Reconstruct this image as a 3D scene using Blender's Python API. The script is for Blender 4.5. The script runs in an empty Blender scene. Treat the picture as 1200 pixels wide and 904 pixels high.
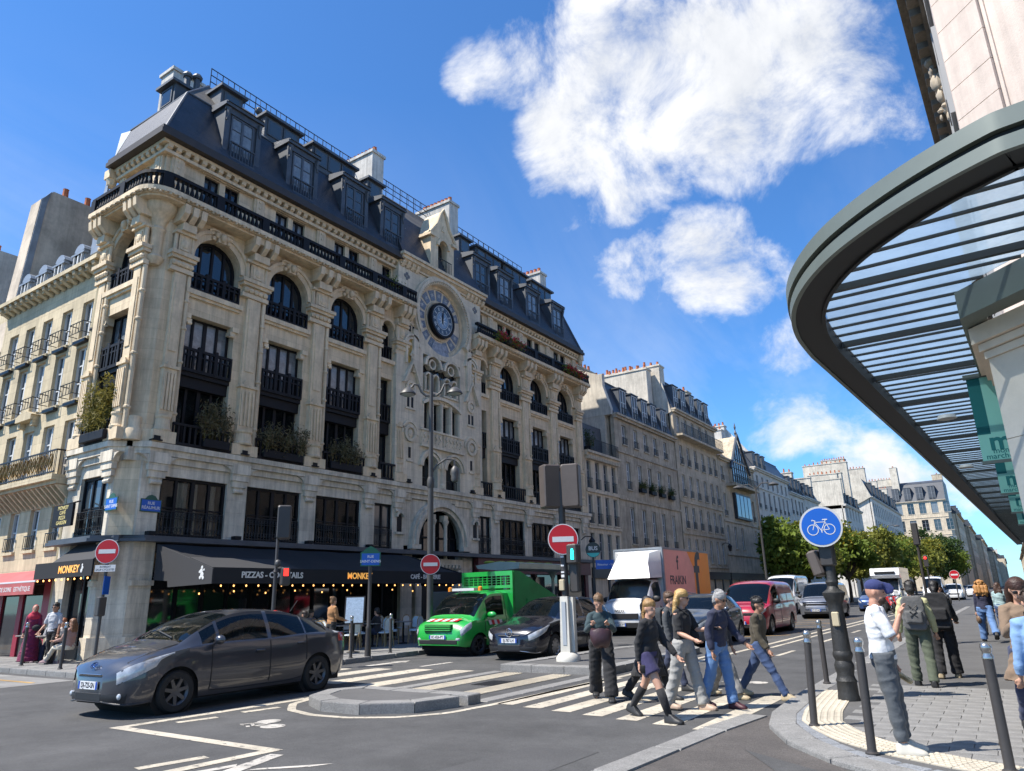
import bpy, bmesh, math, random
import numpy as np
from mathutils import Matrix, Vector, noise as mnoise
PI = math.pi
R = math.radians
random.seed(7)
scene = bpy.context.scene
COL = scene.collection

# ---------------------------------------------------------------- camera
def make_camera():
    yaw, pitch, roll = .588103, .288582, -.026957
    fwd = Vector((-math.sin(yaw)*math.cos(pitch), math.cos(yaw)*math.cos(pitch), math.sin(pitch)))
    right = Vector((math.cos(yaw), math.sin(yaw), 0)); up = right.cross(fwd)
    r2 = math.cos(roll)*right + math.sin(roll)*up
    u2 = -math.sin(roll)*right + math.cos(roll)*up
    cd = bpy.data.cameras.new('camera'); cam = bpy.data.objects.new('camera', cd); COL.objects.link(cam)
    m = Matrix((r2, u2, -fwd)).transposed().to_4x4(); m.translation = Vector((0, 0, 1.58))
    cam.matrix_world = m
    cd.sensor_width = 36; cd.sensor_fit = 'HORIZONTAL'; cd.lens = 834.42/1200*36
    cd.clip_start = .05; cd.clip_end = 4000
    scene.camera = cam
make_camera()

# ---------------------------------------------------------------- sun, sky, exposure
SUN_EL = R(56)
SHADOW = Vector((.66, .75))                      # ground direction in which shadows fall
def make_light():
    d = SHADOW.normalized()
    ld = bpy.data.lights.new('sun', 'SUN'); ld.energy = 3.9; ld.angle = R(.53); ld.color = (1, .94, .85)
    sun = bpy.data.objects.new('sun', ld); COL.objects.link(sun)
    ray = Vector((d.x*math.cos(SUN_EL), d.y*math.cos(SUN_EL), -math.sin(SUN_EL)))
    sun.rotation_euler = ray.to_track_quat('-Z', 'Y').to_euler()
    sun.location = (-30, -30, 60)
    w = bpy.data.worlds.new('World'); scene.world = w; w.use_nodes = True
    nt = w.node_tree; nt.nodes.clear(); N = nt.nodes.new; L = nt.links.new
    sky = N('ShaderNodeTexSky'); sky.sky_type = 'NISHITA'; sky.sun_disc = False
    sky.sun_elevation = SUN_EL
    sky.sun_rotation = math.atan2(-d.x, -d.y)      # azimuth of the sun, clockwise from +Y
    sky.air_density = 1.0; sky.dust_density = .2; sky.ozone_density = 1.6
    hs = N('ShaderNodeMix'); hs.data_type = 'RGBA'; hs.blend_type = 'MULTIPLY'; hs.inputs[0].default_value = 1
    L(sky.outputs[0], hs.inputs[6]); hs.inputs[7].default_value = (.305, .56, .82, 1)     # the clear, saturated blue of the photograph
    bg = N('ShaderNodeBackground'); bg.inputs[1].default_value = .125
    L(hs.outputs[2], bg.inputs[0])
    # clouds: a layer on a flat plane above the street, in direction space
    tc = N('ShaderNodeTexCoord')
    def vm(op, a, b=None):
        n = N('ShaderNodeVectorMath'); n.operation = op
        for i, s in enumerate((a, b)):
            if s is None: continue
            if isinstance(s, (tuple, list, Vector)): n.inputs[i].default_value = s
            else: L(s, n.inputs[i])
        return n
    def mt(op, a, b=0., c=None, clamp=False):
        n = N('ShaderNodeMath'); n.operation = op; n.use_clamp = clamp
        for i, s in enumerate((a, b, c)):
            if s is None: continue
            if isinstance(s, (int, float)): n.inputs[i].default_value = s
            else: L(s, n.inputs[i])
        return n.outputs[0]
    dirv = vm('NORMALIZE', tc.outputs['Generated']).outputs[0]
    def fbm(scale, detail, rough, vec, dist=0.):
        n = N('ShaderNodeTexNoise'); n.inputs['Scale'].default_value = scale; n.inputs['Detail'].default_value = detail
        n.inputs['Roughness'].default_value = rough; n.inputs['Distortion'].default_value = dist
        L(vec, n.inputs['Vector']); return n.outputs['Fac']
    # warped direction so that cloud edges are ragged
    wn = N('ShaderNodeTexNoise'); wn.inputs['Scale'].default_value = 5.; wn.inputs['Detail'].default_value = 5
    wn.inputs['Roughness'].default_value = .6
    L(dirv, wn.inputs['Vector'])
    wv = vm('SUBTRACT', wn.outputs['Color'], (.5, .5, .5)).outputs[0]
    sc = vm('SCALE', wv); sc.inputs['Scale'].default_value = .16
    wd = vm('NORMALIZE', vm('ADD', dirv, sc.outputs[0]).outputs[0]).outputs[0]
    total = None
    for (c, r, wgt) in CLOUDS:
        dt = vm('DOT_PRODUCT', wd, c).outputs['Value']
        mr = N('ShaderNodeMapRange'); mr.interpolation_type = 'SMOOTHSTEP'
        L(dt, mr.inputs[0]); mr.inputs[1].default_value = math.cos(r*1.02); mr.inputs[2].default_value = math.cos(r*.25)
        mr.inputs[3].default_value = 0; mr.inputs[4].default_value = wgt
        total = mr.outputs[0] if total is None else mt('MAXIMUM', total, mr.outputs[0])
    fine = fbm(6.8, 12, .66, dirv, .35)
    # unseen scattered cumulus added outside the view to whiten the ambient light
    sp = N('ShaderNodeSeparateXYZ'); L(dirv, sp.inputs[0])
    zz = mt('MAXIMUM', mt('ADD', sp.outputs[2], .18), .08)
    pv = N('ShaderNodeCombineXYZ'); L(mt('DIVIDE', sp.outputs[0], zz), pv.inputs[0]); L(mt('DIVIDE', sp.outputs[1], zz), pv.inputs[1])
    wide = fbm(.55, 3, .5, pv.outputs[0])
    behind = N('ShaderNodeMapRange'); L(vm('DOT_PRODUCT', dirv, CAMDIR).outputs['Value'], behind.inputs[0])
    behind.inputs[1].default_value = .62; behind.inputs[2].default_value = .35; behind.inputs[3].default_value = 0; behind.inputs[4].default_value = 1
    gen = mt('MULTIPLY', mt('MULTIPLY', mt('SUBTRACT', wide, .5), 5., clamp=True), behind.outputs[0])
    total = mt('MAXIMUM', total, mt('MULTIPLY', gen, .8))
    raw = mt('ADD', total, mt('MULTIPLY', mt('SUBTRACT', fine, .5), 2.6))
    den = N('ShaderNodeMapRange'); den.interpolation_type = 'SMOOTHSTEP'; L(raw, den.inputs[0])
    den.inputs[1].default_value = .36; den.inputs[2].default_value = 1.2
    # thin streaks low over the street
    stv = vm('MULTIPLY', pv.outputs[0], (1.6, .5, 1)).outputs[0]
    streak = fbm(1.1, 6, .6, stv, .6)
    sm = N('ShaderNodeMapRange'); L(streak, sm.inputs[0]); sm.inputs[1].default_value = .47; sm.inputs[2].default_value = .78
    sm.inputs[3].default_value = 0; sm.inputs[4].default_value = .42
    lowm = N('ShaderNodeMapRange'); L(sp.outputs[2], lowm.inputs[0]); lowm.inputs[1].default_value = .62; lowm.inputs[2].default_value = .2
    cover = mt('MAXIMUM', den.outputs[0], mt('MULTIPLY', sm.outputs[0], lowm.outputs[0]))
    # cloud colour: bright crowns, grey in the thick undersides
    up = vm('ADD', dirv, (-.02, -.02, .05)).outputs[0]
    fine2 = fbm(6.5, 6, .58, up, .2)
    rel = mt('MULTIPLY', mt('SUBTRACT', fine, fine2), 1.3)
    thick = N('ShaderNodeMapRange'); L(raw, thick.inputs[0]); thick.inputs[1].default_value = .8; thick.inputs[2].default_value = 2.0
    thick.inputs[3].default_value = .93; thick.inputs[4].default_value = .60
    br = mt('ADD', thick.outputs[0], rel)
    br = mt('MINIMUM', mt('MAXIMUM', br, .40), 1.0)
    cr = N('ShaderNodeMix'); cr.data_type = 'RGBA'
    L(br, cr.inputs[0]); cr.inputs[6].default_value = (.22, .29, .42, 1); cr.inputs[7].default_value = (.93, .94, .96, 1)
    bgc = N('ShaderNodeBackground'); L(cr.outputs[2], bgc.inputs[0]); bgc.inputs[1].default_value = .52
    mx = N('ShaderNodeMixShader'); L(cover, mx.inputs[0]); L(bg.outputs[0], mx.inputs[1]); L(bgc.outputs[0], mx.inputs[2])
    out = N('ShaderNodeOutputWorld'); L(mx.outputs[0], out.inputs[0])
def pixdir(x, y):
    M = scene.camera.matrix_world.to_3x3()
    return (M @ Vector(((x-600)/834.42, -(y-452)/834.42, -1))).normalized()
CAMDIR = pixdir(600, 452)
# cumulus clouds that stand over the street: direction, angular radius, weight
CLOUDS = [(pixdir(*p), r/834.42, w) for p, r, w in [
    ((575, 85), 68, .62), ((640, 60), 60, .62), ((690, 130), 120, 1.0), ((800, 110), 130, 1.15), ((900, 100), 125, 1.1), ((985, 95), 95, .95),
    ((1040, 130), 60, .7), ((690, 20), 60, .8), ((760, 215), 75, .85), ((690, 245), 48, .6), ((850, 190), 70, .85),
    ((755, 330), 62, .78), ((830, 320), 80, 1.0), ((880, 310), 48, .7), ((660, 295), 26, .45),
    ((920, 400), 62, .75), ((985, 395), 45, .6), ((940, 495), 68, .7), ((1000, 490), 45, .55), ((1040, 560), 70, .9), ((995, 540), 34, .8), ((1110, 570), 60, .8), ((1150, 590), 50, .7)]]
make_light()
vs = scene.view_settings
vs.view_transform = 'Standard'; vs.look = 'None'; vs.exposure = 1.13; vs.gamma = 1; vs.use_curve_mapping = False
cy = scene.cycles
cy.use_denoising = True; cy.max_bounces = 6; cy.diffuse_bounces = 3; cy.glossy_bounces = 3; cy.transmission_bounces = 4
cy.transparent_max_bounces = 8; cy.caustics_reflective = False; cy.caustics_refractive = False
cy.sample_clamp_indirect = 6

# ---------------------------------------------------------------- materials
MATS = {}
def mat(name, col, rough=.7, metal=0., var=.0, vscale=3., bump=0., bscale=40., coat=0., spec=.5, brick=None, emit=0., trans=0., alpha=1., dirt=0., streak=0., sheen=0., facets=None, worn=None):
    """procedural material. var: colour variation, bump: fine relief, brick=(w,h,mortar,depth,darken): joints on x+y / z"""
    if name in MATS: return MATS[name]
    m = bpy.data.materials.new(name); m.use_nodes = True; MATS[name] = m
    nt = m.node_tree; P = nt.nodes['Principled BSDF']; N = nt.nodes.new; L = nt.links.new
    c = (*col, 1)
    P.inputs['Base Color'].default_value = c; P.inputs['Roughness'].default_value = rough; P.inputs['Metallic'].default_value = metal
    P.inputs['Coat Weight'].default_value = coat; P.inputs['Coat Roughness'].default_value = .04; P.inputs['Specular IOR Level'].default_value = spec
    P.inputs['Transmission Weight'].default_value = trans; P.inputs['Alpha'].default_value = alpha
    if sheen: P.inputs['Sheen Weight'].default_value = sheen
    if emit: P.inputs['Emission Color'].default_value = c; P.inputs['Emission Strength'].default_value = emit
    tc = N('ShaderNodeTexCoord'); last = None
    vec = tc.outputs['Object']
    def mul(a, b):
        n = N('ShaderNodeMix'); n.data_type = 'RGBA'; n.blend_type = 'MULTIPLY'; n.inputs[0].default_value = 1
        for i, s in ((6, a), (7, b)):
            if isinstance(s, tuple): n.inputs[i].default_value = s
            else: L(s, n.inputs[i])
        return n.outputs[2]
    def ramp(src, lo, hi, a=.3, b=.7):
        n = N('ShaderNodeMapRange'); L(src, n.inputs[0]); n.inputs[1].default_value = a; n.inputs[2].default_value = b
        n.inputs[3].default_value = lo; n.inputs[4].default_value = hi; return n.outputs[0]
    cur = c
    if var:
        n = N('ShaderNodeTexNoise'); n.inputs['Scale'].default_value = vscale; n.inputs['Detail'].default_value = 6; n.inputs['Roughness'].default_value = .65
        L(vec, n.inputs['Vector']); cur = mul(cur, ramp(n.outputs['Fac'], 1-var, 1+var*.6))
    if streak:
        mp = N('ShaderNodeMapping'); mp.inputs['Scale'].default_value = (3.2, 3.2, .22); L(vec, mp.inputs['Vector'])
        n = N('ShaderNodeTexNoise'); n.inputs['Scale'].default_value = 1.6; n.inputs['Detail'].default_value = 7; n.inputs['Roughness'].default_value = .7
        L(mp.outputs[0], n.inputs['Vector']); cur = mul(cur, ramp(n.outputs['Fac'], 1-streak, 1.05, .38, .6))
    if dirt:
        n = N('ShaderNodeTexNoise'); n.inputs['Scale'].default_value = .7; n.inputs['Detail'].default_value = 9; n.inputs['Roughness'].default_value = .75
        L(vec, n.inputs['Vector']); cur = mul(cur, ramp(n.outputs['Fac'], 1-dirt, 1.05, .35, .58))
    if worn:                                       # paint chipped through to the asphalt
        n = N('ShaderNodeTexNoise'); n.inputs['Scale'].default_value = worn[0]; n.inputs['Detail'].default_value = 8; n.inputs['Roughness'].default_value = .7; L(vec, n.inputs['Vector'])
        mw = N('ShaderNodeMix'); mw.data_type = 'RGBA'; L(ramp(n.outputs['Fac'], 0, 1, worn[1], worn[1]+.05), mw.inputs[0]); mw.inputs[7].default_value = (.085, .083, .08, 1)
        L(cur, mw.inputs[6]); cur = mw.outputs[2]
    h = None
    if facets:                                     # speckle of aggregate
        n = N('ShaderNodeTexVoronoi'); n.inputs['Scale'].default_value = facets[0]; L(vec, n.inputs['Vector'])
        sepc = N('ShaderNodeSeparateColor'); L(n.outputs['Color'], sepc.inputs[0])
        cur = mul(cur, ramp(sepc.outputs[0], 1-facets[1], 1+facets[1], 0, 1))
    if brick:
        bw, bh, mo, dep, dk = brick
        sp = N('ShaderNodeSeparateXYZ'); L(vec, sp.inputs[0])
        ad = N('ShaderNodeMath'); ad.operation = 'ADD'; L(sp.outputs[0], ad.inputs[0]); L(sp.outputs[1], ad.inputs[1])
        cb = N('ShaderNodeCombineXYZ'); L(ad.outputs[0], cb.inputs[0]); L(sp.outputs[2], cb.inputs[1])
        b = N('ShaderNodeTexBrick'); L(cb.outputs[0], b.inputs['Vector']); b.inputs['Scale'].default_value = 1
        b.inputs['Brick Width'].default_value = bw; b.inputs['Row Height'].default_value = bh; b.inputs['Mortar Size'].default_value = mo
        b.inputs['Mortar Smooth'].default_value = .2; b.inputs['Bias'].default_value = 0
        b.inputs['Color1'].default_value = (1.06, 1.06, 1.06, 1); b.inputs['Color2'].default_value = (.9, .9, .9, 1); b.inputs['Mortar'].default_value = (dk, dk, dk, 1)
        cur = mul(cur, b.outputs['Color']); inv = N('ShaderNodeMath'); inv.operation = 'SUBTRACT'; inv.inputs[0].default_value = 1; L(b.outputs['Fac'], inv.inputs[1])
        bp = N('ShaderNodeBump'); bp.inputs['Strength'].default_value = .6; bp.inputs['Distance'].default_value = dep; L(inv.outputs[0], bp.inputs['Height']); h = bp
    if bump:
        n = N('ShaderNodeTexNoise'); n.inputs['Scale'].default_value = bscale; n.inputs['Detail'].default_value = 5; L(vec, n.inputs['Vector'])
        bp = N('ShaderNodeBump'); bp.inputs['Strength'].default_value = min(1, bump); bp.inputs['Distance'].default_value = .02; L(n.outputs['Fac'], bp.inputs['Height'])
        if h: L(h.outputs[0], bp.inputs['Normal'])
        h = bp
    if not isinstance(cur, tuple): L(cur, P.inputs['Base Color'])
    if h: L(h.outputs[0], P.inputs['Normal'])
    return m

# ---------------------------------------------------------------- mesh builder
class MB:
    def __init__(s): s.v = []; s.f = []; s.tf = None
    def add(s, vs, fs):
        o = len(s.v)
        if s.tf is not None: vs = [tuple(s.tf @ Vector(p)) for p in vs]
        s.v += [tuple(p) for p in vs]; s.f += [tuple(i+o for i in f) for f in fs]; return s
    def box(s, x0, y0, z0, x1, y1, z1):
        return s.add([(x0,y0,z0),(x1,y0,z0),(x1,y1,z0),(x0,y1,z0),(x0,y0,z1),(x1,y0,z1),(x1,y1,z1),(x0,y1,z1)],
                     [(0,3,2,1),(4,5,6,7),(0,1,5,4),(1,2,6,5),(2,3,7,6),(3,0,4,7)])
    def cbox(s, cx, cy, cz, sx, sy, sz): return s.box(cx-sx/2, cy-sy/2, cz-sz/2, cx+sx/2, cy+sy/2, cz+sz/2)
    def bbox(s, x0, y0, z0, x1, y1, z1, b=.02):
        """box with bevelled edges"""
        def oc(i, z): return [(x0+i,y0+i+b,z),(x0+i+b,y0+i,z),(x1-i-b,y0+i,z),(x1-i,y0+i+b,z),(x1-i,y1-i-b,z),(x1-i-b,y1-i,z),(x0+i+b,y1-i,z),(x0+i,y1-i-b,z)]
        return s.loft([oc(b, z0), oc(0, z0+b), oc(0, z1-b), oc(b, z1)])
    def prism(s, pts, plane, a0, a1):
        """extrude a 2-D outline; plane xz (along y), yz (along x), xy (along z)"""
        n = len(pts)
        g = {'xz': lambda p, a: (p[0], a, p[1]), 'yz': lambda p, a: (a, p[0], p[1]), 'xy': lambda p, a: (p[0], p[1], a)}[plane]
        vs = [g(p, a0) for p in pts]+[g(p, a1) for p in pts]
        fs = [tuple(range(n)), tuple(range(2*n-1, n-1, -1))]+[(i, i+n, (i+1) % n+n, (i+1) % n) for i in range(n)]
        return s.add(vs, fs)
    def loft(s, rings, cap=True, closed=True):
        n = len(rings[0]); vs = [p for r in rings for p in r]; fs = []
        for i in range(len(rings)-1):
            for j in range(n if closed else n-1):
                a, b = i*n+j, i*n+(j+1) % n; fs.append((a, b, b+n, a+n))
        if cap and closed: fs.append(tuple(range(n-1, -1, -1))); fs.append(tuple(range((len(rings)-1)*n, len(rings)*n)))
        return s.add(vs, fs)
    def lathe(s, prof, n=12, c=(0, 0, 0), a0=0, a1=2*PI, cap=True):
        full = abs(a1-a0-2*PI) < 1e-6; k = n if full else n+1
        rings = [[(c[0]+r*math.cos(a0+(a1-a0)*j/n), c[1]+r*math.sin(a0+(a1-a0)*j/n), c[2]+z) for j in range(k)] for r, z in prof]
        return s.loft(rings, cap, full)
    def tube(s, pts, r, n=8, cap=True, flat=1.):
        pts = [Vector(p) for p in pts]; rs = r if isinstance(r, (list, tuple)) else [r]*len(pts); rings = []; prev = None
        for i, p in enumerate(pts):
            t = (pts[min(i+1, len(pts)-1)]-pts[max(i-1, 0)]).normalized()
            if prev is None:
                a = t.orthogonal().normalized()
                if abs(t.z) < .9: a = (Vector((0, 0, 1))-t*t.z).normalized()
            else: a = (prev-t*prev.dot(t)).normalized()
            prev = a; b = t.cross(a)
            rings.append([tuple(p+a*rs[i]*math.cos(2*PI*j/n)+b*rs[i]*flat*math.sin(2*PI*j/n)) for j in range(n)])
        return s.loft(rings, cap)
    def arch(s, cx, cz, r0, r1, y0, y1, a0=0, a1=PI, n=14):
        """ring sector in the xz plane, extruded along y"""
        for i in range(n):
            t0 = a0+(a1-a0)*i/n; t1 = a0+(a1-a0)*(i+1)/n
            P = [(cx+r*math.cos(t), cz+r*math.sin(t)) for r, t in ((r0, t0), (r1, t0), (r1, t1), (r0, t1))]
            s.prism(P, 'xz', y0, y1)
        return s
    def ball(s, c, rx, ry=None, rz=None, n=10, m=7):
        ry = rx if ry is None else ry; rz = rx if rz is None else rz
        return s.lathe_e([(math.sin(PI*i/m), -math.cos(PI*i/m)) for i in range(1, m)], n, c, rx, ry, rz)
    def lathe_e(s, prof, n, c, rx, ry, rz):
        rings = [[(c[0]+rx*r*math.cos(2*PI*j/n), c[1]+ry*r*math.sin(2*PI*j/n), c[2]+rz*z) for j in range(n)] for r, z in prof]
        k = len(s.v); s.loft(rings, False)
        # poles
        o = len(s.v); bot = (c[0], c[1], c[2]-rz); top = (c[0], c[1], c[2]+rz); m = len(rings)
        tfp = [bot, top] if s.tf is None else [tuple(s.tf @ Vector(p)) for p in (bot, top)]
        s.v += tfp
        for j in range(n):
            s.f.append((k+(j+1) % n, k+j, o)); s.f.append((k+(m-1)*n+j, k+(m-1)*n+(j+1) % n, o+1))
        return s
    def mesh(s, name, smooth=False, autos=None):
        me = bpy.data.meshes.new(name); me.from_pydata(s.v, [], s.f); me.update()
        if smooth:
            me.polygons.foreach_set('use_smooth', [True]*len(me.polygons))
            if autos is not None:
                try: me.set_sharp_from_angle(angle=R(autos))
                except Exception: pass
        return me
    def obj(s, name, m, parent=None, smooth=False, autos=40, loc=None, rotz=0):
        return link(name, s.mesh(name, smooth, autos), m, parent, loc, rotz)
def link(name, me, m=None, parent=None, loc=None, rotz=0, mtx=None):
    o = bpy.data.objects.new(name, me); COL.objects.link(o)
    if m is not None:
        ms = m if isinstance(m, (list, tuple)) else [m]
        if len(me.materials) == 0:
            for k in ms: me.materials.append(k)
        elif me.materials[0] != ms[0]:
            o.material_slots[0].link = 'OBJECT'; o.material_slots[0].material = ms[0]
    if parent is not None: o.parent = parent
    if mtx is not None: o.matrix_local = mtx
    else:
        if loc is not None: o.location = loc
        if rotz: o.rotation_euler = (0, 0, rotz)
    return o
def thing(name, label, cat, loc=(0, 0, 0), rotz=0, group=None):
    o = bpy.data.objects.new(name, None); COL.objects.link(o); o.empty_display_size = .2
    o.location = loc; o.rotation_euler = (0, 0, rotz); return tag(o, label, cat, group)
def tag(o, label, cat, group=None):
    o['label'] = label; o['category'] = cat
    if group: o['group'] = group
    return o
def struct(o, label=None):
    o['kind'] = 'structure'
    if label: o['label'] = label
    return o
def dup(root, loc, rotz=None, label=None, group=None):
    r = root.copy(); COL.objects.link(r); r.location = loc
    if rotz is not None: r.rotation_euler = (0, 0, rotz)
    if label: r['label'] = label
    if group: r['group'] = group
    for ch in list(root.children):
        c = ch.copy(); COL.objects.link(c); c.parent = r
        for gch in ch.children:
            d = gch.copy(); COL.objects.link(d); d.parent = c
    return r
TMP = bpy.data.scenes.new('workbench')          # scratch scene: evaluates modifiers and lettering, removed at the end
def eval_mesh(ob):
    TMP.collection.objects.link(ob)
    with bpy.context.temp_override(scene=TMP, view_layer=TMP.view_layers[0]): dg = bpy.context.evaluated_depsgraph_get(); dg.update(); me = bpy.data.meshes.new_from_object(ob.evaluated_get(dg))
    bpy.data.objects.remove(ob); return me
def text_mesh(s, size, extrude=.004, bold=.0, align='CENTER'):
    cu = bpy.data.curves.new('lettering', 'FONT'); cu.body = s; cu.size = size; cu.extrude = extrude; cu.offset = bold
    cu.align_x = align; cu.align_y = 'CENTER'; cu.resolution_u = 3
    ob = bpy.data.objects.new('lettering', cu)
    me = eval_mesh(ob); bpy.data.curves.remove(cu); me.name = 'lettering'; me.materials.clear(); return me
def lettering(s, size, m, parent, mtx, extrude=.004, bold=0., align='CENTER', name='lettering'):
    return link(name, text_mesh(s, size, extrude, bold, align), m, parent, mtx=mtx)
def face_mtx(loc, normal, up=(0, 0, 1)):
    """text lies in local xy, reads along x; normal = local z"""
    n = Vector(normal).normalized(); u = Vector(up); x = u.cross(n).normalized(); y = n.cross(x)
    m = Matrix((x, y, n)).transposed().to_4x4(); m.translation = Vector(loc); return m
def wall_open(mb, u0, u1, z0, z1, ops, y0, y1, axis='x'):
    """slab with rectangular openings (ua, ub, za, zb)"""
    zs = sorted({z0, z1} | {z for o in ops for z in o[2:] if z0 < z < z1})
    for a, b in zip(zs, zs[1:]):
        zm = (a+b)/2; cut = sorted((o[0], o[1]) for o in ops if o[2] < zm < o[3]); u = u0
        for ca, cb in cut+[(u1, u1)]:
            if ca > u+1e-5:
                if axis == 'x': mb.box(u, y0, a, ca, y1, b)
                else: mb.box(y0, u, a, y1, ca, b)
            u = max(u, cb)
    return mb
def lerp(a, b, t): return a+(b-a)*t
def interp(x, pts):
    if x <= pts[0][0]: return pts[0][1]
    for (a, b), (c, d) in zip(pts, pts[1:]):
        if x <= c: return b+(d-b)*(x-a)/(c-a) if c > a else d
    return pts[-1][1]
def smooth_interp(x, pts):
    """monotone-ish cubic through key points"""
    xs = [p[0] for p in pts]; ys = [p[1] for p in pts]; n = len(xs)
    if x <= xs[0]: return ys[0]
    if x >= xs[-1]: return ys[-1]
    d = [(ys[i+1]-ys[i])/(xs[i+1]-xs[i]) for i in range(n-1)]
    m = [d[0]]+[0 if d[i-1]*d[i] <= 0 else 2*d[i-1]*d[i]/(d[i-1]+d[i]) for i in range(1, n-1)]+[d[-1]]
    for i in range(n-1):
        if x <= xs[i+1]:
            h = xs[i+1]-xs[i]; t = (x-xs[i])/h
            return ys[i]*(2*t**3-3*t*t+1)+m[i]*h*(t**3-2*t*t+t)+ys[i+1]*(3*t*t-2*t**3)+m[i+1]*h*(t**3-t*t)
# ================================================================ ground, pavements, markings
asphalt = mat('asphalt', (.076, .075, .074), .82, var=.3, vscale=.45, bump=.4, bscale=140, dirt=.3, facets=(170, .35))
asphalt2 = mat('asphalt_patch', (.085, .076, .070), .88, var=.2, vscale=2.2, bump=.4, bscale=120, dirt=.2, facets=(140, .4))
asphalt3 = mat('asphalt_footway', (.098, .096, .094), .85, var=.12, vscale=1.5, bump=.25, bscale=120, dirt=.15, facets=(170, .2))
granite = mat('granite', (.215, .21, .20), .75, var=.15, vscale=6, bump=.2, bscale=90, dirt=.18, facets=(120, .3))
granite_d = mat('granite_dark', (.21, .22, .235), .75, var=.15, vscale=6, bump=.2, bscale=90, dirt=.15, facets=(120, .3))
paver_m = mat('paver_stone', (.205, .20, .192), .78, var=.25, vscale=1.7, bump=.2, bscale=90, dirt=.1, facets=(130, .25))
paint = mat('road_paint', (.50, .45, .36), .7, worn=(9., .57), var=.18, vscale=5, dirt=.3, bump=.1, bscale=90, facets=(120, .15))
paint_w = mat('road_paint_white', (.48, .45, .40), .7, worn=(9., .56), var=.15, vscale=5, dirt=.4, facets=(120, .15))
paint_y = mat('road_paint_yellow', (.50, .30, .09), .7, var=.25, vscale=5, dirt=.6)
tactile_m = mat('tactile_tile', (.48, .43, .34), .7, var=.15, vscale=8, dirt=.25)
slab_m = mat('footway_slab', (.21, .205, .195), .8, var=.2, vscale=.8, bump=.2, bscale=80, dirt=.2, facets=(130, .2))

road = MB(); road.add([(-700, -120, 0), (300, -120, 0), (300, 1500, 0), (-700, 1500, 0)], [(0, 1, 2, 3)])
struct(road.obj('road', asphalt), 'dark asphalt roadway of the boulevard and side street')

def poly_slab(name, pts, z0, z1, m, parent=None):
    return MB().prism(pts, 'xy', z0, z1).obj(name, m, parent)
def arc(cx, cy, r, a0, a1, n): return [(cx+r*math.cos(R(a0+(a1-a0)*i/n)), cy+r*math.sin(R(a0+(a1-a0)*i/n))) for i in range(n+1)]
def resample(pts, step):
    out = [Vector(pts[0])]; acc = 0
    for a, b in zip(pts, pts[1:]):
        a = Vector(a); b = Vector(b); L = (b-a).length
        if L < 1e-6: continue
        d = step-acc
        while d <= L+1e-9:
            out.append(a+(b-a)*(d/L)); d += step
        acc = L-(d-step)
    return out
def offset_line(pts, w):
    out = []
    for i, p in enumerate(pts):
        a = Vector(pts[max(i-1, 0)]); b = Vector(pts[min(i+1, len(pts)-1)]); t = (b-a).normalized(); out.append(Vector(p)+Vector((-t.y, t.x))*w)
    return out
def kerb_stones(parent, line, w, z0, z1, m, gap=.012, step=1.0, name='kerb_stone', jit=.004):
    """one bevelled granite stone per step along the line; the stone lies left of the line"""
    pts = resample(line, step); inn = offset_line(pts, w)
    for i in range(len(pts)-1):
        a, b, c, d = pts[i], pts[i+1], inn[i+1], inn[i]
        t = (b-a).normalized()*gap; dz = random.uniform(-jit, jit); B = .015
        o = [(a+t), (b-t), (c-t), (d+t)]; cen = sum(o, Vector((0, 0)))/4
        top = [p+(cen-p).normalized()*B for p in o]
        mb = MB(); mb.loft([[(p.x, p.y, z0) for p in o], [(p.x, p.y, z1-B+dz) for p in o], [(p.x, p.y, z1+dz) for p in top]])
        mb.obj(name, m, parent)
def strip(mb, line, w, z):
    l = offset_line(line, w/2); r = offset_line(line, -w/2); n = len(line)
    mb.add([(p[0], p[1], z) for p in l]+[(p[0], p[1], z) for p in r], [(i+n, i+n+1, i+1, i) for i in range(n-1)])
def rect(mb, x0, x1, y0, y1, z): mb.add([(x0, y0, z), (x1, y0, z), (x1, y1, z), (x0, y1, z)], [(0, 1, 2, 3)])

# --- left pavement in front of the corner building, rounded at the side street
ZL = .12
edgeL = [(-15.1, 220), (-15.1, 60), (-15.05, 30), (-14.95, 18), (-14.8, 13.2)]+arc(-17.8, 12.2, 3.0, 0, -90, 8)[1:]+[(-22, 9.2), (-30, 9.2), (-45, 9.2)]
pavL = poly_slab('pavement', [(p[0]-(.29 if i < 12 else .0), p[1]+(.29 if i > 8 else 0)) for i, p in enumerate(edgeL)]+[(-45, 220)], -.02, ZL, slab_m)
struct(pavL, 'grey slab pavement in front of the corner building and its terrace')
kerb_stones(pavL, [p for p in edgeL[2:-1]], -.3, -.02, ZL+.006, granite, step=1.0)
kerb_stones(pavL, [(-15.1, 62), (-15.05, 30.3)], -.3, -.02, ZL+.006, granite, step=1.6)
# slabs on the left pavement close to the kerb
sl = MB().loft([[(-.44, -.29, 0), (.44, -.29, 0), (.44, .29, 0), (-.44, .29, 0)], [(-.44, -.29, .012), (.44, -.29, .012), (.44, .29, .012), (-.44, .29, .012)]]).mesh('slab')
k = 0
for i in range(24):
    for j in range(5):
        x = -15.95-j*.61; y = 11.2+i*.9+(j % 2)*.45
        o = link('slab', sl, slab_m, pavL, (x, y, ZL-.005+random.uniform(-.002, .002)), PI/2)
for i in range(14):
    for j in range(3):
        x = -18.6-i*.9-(j % 2)*.45; y = 9.85+j*.61
        o = link('slab', sl, slab_m, pavL, (x, y, ZL-.005+random.uniform(-.002, .002)))

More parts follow.
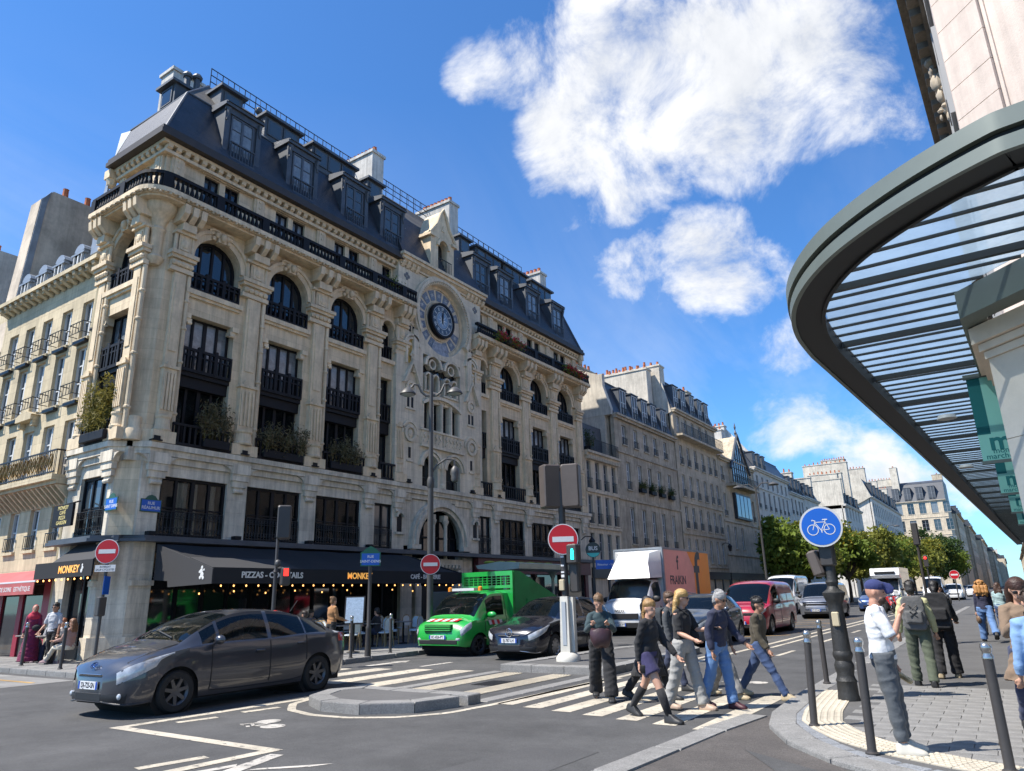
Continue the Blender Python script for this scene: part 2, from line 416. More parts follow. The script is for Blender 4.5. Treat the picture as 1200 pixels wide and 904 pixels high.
# --- raised side-street crossing on the left with worn yellow lines
sx = MB(); rect(sx, -45, -18.2, 6.3, 8.9, .004); o = sx.obj('side_street_crossing', slab_m); struct(o, 'pale paved strip across the side street with worn yellow lines')
for y in (6.75, 7.5, 8.2):
    q = MB(); strip(q, [(-40, y), (-18.6, y)], .12, .008); q.obj('yellow_line', paint_y, o)

# --- right pavement with its rounded corner
ZR = .05
edgeR = [(-3.15, 260), (-3.12, 40), (-3.1, 16), (-3.02, 12.1), (-2.97, 11.0), (-2.9, 10.1), (-2.74, 9.45), (-2.51, 8.93), (-2.24, 8.42), (-1.94, 8.0), (-1.51, 7.58), (-.9, 7.2), (-.2, 6.95), (.8, 6.75), (3, 6.6), (14, 6.5)]
innR = offset_line(edgeR, .30)
pavR = poly_slab('pavement', [tuple(p) for p in innR]+[(14, 260)], -.02, ZR, asphalt3)
struct(pavR, 'pavement with granite setts and asphalt along the shopfront under the canopy')
kerb_stones(pavR, edgeR[2:], .31, -.02, ZR+.004, granite, step=.95)
kerb_stones(pavR, [(-3.15, 64), (-3.1, 16.2)], .31, -.02, ZR+.004, granite, step=1.6)
# second course of small dark blocks inside the kerb
l2 = offset_line(edgeR, .325)
kerb_stones(pavR, [tuple(p) for p in l2[3:13]], .13, -.02, ZR+.006, granite_d, step=.32, name='edging_block')
# tactile paving
tl = [(-2.74, 12.7), (-2.66, 11.6), (-2.57, 10.6), (-2.42, 9.75), (-2.12, 9.12), (-1.78, 8.62), (-1.36, 8.2), (-.7, 7.8), (.2, 7.5), (1.6, 7.3)]
pp = resample(tl, .2); qq = offset_line(pp, .46)
for i in range(len(pp)-1):
    a, b, c, d = pp[i], pp[i+1], qq[i+1], qq[i]
    mb = MB(); g = .004; z = ZR+.010
    o4 = [a+(b-a)*.02, b-(b-a)*.02, c-(c-d)*.02, d+(c-d)*.02]
    mb.loft([[(p.x, p.y, ZR-.005) for p in o4], [(p.x, p.y, z) for p in o4]])
    for iu in range(3):
        for iv in range(6):
            u = (iu+.5)/3; v = (iv+.5)/6; P = a*(1-u)*(1-v)+b*u*(1-v)+c*u*v+d*(1-u)*v; r = .022
            mb.loft([[(P.x+r*sx_, P.y+r*sy_, z-.001) for sx_, sy_ in ((-1, -1), (1, -1), (1, 1), (-1, 1))], [(P.x+r*.6*sx_, P.y+r*.6*sy_, z+.007) for sx_, sy_ in ((-1, -1), (1, -1), (1, 1), (-1, 1))]])
    mb.obj('tactile_tile', tactile_m, pavR)
# granite setts
pw, ph = .40, .26
pv = MB().loft([[(-pw/2+.003, -ph/2+.003, 0), (pw/2-.003, -ph/2+.003, 0), (pw/2-.003, ph/2-.003, 0), (-pw/2+.003, ph/2-.003, 0)],
                [(-pw/2+.003, -ph/2+.003, .015), (pw/2-.003, -ph/2+.003, .015), (pw/2-.003, ph/2-.003, .015), (-pw/2+.003, ph/2-.003, .015)],
                [(-pw/2+.007, -ph/2+.007, .017), (pw/2-.007, -ph/2+.007, .017), (pw/2-.007, ph/2-.007, .017), (-pw/2+.007, ph/2-.007, .017)]]).mesh('paving_stone')
def inside_x(y):     # x of the tactile strip's inner edge at this y
    return interp(y, [(7.4, .6), (7.8, -.2), (8.2, -.85), (8.62, -1.4), (9.12, -1.72), (9.75, -1.98), (10.6, -2.12), (11.6, -2.2), (13.8, -2.25)])
n = 0
for r_ in range(24):
    y = 7.62+r_*ph
    for c_ in range(14):
        x = -2.6+c_*pw+(r_ % 2)*pw/2
        if x-pw/2 < inside_x(y)+.03 or x > 1.9 or n >= 295: continue
        link('paving_stone', pv, paver_m, pavR, (x, y, ZR-.008+random.uniform(-.0025, .0025))); n += 1
q = MB(); strip(q, [(-.05, 13.8), (.35, 40)], .03, ZR+.004); q.obj('pale_joint', granite, pavR)
q = MB(); strip(q, [(-2.7, 19.5), (1.2, 19.9)], .03, ZR+.004); q.obj('pale_joint', granite, pavR)

# --- flush granite strip at the mouth of the side road, browner asphalt behind it
st = thing('kerb_strip', 'flush granite kerb strip across the mouth of the side road', 'kerb', (0, 0, 0)); struct(st)
kerb_stones(st, [(-3.62, 1.5), (-3.55, 6.5), (-3.38, 9.2), (-3.12, 11.15)], -.30, -.01, .02, granite, step=1.25)
ap = MB(); ap.add([(p[0], p[1], .004) for p in [(-3.3, 1.5), (-3.24, 6.4), (-3.08, 9.2), (-2.93, 10.4), (-2.72, 9.4), (-2.25, 8.4), (-1.5, 7.55), (-.2, 6.93), (3, 6.58), (12, 6.4), (12, 1.5)]], [tuple(range(11))])
struct(ap.obj('side_road', asphalt2), 'brownish asphalt of the side road beside the rounded pavement corner')
for (pts) in [[(-2.6, 8.05), (-2.05, 7.2), (-.95, 6.3), (-.1, 6.1), (-.8, 6.75), (-1.7, 7.4)], [(-2.2, 6.3), (-1.7, 5.7), (-1.3, 5.9), (-1.6, 6.5)]]:
    q = MB(); q.add([(x, y, .008) for x, y in pts], [tuple(range(len(pts)))]); struct(q.obj('asphalt_repair', asphalt), 'dark repair patch in the side road asphalt')

# --- the two traffic islands
def island(label, outline, flat):
    """outline counter-clockwise, kerb stones all round"""
    t = thing('traffic_island', label, 'traffic island'); struct(t)
    cl = outline+[outline[0]]
    per = resample(cl, .02)
    kerb_stones(t, cl+[cl[1]], .32, -.01, .15, granite, step=.82, gap=.006)
    inn = offset_line(cl+[cl[1]], .315)[1:-1]
    MB().prism([tuple(p) for p in inn], 'xy', -.005, .142).obj('island_top', asphalt3, t)
    return t
i1 = [(-7.25, 9.75), (-9.9, 9.75), (-10.05, 9.1), (-9.85, 8.55), (-9.4, 8.15), (-8.8, 7.98), (-8.2, 8.02), (-7.65, 8.3), (-7.3, 8.8)]
def dens(p, s=.12): return [tuple(v) for v in resample(p+[p[0]], s)]
island('rounded granite edged traffic island between the crossing and the cycle symbol', dens(i1), 0)
i2 = [(-7.1, 13.9), (-7.2, 19.5), (-7.6, 20.3), (-8.4, 20.6), (-9.2, 20.3), (-9.6, 19.5), (-9.9, 13.9)]
island('granite edged traffic island carrying the signal post with the big no entry sign', dens(i2), 0)
# tactile and granite strips in the gap between the islands
gap_t = thing('island_gap_paving', 'tactile and granite strips set in the gap between the two islands', 'paving'); struct(gap_t)
for x in (-9.5, -8.3):
    for i in range(16):
        y0 = 10.4+i*.205; mb = MB(); mb.box(x, y0, -.01, x+.46, y0+.2, .012)
        for iu in range(6):
            for iv in range(3):
                mb.box(x+.03+iu*.073, y0+.02+iv*.065, .011, x+.07+iu*.073, y0+.055+iv*.065, .018)
        mb.obj('tactile_tile', tactile_m, gap_t)
for x in (-9.92, -7.45):
    for i in range(4): MB().bbox(x, 9.82+i*1.01, -.02, x+.28, 10.82+i*1.01, .016, .012).obj('granite_block', granite, gap_t)
gr = MB()
for i in range(7): gr.box(-8.85+i*.075, 11.6, .002, -8.82+i*.075, 12.35, .010)
gr.obj('drain_grate', mat('cast_iron', (.06, .06, .065), .6, .5), gap_t)

# --- painted markings
def marking(name, label, build, m=paint, z=.004):
    mb = MB(); build(mb); return struct(mb.obj(name, m), label)
for i, (a, b, y0, y1) in enumerate([(-14.25, -13.7, 10.9, 13.2), (-13.2, -12.65, 10.8, 13.5), (-12.1, -11.55, 10.7, 13.7), (-10.98, -10.43, 10.6, 13.8)]):
    marking('zebra_stripe', 'worn cream zebra stripe before the terrace', lambda q: rect(q, a, b, y0, y1, .004))
for i in range(7):
    x = -6.95+i*.575; y0 = 9.75-.135*i; y1 = 13.6-.24*i
    marking('zebra_stripe', 'cream zebra stripe under the crossing pedestrians', lambda q: rect(q, x, x+.31, y0, y1, .004))
def outline_poly(pts, off): return [tuple(p) for p in offset_line(pts, off)]
ol = [(-9.95, 9.7)]+[(-10.05, 9.1), (-9.85, 8.55), (-9.4, 8.15), (-8.8, 7.98), (-8.2, 8.02), (-7.65, 8.3), (-7.3, 8.8), (-7.2, 9.75), (-7.05, 13.8), (-7.05, 19)]
marking('island_outline', 'cream painted line curving round the traffic islands', lambda q: strip(q, outline_poly([tuple(v) for v in resample(ol, .15)], -.25), .13, .004))
marking('zigzag_line', 'cream zigzag line painted on the road beside the grey car', lambda q: [strip(q, p, .17, z) for p, z in (([(-10.36, 9.2), (-10.5, 5.82)], .004), ([(-10.6, 5.8), (-7.12, 5.76)], .0045), ([(-7.2, 5.84), (-7.33, 3.6)], .005))])
for (a, b) in (((-10.12, 6.42), (-10.0, 6.98)), ((-10.06, 7.45), (-9.96, 8.05)), ((-7.72, 4.5), (-7.58, 5.2)), ((-7.8, 3.2), (-7.74, 3.8))):
    marking('dash', 'short cream dash beside the zigzag line', lambda q: strip(q, [a, b], .15, .004))
marking('road_arrow', 'pale painted arrow head on the road in the foreground', lambda q: [q.add([(x, y, .004) for x, y in p], [tuple(range(len(p)))]) for p in ([(-7.05, 5.62), (-6.88, 5.66), (-6.52, 4.6), (-6.72, 4.6)], [(-6.95, 5.13), (-6.86, 5.05), (-7.0, 4.4), (-7.12, 4.4)], [(-6.62, 4.98), (-6.58, 5.1), (-6.05, 5.62), (-6.15, 5.4)])], paint_w)
def bike_mark(q, cx, cy, s, rot):
    T = Matrix.Rotation(rot, 3, 'Z')
    def P(x, y): v = T @ Vector((x*s, y*s, 0)); return (cx+v.x, cy+v.y, .004)
    for wx in (-.42, .42): q.add([P(wx+.3*math.cos(2*PI*i/20), .3*math.sin(2*PI*i/20)) for i in range(20)], [tuple(range(20))])
    for a, b, w in (((-.42, 0), (-.1, .42), .08), ((-.1, .42), (.36, .42), .08), ((.36, .42), (.42, 0), .08), ((-.1, .42), (.05, .02), .08), ((.05, .02), (.36, .42), .07), ((.36, .42), (.3, .66), .08), ((.12, .66), (.4, .66), .08), ((-.2, .55), (.0, .55), .09)):
        d = Vector((b[0]-a[0], b[1]-a[1])).normalized(); nrm = Vector((-d.y, d.x))*w/2
        vv = [P(a[0]+nrm.x, a[1]+nrm.y), P(a[0]-nrm.x, a[1]-nrm.y), P(b[0]-nrm.x, b[1]-nrm.y), P(b[0]+nrm.x, b[1]+nrm.y)]
        q.add([(v[0], v[1], .0045) for v in vv], [(0, 1, 2, 3)])
marking('cycle_symbol', 'pale bicycle symbol painted on the road beside the rounded island', lambda q: bike_mark(q, -8.75, 6.95, .55, R(148)), paint_w)
marking('cycle_symbol', 'pale bicycle symbol painted in the lane beyond the zebra stripes', lambda q: bike_mark(q, -4.3, 13.9, .6, R(148)), paint_w)
for i in range(14):
    y = 14.2+i*5.2
    marking('lane_dash', 'thin cream lane dash along the cycle lane', lambda q: rect(q, -5.25, -5.13, y, y+1.7, .004))
marking('lane_line', 'long pale lane line beside the parked red van', lambda q: rect(q, -6.55, -6.4, 14.3, 90, .004))
marking('lane_line', 'second pale lane line beside the parked silver van', lambda q: rect(q, -6.1, -5.98, 22, 90, .004))
for i in range(8):
    y = 26+i*2.4
    marking('bus_zigzag', 'worn yellow box stroke on the road by the vans', lambda q: strip(q, [(-9.6, y), (-7.0, y+1.2 if i % 2 else y+2.2)], .14, .004), paint_y)
marking('road_arrow', 'worn pale arrow on the road before the green truck', lambda q: q.add([(x, y, .004) for x, y in [(-14.0, 13.9), (-13.75, 13.9), (-13.75, 15), (-13.6, 15), (-13.88, 15.5), (-14.15, 15), (-14.0, 15)]], [tuple(range(7))]), paint_w)
marking('lane_dash', 'short pale dash on the road before the black car', lambda q: rect(q, -12.45, -12.3, 14.2, 15.4, .004), paint_w)

for i, pts in enumerate(([(-13.5, 3.6), (-10.9, 3.2), (-10.5, 4.4), (-13.1, 4.9)], [(-5.0, 5.2), (-3.95, 5.5), (-3.9, 7.3), (-4.7, 7.2)])):
    q = MB(); q.add([(x, y, .003) for x, y in pts], [(0, 1, 2, 3)]); struct(q.obj('asphalt_patch', mat('asphalt_newer', (.069, .068, .068), .85, var=.2, vscale=1, bump=.4, bscale=140, facets=(170, .3))), 'darker rectangular patch in the road asphalt')
# ================================================================ corner building with the clock
stone = mat('limestone', (.73, .58, .385), .85, var=.10, vscale=2.0, bump=.15, bscale=30, streak=.22, dirt=.16, brick=(.95, .36, .006, .012, .80))
stone_p = mat('limestone_plain', (.74, .59, .395), .85, var=.12, vscale=3.5, bump=.2, bscale=30, streak=.20, dirt=.18)
stone_w = mat('limestone_pale', (.70, .62, .49), .85, var=.12, vscale=2.5, bump=.2, bscale=30, streak=.30, dirt=.22, brick=(.9, .42, .005, .01, .82))
stone_c = mat('limestone_clock', (.71, .61, .455), .85, var=.10, vscale=2.5, bump=.15, bscale=30, streak=.2, dirt=.12, brick=(.8, .33, .005, .01, .84))
black_p = mat('black_paint', (.010, .010, .012), .6, spec=.25, var=.1, vscale=6)
black_w = mat('black_joinery', (.010, .010, .012), .55, spec=.25, var=.1, vscale=6)
iron = mat('wrought_iron', (.02, .02, .022), .5, metal=.3)
def glassm(name, tint, see, bump=.01):
    if name in MATS: return MATS[name]
    m = mat(name, tint, .03, spec=1.0, bump=bump, bscale=1.3); nt = m.node_tree; P = nt.nodes['Principled BSDF']; tp = nt.nodes.new('ShaderNodeBsdfTransparent'); tp.inputs[0].default_value = (.92, .95, .95, 1); mx = nt.nodes.new('ShaderNodeMixShader'); lw = nt.nodes.new('ShaderNodeFresnel'); lw.inputs[0].default_value = 1.7
    mr = nt.nodes.new('ShaderNodeMapRange'); nt.links.new(lw.outputs[0], mr.inputs[0]); mr.inputs[1].default_value = 0; mr.inputs[2].default_value = .6; mr.inputs[3].default_value = see; mr.inputs[4].default_value = 0
    nt.links.new(mr.outputs[0], mx.inputs[0]); nt.links.new(P.outputs[0], mx.inputs[1]); nt.links.new(tp.outputs[0], mx.inputs[2]); nt.links.new(mx.outputs[0], nt.nodes['Material Output'].inputs[0]); return m
glass_a = mat('window_glass', (.012, .016, .022), .04, spec=1.0, bump=.012, bscale=1.3); glass_t = glassm('clear_pane', (.01, .013, .016), .9, .015); curtain_m = mat('curtain', (.8, .8, .78), .9, var=.08)
glass_b = mat('window_glass_blue', (.05, .065, .075), .06, spec=1.0, bump=.02, bscale=1.1)  # base tint lifted to stand for room and reflections in the pane
glass_c = mat('curtain_reflect_glass', (.19, .215, .235), .12, spec=.9, var=.35, vscale=5, bump=.02, bscale=1.5)  # pale base colour stands for curtains and for reflections on the glass
slate = mat('slate', (.040, .043, .052), .5, var=.35, vscale=1.2, bump=.1, bscale=50, dirt=.2, brick=(.24, .13, .006, .02, .62))
zinc = mat('zinc', (.30, .33, .36), .5, metal=.35, var=.18, vscale=2, dirt=.25)
zinc_d = mat('zinc_dark', (.085, .095, .11), .55, metal=.2, var=.18, vscale=2, dirt=.2)
gutter_m = mat('gutter_brown', (.045, .036, .03), .6, var=.2)
chim_m = mat('chimney_render', (.56, .54, .50), .9, var=.1, vscale=1.5, dirt=.3, streak=.3, bump=.2, bscale=20)
pot_m = mat('terracotta_pot', (.42, .13, .055), .8, var=.25, vscale=6)
gold_m = mat('gold_mosaic', (.52, .34, .10), .5, var=.2, vscale=20)
blue_m = mat('blue_mosaic', (.17, .205, .26), .5, var=.3, vscale=14)
bulb_m = mat('warm_bulb', (1, .48, .14), .4, emit=1.5)
PANES = [glass_a, glass_a, glass_b, glass_c]

CB = thing('corner_building', 'cream stone corner building with round clock, black balconies and slate mansard roof', 'building', (-22, 11.35, 0), PI/2)
LEN = 30.
BAYS = [2.4, 5.6, 8.75, 21.25, 24.4, 27.6]
NARROW = [11.3, 18.7]
SIDE_U = 1.6            # depth of the side bay's centre
def FM(u, z=0): return Matrix.Translation((u, 0, z))
def SM(v, z=0): return Matrix.Translation((0, v, z)) @ Matrix.Rotation(-PI/2, 4, 'Z')
# ---- wall
w = MB()
hw = .95
ops = []
for c in BAYS: ops += [(c-hw, c+hw, 6.65, 11.3), (c-hw, c+hw, 12.2, 14.5)]
for c in NARROW: ops += [(c-.36, c+.36, 6.65, 11.3), (c-.36, c+.36, 12.2, 14.5)]
ops.append((15-3.2, 15+3.2, 5.6, 17.6))
wall_open(w, .5, LEN, 6.6, 15.2, ops, 0, .6)
def arch_fill(mb, c, r, zs, top, y0, y1, n=12):
    for i in range(n):
        a = PI*i/n; b = PI*(i+1)/n
        p = [(c+r*math.cos(t), zs+r*math.sin(t)) for t in (a, b)]
        mb.prism([p[0], p[1], (p[1][0], top), (p[0][0], top)], 'xz', y0, y1)
for c in BAYS: arch_fill(w, c, hw, 13.45, 14.5, 0, .6)
for c in NARROW: arch_fill(w, c, .36, 13.75, 14.5, 0, .6, 8); [w.box(c-.36, 0, 13.75, c-.36+.0001, .6, 14.5)]
# side wall (x = 0 plane), bay in the middle
sw = MB()
wall_open(sw, -3.25, -.5, 6.6, 15.2, [(-SIDE_U-hw, -SIDE_U+hw, 6.65, 11.3), (-SIDE_U-hw, -SIDE_U+hw, 12.2, 14.5)], 0, .6)
arch_fill(sw, -SIDE_U, hw, 13.45, 14.5, 0, .6)
w.add([tuple(SM(0) @ Vector(p)) for p in sw.v], sw.f)
# chamfered corner
w.prism([(.5, 0), (.62, .6), (.6, .62), (0, .5)], 'xy', .1, 15.2)
# attic storey
aop = []
for c in BAYS: aop += [(c-.74, c-.12, 15.35, 16.92), (c+.12, c+.74, 15.35, 16.92)]
for c in NARROW: aop.append((c-.3, c+.3, 15.35, 16.92))
wall_open(w, .16, LEN, 15.2, 17.75, aop+[(11.9, 18.1, 15.2, 17.75)], .15, .65)
sa = MB(); wall_open(sa, -3.25, -.16, 15.2, 17.75, [(-SIDE_U-.35, -SIDE_U+.35, 15.35, 16.92)], .15, .65)
w.add([tuple(SM(0) @ Vector(p)) for p in sa.v], sa.f)
w.box(.65, .95, .12, 6, 3.3, 17.75); w.box(6, .95, .12, LEN, 9.0, 17.75)                      # mass behind the openings
w.obj('wall', stone, CB)
# ---- first floor wall
f1 = MB(); fo = []
for c in BAYS: fo.append((c-1.2, c+1.2, 3.7, 5.6))
for c in NARROW: fo.append((c-.55, c+.55, 3.7, 5.6))
fo.append((12.6, 17.4, .1, 5.95))
wall_open(f1, .55, LEN, 3.6, 6.0, fo, -.04, .6)
sf = MB(); wall_open(sf, -3.25, -.55, 3.6, 6.0, [(-SIDE_U-.85, -SIDE_U+.85, 3.7, 5.6)], -.04, .6)
f1.add([tuple(SM(0) @ Vector(p)) for p in sf.v], sf.f)
f1.prism([(.55, -.04), (.6, .62), (.62, .6), (-.04, .55)], 'xy', 3.6, 6.0)
# corner pier on the ground floor, side piers
f1.prism([(.55, -.06), (1.25, -.06), (1.25, .6), (.6, .6), (.6, .95), (-.06, .95), (-.06, .55)], 'xy', .1, 3.6)
f1.box(-.06, 2.55, .1, .6, 3.25, 3.6)
f1.box(12.45, -.04, .1, 13.2, .6, 3.6); f1.box(16.8, -.04, .1, 17.6, .6, 3.6); f1.box(29.3, -.04, .1, 30, .6, 3.6)
f1.obj('lower_wall', stone_w, CB)
pl = MB(); pl.prism([(.6, -.14), (1.3, -.14), (1.3, .1), (.1, 1.0), (-.14, 1.0), (-.14, .6)], 'xy', .1, .75); pl.obj('corner_plinth', stone_w, CB); pl = MB()
pl.prism([(.6, -.12), (1.3, -.12), (1.3, .1), (.1, 1.0), (-.12, 1.0), (-.12, .6)], 'xy', 2.2, 2.36)
pl.obj('corner_band', stone_w, CB)
# ---- stone band over the first floor
bd = MB()
bd.prism([(.62, -.22), (LEN+.1, -.22), (LEN+.1, .1), (.1, .1), (.1, 3.3), (-.22, 3.3), (-.22, .62)], 'xy', 6.22, 6.62)
bd.prism([(.62, -.30), (LEN+.15, -.30), (LEN+.15, .1), (.1, .1), (.1, 3.35), (-.30, 3.35), (-.30, .62)], 'xy', 6.42, 6.60)
bd.prism([(.6, -.12), (LEN, -.12), (LEN, .1), (.1, .1), (.1, 3.3), (-.12, 3.3), (-.12, .6)], 'xy', 6.0, 6.22)
bd.obj('string_course', stone_w, CB)
def corbel_mesh():
    q = MB()
    q.box(-.36, -.24, 5.95, .36, .0, 6.3); q.box(-.33, -.20, 5.72, .33, -.03, 5.95); q.box(-.28, -.16, 5.5, .28, -.03, 5.72); q.box(-.2, -.12, 5.36, .2, -.03, 5.5)
    q.tube([(-.18, -.1, 5.36), (.18, -.1, 5.36)], .07, 8)
    # curved transitions to the window heads
    for s in (-1, 1):
        q.prism([(s*.36, 6.2), (s*.36, 5.95), (s*.44, 6.08), (s*.55, 6.16), (s*.7, 6.2)][::s], 'xz', -.2, -.03)
    return q.mesh('corbel')
cm = corbel_mesh()
for u in (.98, 4.0, 7.17, 10.35, 12.15, 17.85, 19.7, 22.85, 26.0, 29.3): link('corbel', cm, stone_w, CB, mtx=FM(u))
for v in (.72, 2.9): link('corbel', cm, stone_w, CB, mtx=SM(v))
led = MB()
led.prism([(.65, -.5), (LEN, -.5), (LEN, 0), (.1, .0), (0, .1), (0, 3.25), (-.5, 3.25), (-.5, .65)], 'xy', 3.5, 3.6)
led.prism([(.65, -.42), (LEN, -.42), (LEN, 0), (.1, .0), (0, .1), (0, 3.25), (-.42, 3.25), (-.42, .65)], 'xy', 3.6, 3.68)
led.obj('ledge', zinc_d, CB)

# ---- windows
def win_rect(hw, z0, z1, lights, trans=(), fw=.07, y=.34):
    f = MB(); f.box(-hw, y-.04, z0, -hw+fw, y+.08, z1); f.box(hw-fw, y-.04, z0, hw, y+.08, z1)
    f.box(-hw+fw, y-.04, z1-fw, hw-fw, y+.08, z1); f.box(-hw+fw, y-.04, z0, hw-fw, y+.08, z0+fw)
    for i in range(1, lights):
        x = -hw+2*hw*i/lights; t = .065 if lights == 4 and i == 2 else .045
        f.box(x-t, y-.03, z0+fw, x+t, y+.06, z1-fw)
    for z in trans:
        for i in range(lights):
            a = -hw+2*hw*i/lights+.066; b = -hw+2*hw*(i+1)/lights-.066
            f.box(a, y-.015, z-.025, b, y+.045, z+.025)
    p = MB(); p.box(-hw+.02, y+.022, z0+.02, hw-.02, y+.034, z1-.02)
    return f.mesh('window'), p.mesh('pane')
def win_arch(hw, z0, zs, y=.34, lights=4):
    f = MB(); f.arch(0, zs, hw-.09, hw, y-.04, y+.08, 0, PI, 16)
    f.box(-hw, y-.04, z0, -hw+.09, y+.08, zs); f.box(hw-.09, y-.04, z0, hw, y+.08, zs); f.box(-hw+.09, y-.04, z0, hw-.09, y+.08, z0+.08)
    for i in range(1, lights):
        x = -hw+2*hw*i/lights; f.box(x-.045, y-.03, z0+.08, x+.045, y+.06, zs+math.sqrt(max(0, (hw-.06)**2-x*x)))
    p = MB(); p.prism([(-hw+.02, z0+.02), (hw-.02, z0+.02)]+[(math.cos(PI*i/16)*(hw-.02), zs+math.sin(PI*i/16)*(hw-.02)) for i in range(17)], 'xz', y+.022, y+.034)
    return f.mesh('window'), p.mesh('pane')
def win(parent, ms, mtx, fm, pm):
    o = link('window', ms[0], fm, parent, mtx=mtx); link('pane', ms[1], pm, o); return o
W_arch = win_arch(.95, 12.2, 13.45); W_3 = win_rect(.95, 9.2, 11.3, 4, (10.55,)[:0]); W_2 = win_rect(.95, 6.65, 8.78, 4)
W_1 = win_rect(1.2, 3.7, 5.6, 4, (4.62,), .09, .1); W_1n = win_rect(.55, 3.7, 5.6, 2, (4.62,), .08, .1); W_1s = win_rect(.85, 3.7, 5.6, 3, (4.62,), .08, .1)
W_na = win_arch(.36, 12.2, 13.75, lights=1); W_n3 = win_rect(.36, 9.2, 11.3, 1); W_n2 = win_rect(.36, 6.65, 8.78, 1)
W_at = win_rect(.31, 15.35, 16.92, 2, (16.3,), .05, .3); W_as = win_rect(.35, 15.35, 16.92, 2, (16.3,), .05, .3)
# balustrades in the openings: black joinery
def rail_fancy(hw, z0, z1, y, posts):
    q = MB(); q.box(-hw, y-.05, z1-.09, hw, y+.05, z1); q.box(-hw, y-.05, z0, hw, y+.05, z0+.11); q.box(-hw, y-.035, z0+(z1-z0)*.66, hw, y+.035, z0+(z1-z0)*.66+.05)
    for i in range(posts+1):
        x = -hw+2*hw*i/posts; t = .065 if i % 3 == 0 else .035
        q.box(max(-hw, x-t), y-.06 if i % 3 == 0 else y-.04, z0+.05, min(hw, x+t), y+.05, z1+(.09 if i % 3 == 0 and 0 < i < posts else 0))
    return q.mesh('balustrade')
def rail_plain(hw, z0, z1, y, n, t=.03):
    q = MB(); q.box(-hw, y-.05, z1-.08, hw, y+.05, z1); q.box(-hw, y-.05, z0, hw, y+.05, z0+.09)
    for i in range(n+1):
        x = -hw+2*hw*i/n; q.box(max(-hw, x-t), y-.035, z0+.04, min(hw, x+t), y+.035, z1-.03)
    return q.mesh('balustrade')
RA = rail_fancy(1.0, 12.2, 12.88, -.02, 9); R3 = rail_fancy(.95, 9.25, 10.1, .0, 9)
R2 = rail_plain(1.12, 6.63, 7.36, -.22, 11, .035); RAn = rail_plain(.36, 12.2, 12.88, .08, 4); R3n = rail_plain(.36, 9.25, 10.1, .08, 4); R2n = rail_plain(.5, 6.63, 7.36, -.18, 5)
SP = MB(); SP.box(-.95, .12, 8.72, .95, .5, 9.28); SP.box(-.95, .02, 9.1, .95, .5, 9.28); SPm = SP.mesh('spandrel')
SPn = MB().box(-.36, .12, 8.72, .36, .5, 9.28).mesh('spandrel')
SIL = MB(); SIL.box(-1.12, -.16, 12.02, 1.12, .3, 12.2); SIL.box(-1.06, -.09, 11.92, 1.06, -.001, 12.02); SILm = SIL.mesh('sill')
SILn = MB().box(-.48, -.12, 12.02, .48, .3, 12.2).mesh('sill')
BR = MB()
for s in (-1, 1):
    BR.box(s*.95-.13, -.1, 11.12, s*.95+.13, .25, 11.3); BR.box(s*.86-.1, -.06, 10.98, s*.86+.1, .22, 11.12); BR.tube([(s*.84-.08, -.03, 10.96), (s*.84+.08, -.03, 10.96)], .06, 8)
BRm = BR.mesh('window_bracket')
AR = MB(); AR.arch(0, 13.45, .955, 1.17, -.09, .02, 0, PI, 16); AR.arch(0, 13.45, 1.17, 1.3, -.15, .02, 0, PI, 16); ARm = AR.mesh('archivolt')
ARn = MB().arch(0, 13.75, .365, .5, -.08, .02, 0, PI, 10).mesh('archivolt')
# keystone: a carved head with scrolls
KS = MB(); KS.box(-.16, -.22, 14.30, .16, .0, 14.72); KS.ball((0, -.26, 14.5), .12, .12, .17, 8, 6); KS.ball((0, -.33, 14.46), .04, .05, .06, 6, 4)
for s in (-1, 1):
    KS.ball((s*.2, -.18, 14.56), .1, .1, .12, 8, 5); KS.ball((s*.3, -.13, 14.42), .09, .08, .1, 8, 5); KS.ball((s*.42, -.1, 14.6), .1, .07, .08, 8, 5); KS.tube([(s*.14, -.2, 14.7), (s*.35, -.17, 14.74), (s*.5, -.12, 14.68)], .05, 6)
KSm = KS.mesh('keystone', True, 50)
def curtain(parent, x0, x1, z0, z1, y=.43):
    n = int((x1-x0)/.035); q = MB(); q.add([(x0+(x1-x0)*i/n, y+.03*math.sin(i*1.9), z) for z in (z0, z1) for i in range(n+1)], [(i, i+1, n+2+i, n+1+i) for i in range(n)]); q.obj('curtain', curtain_m, parent, True)
def wide_bay(M):
    a = win(CB, W_arch, M, black_w, glass_a); b = win(CB, W_3, M, black_w, glass_c); win(CB, W_2, M, black_w, glass_t)
    for n_, me, m_ in (('balustrade', RA, black_p), ('balustrade', R3, black_p), ('balustrade', R2, black_p), ('spandrel', SPm, black_p), ('sill', SILm, stone_p), ('window_bracket', BRm, stone_p), ('archivolt', ARm, stone_p), ('keystone', KSm, stone_p)):
        link(n_, me, m_, CB, mtx=M)
for c in BAYS: wide_bay(FM(c))
wide_bay(SM(SIDE_U))
for c in NARROW:
    M = FM(c); win(CB, W_na, M, black_w, glass_a); win(CB, W_n3, M, black_w, glass_a); win(CB, W_n2, M, black_w, glass_a)
    for n_, me, m_ in (('balustrade', RAn, black_p), ('balustrade', R3n, black_p), ('balustrade', R2n, black_p), ('spandrel', SPn, black_p), ('sill', SILn, stone_p), ('archivolt', ARn, stone_p)): link(n_, me, m_, CB, mtx=M)
    win(CB, W_at, M, black_w, glass_a); win(CB, W_1n, M, black_w, glass_b)
for c in BAYS:
    for s in (-.43, .43): win(CB, W_at, FM(c+s), black_w, random.choice(PANES))
    o = win(CB, W_1, FM(c), black_w, glass_t); [curtain(o, x0, x0+random.uniform(.2, .45), 3.8, 5.5, .3) for x0 in (-1.1, -.5, .1, .65) if random.random() < .55]
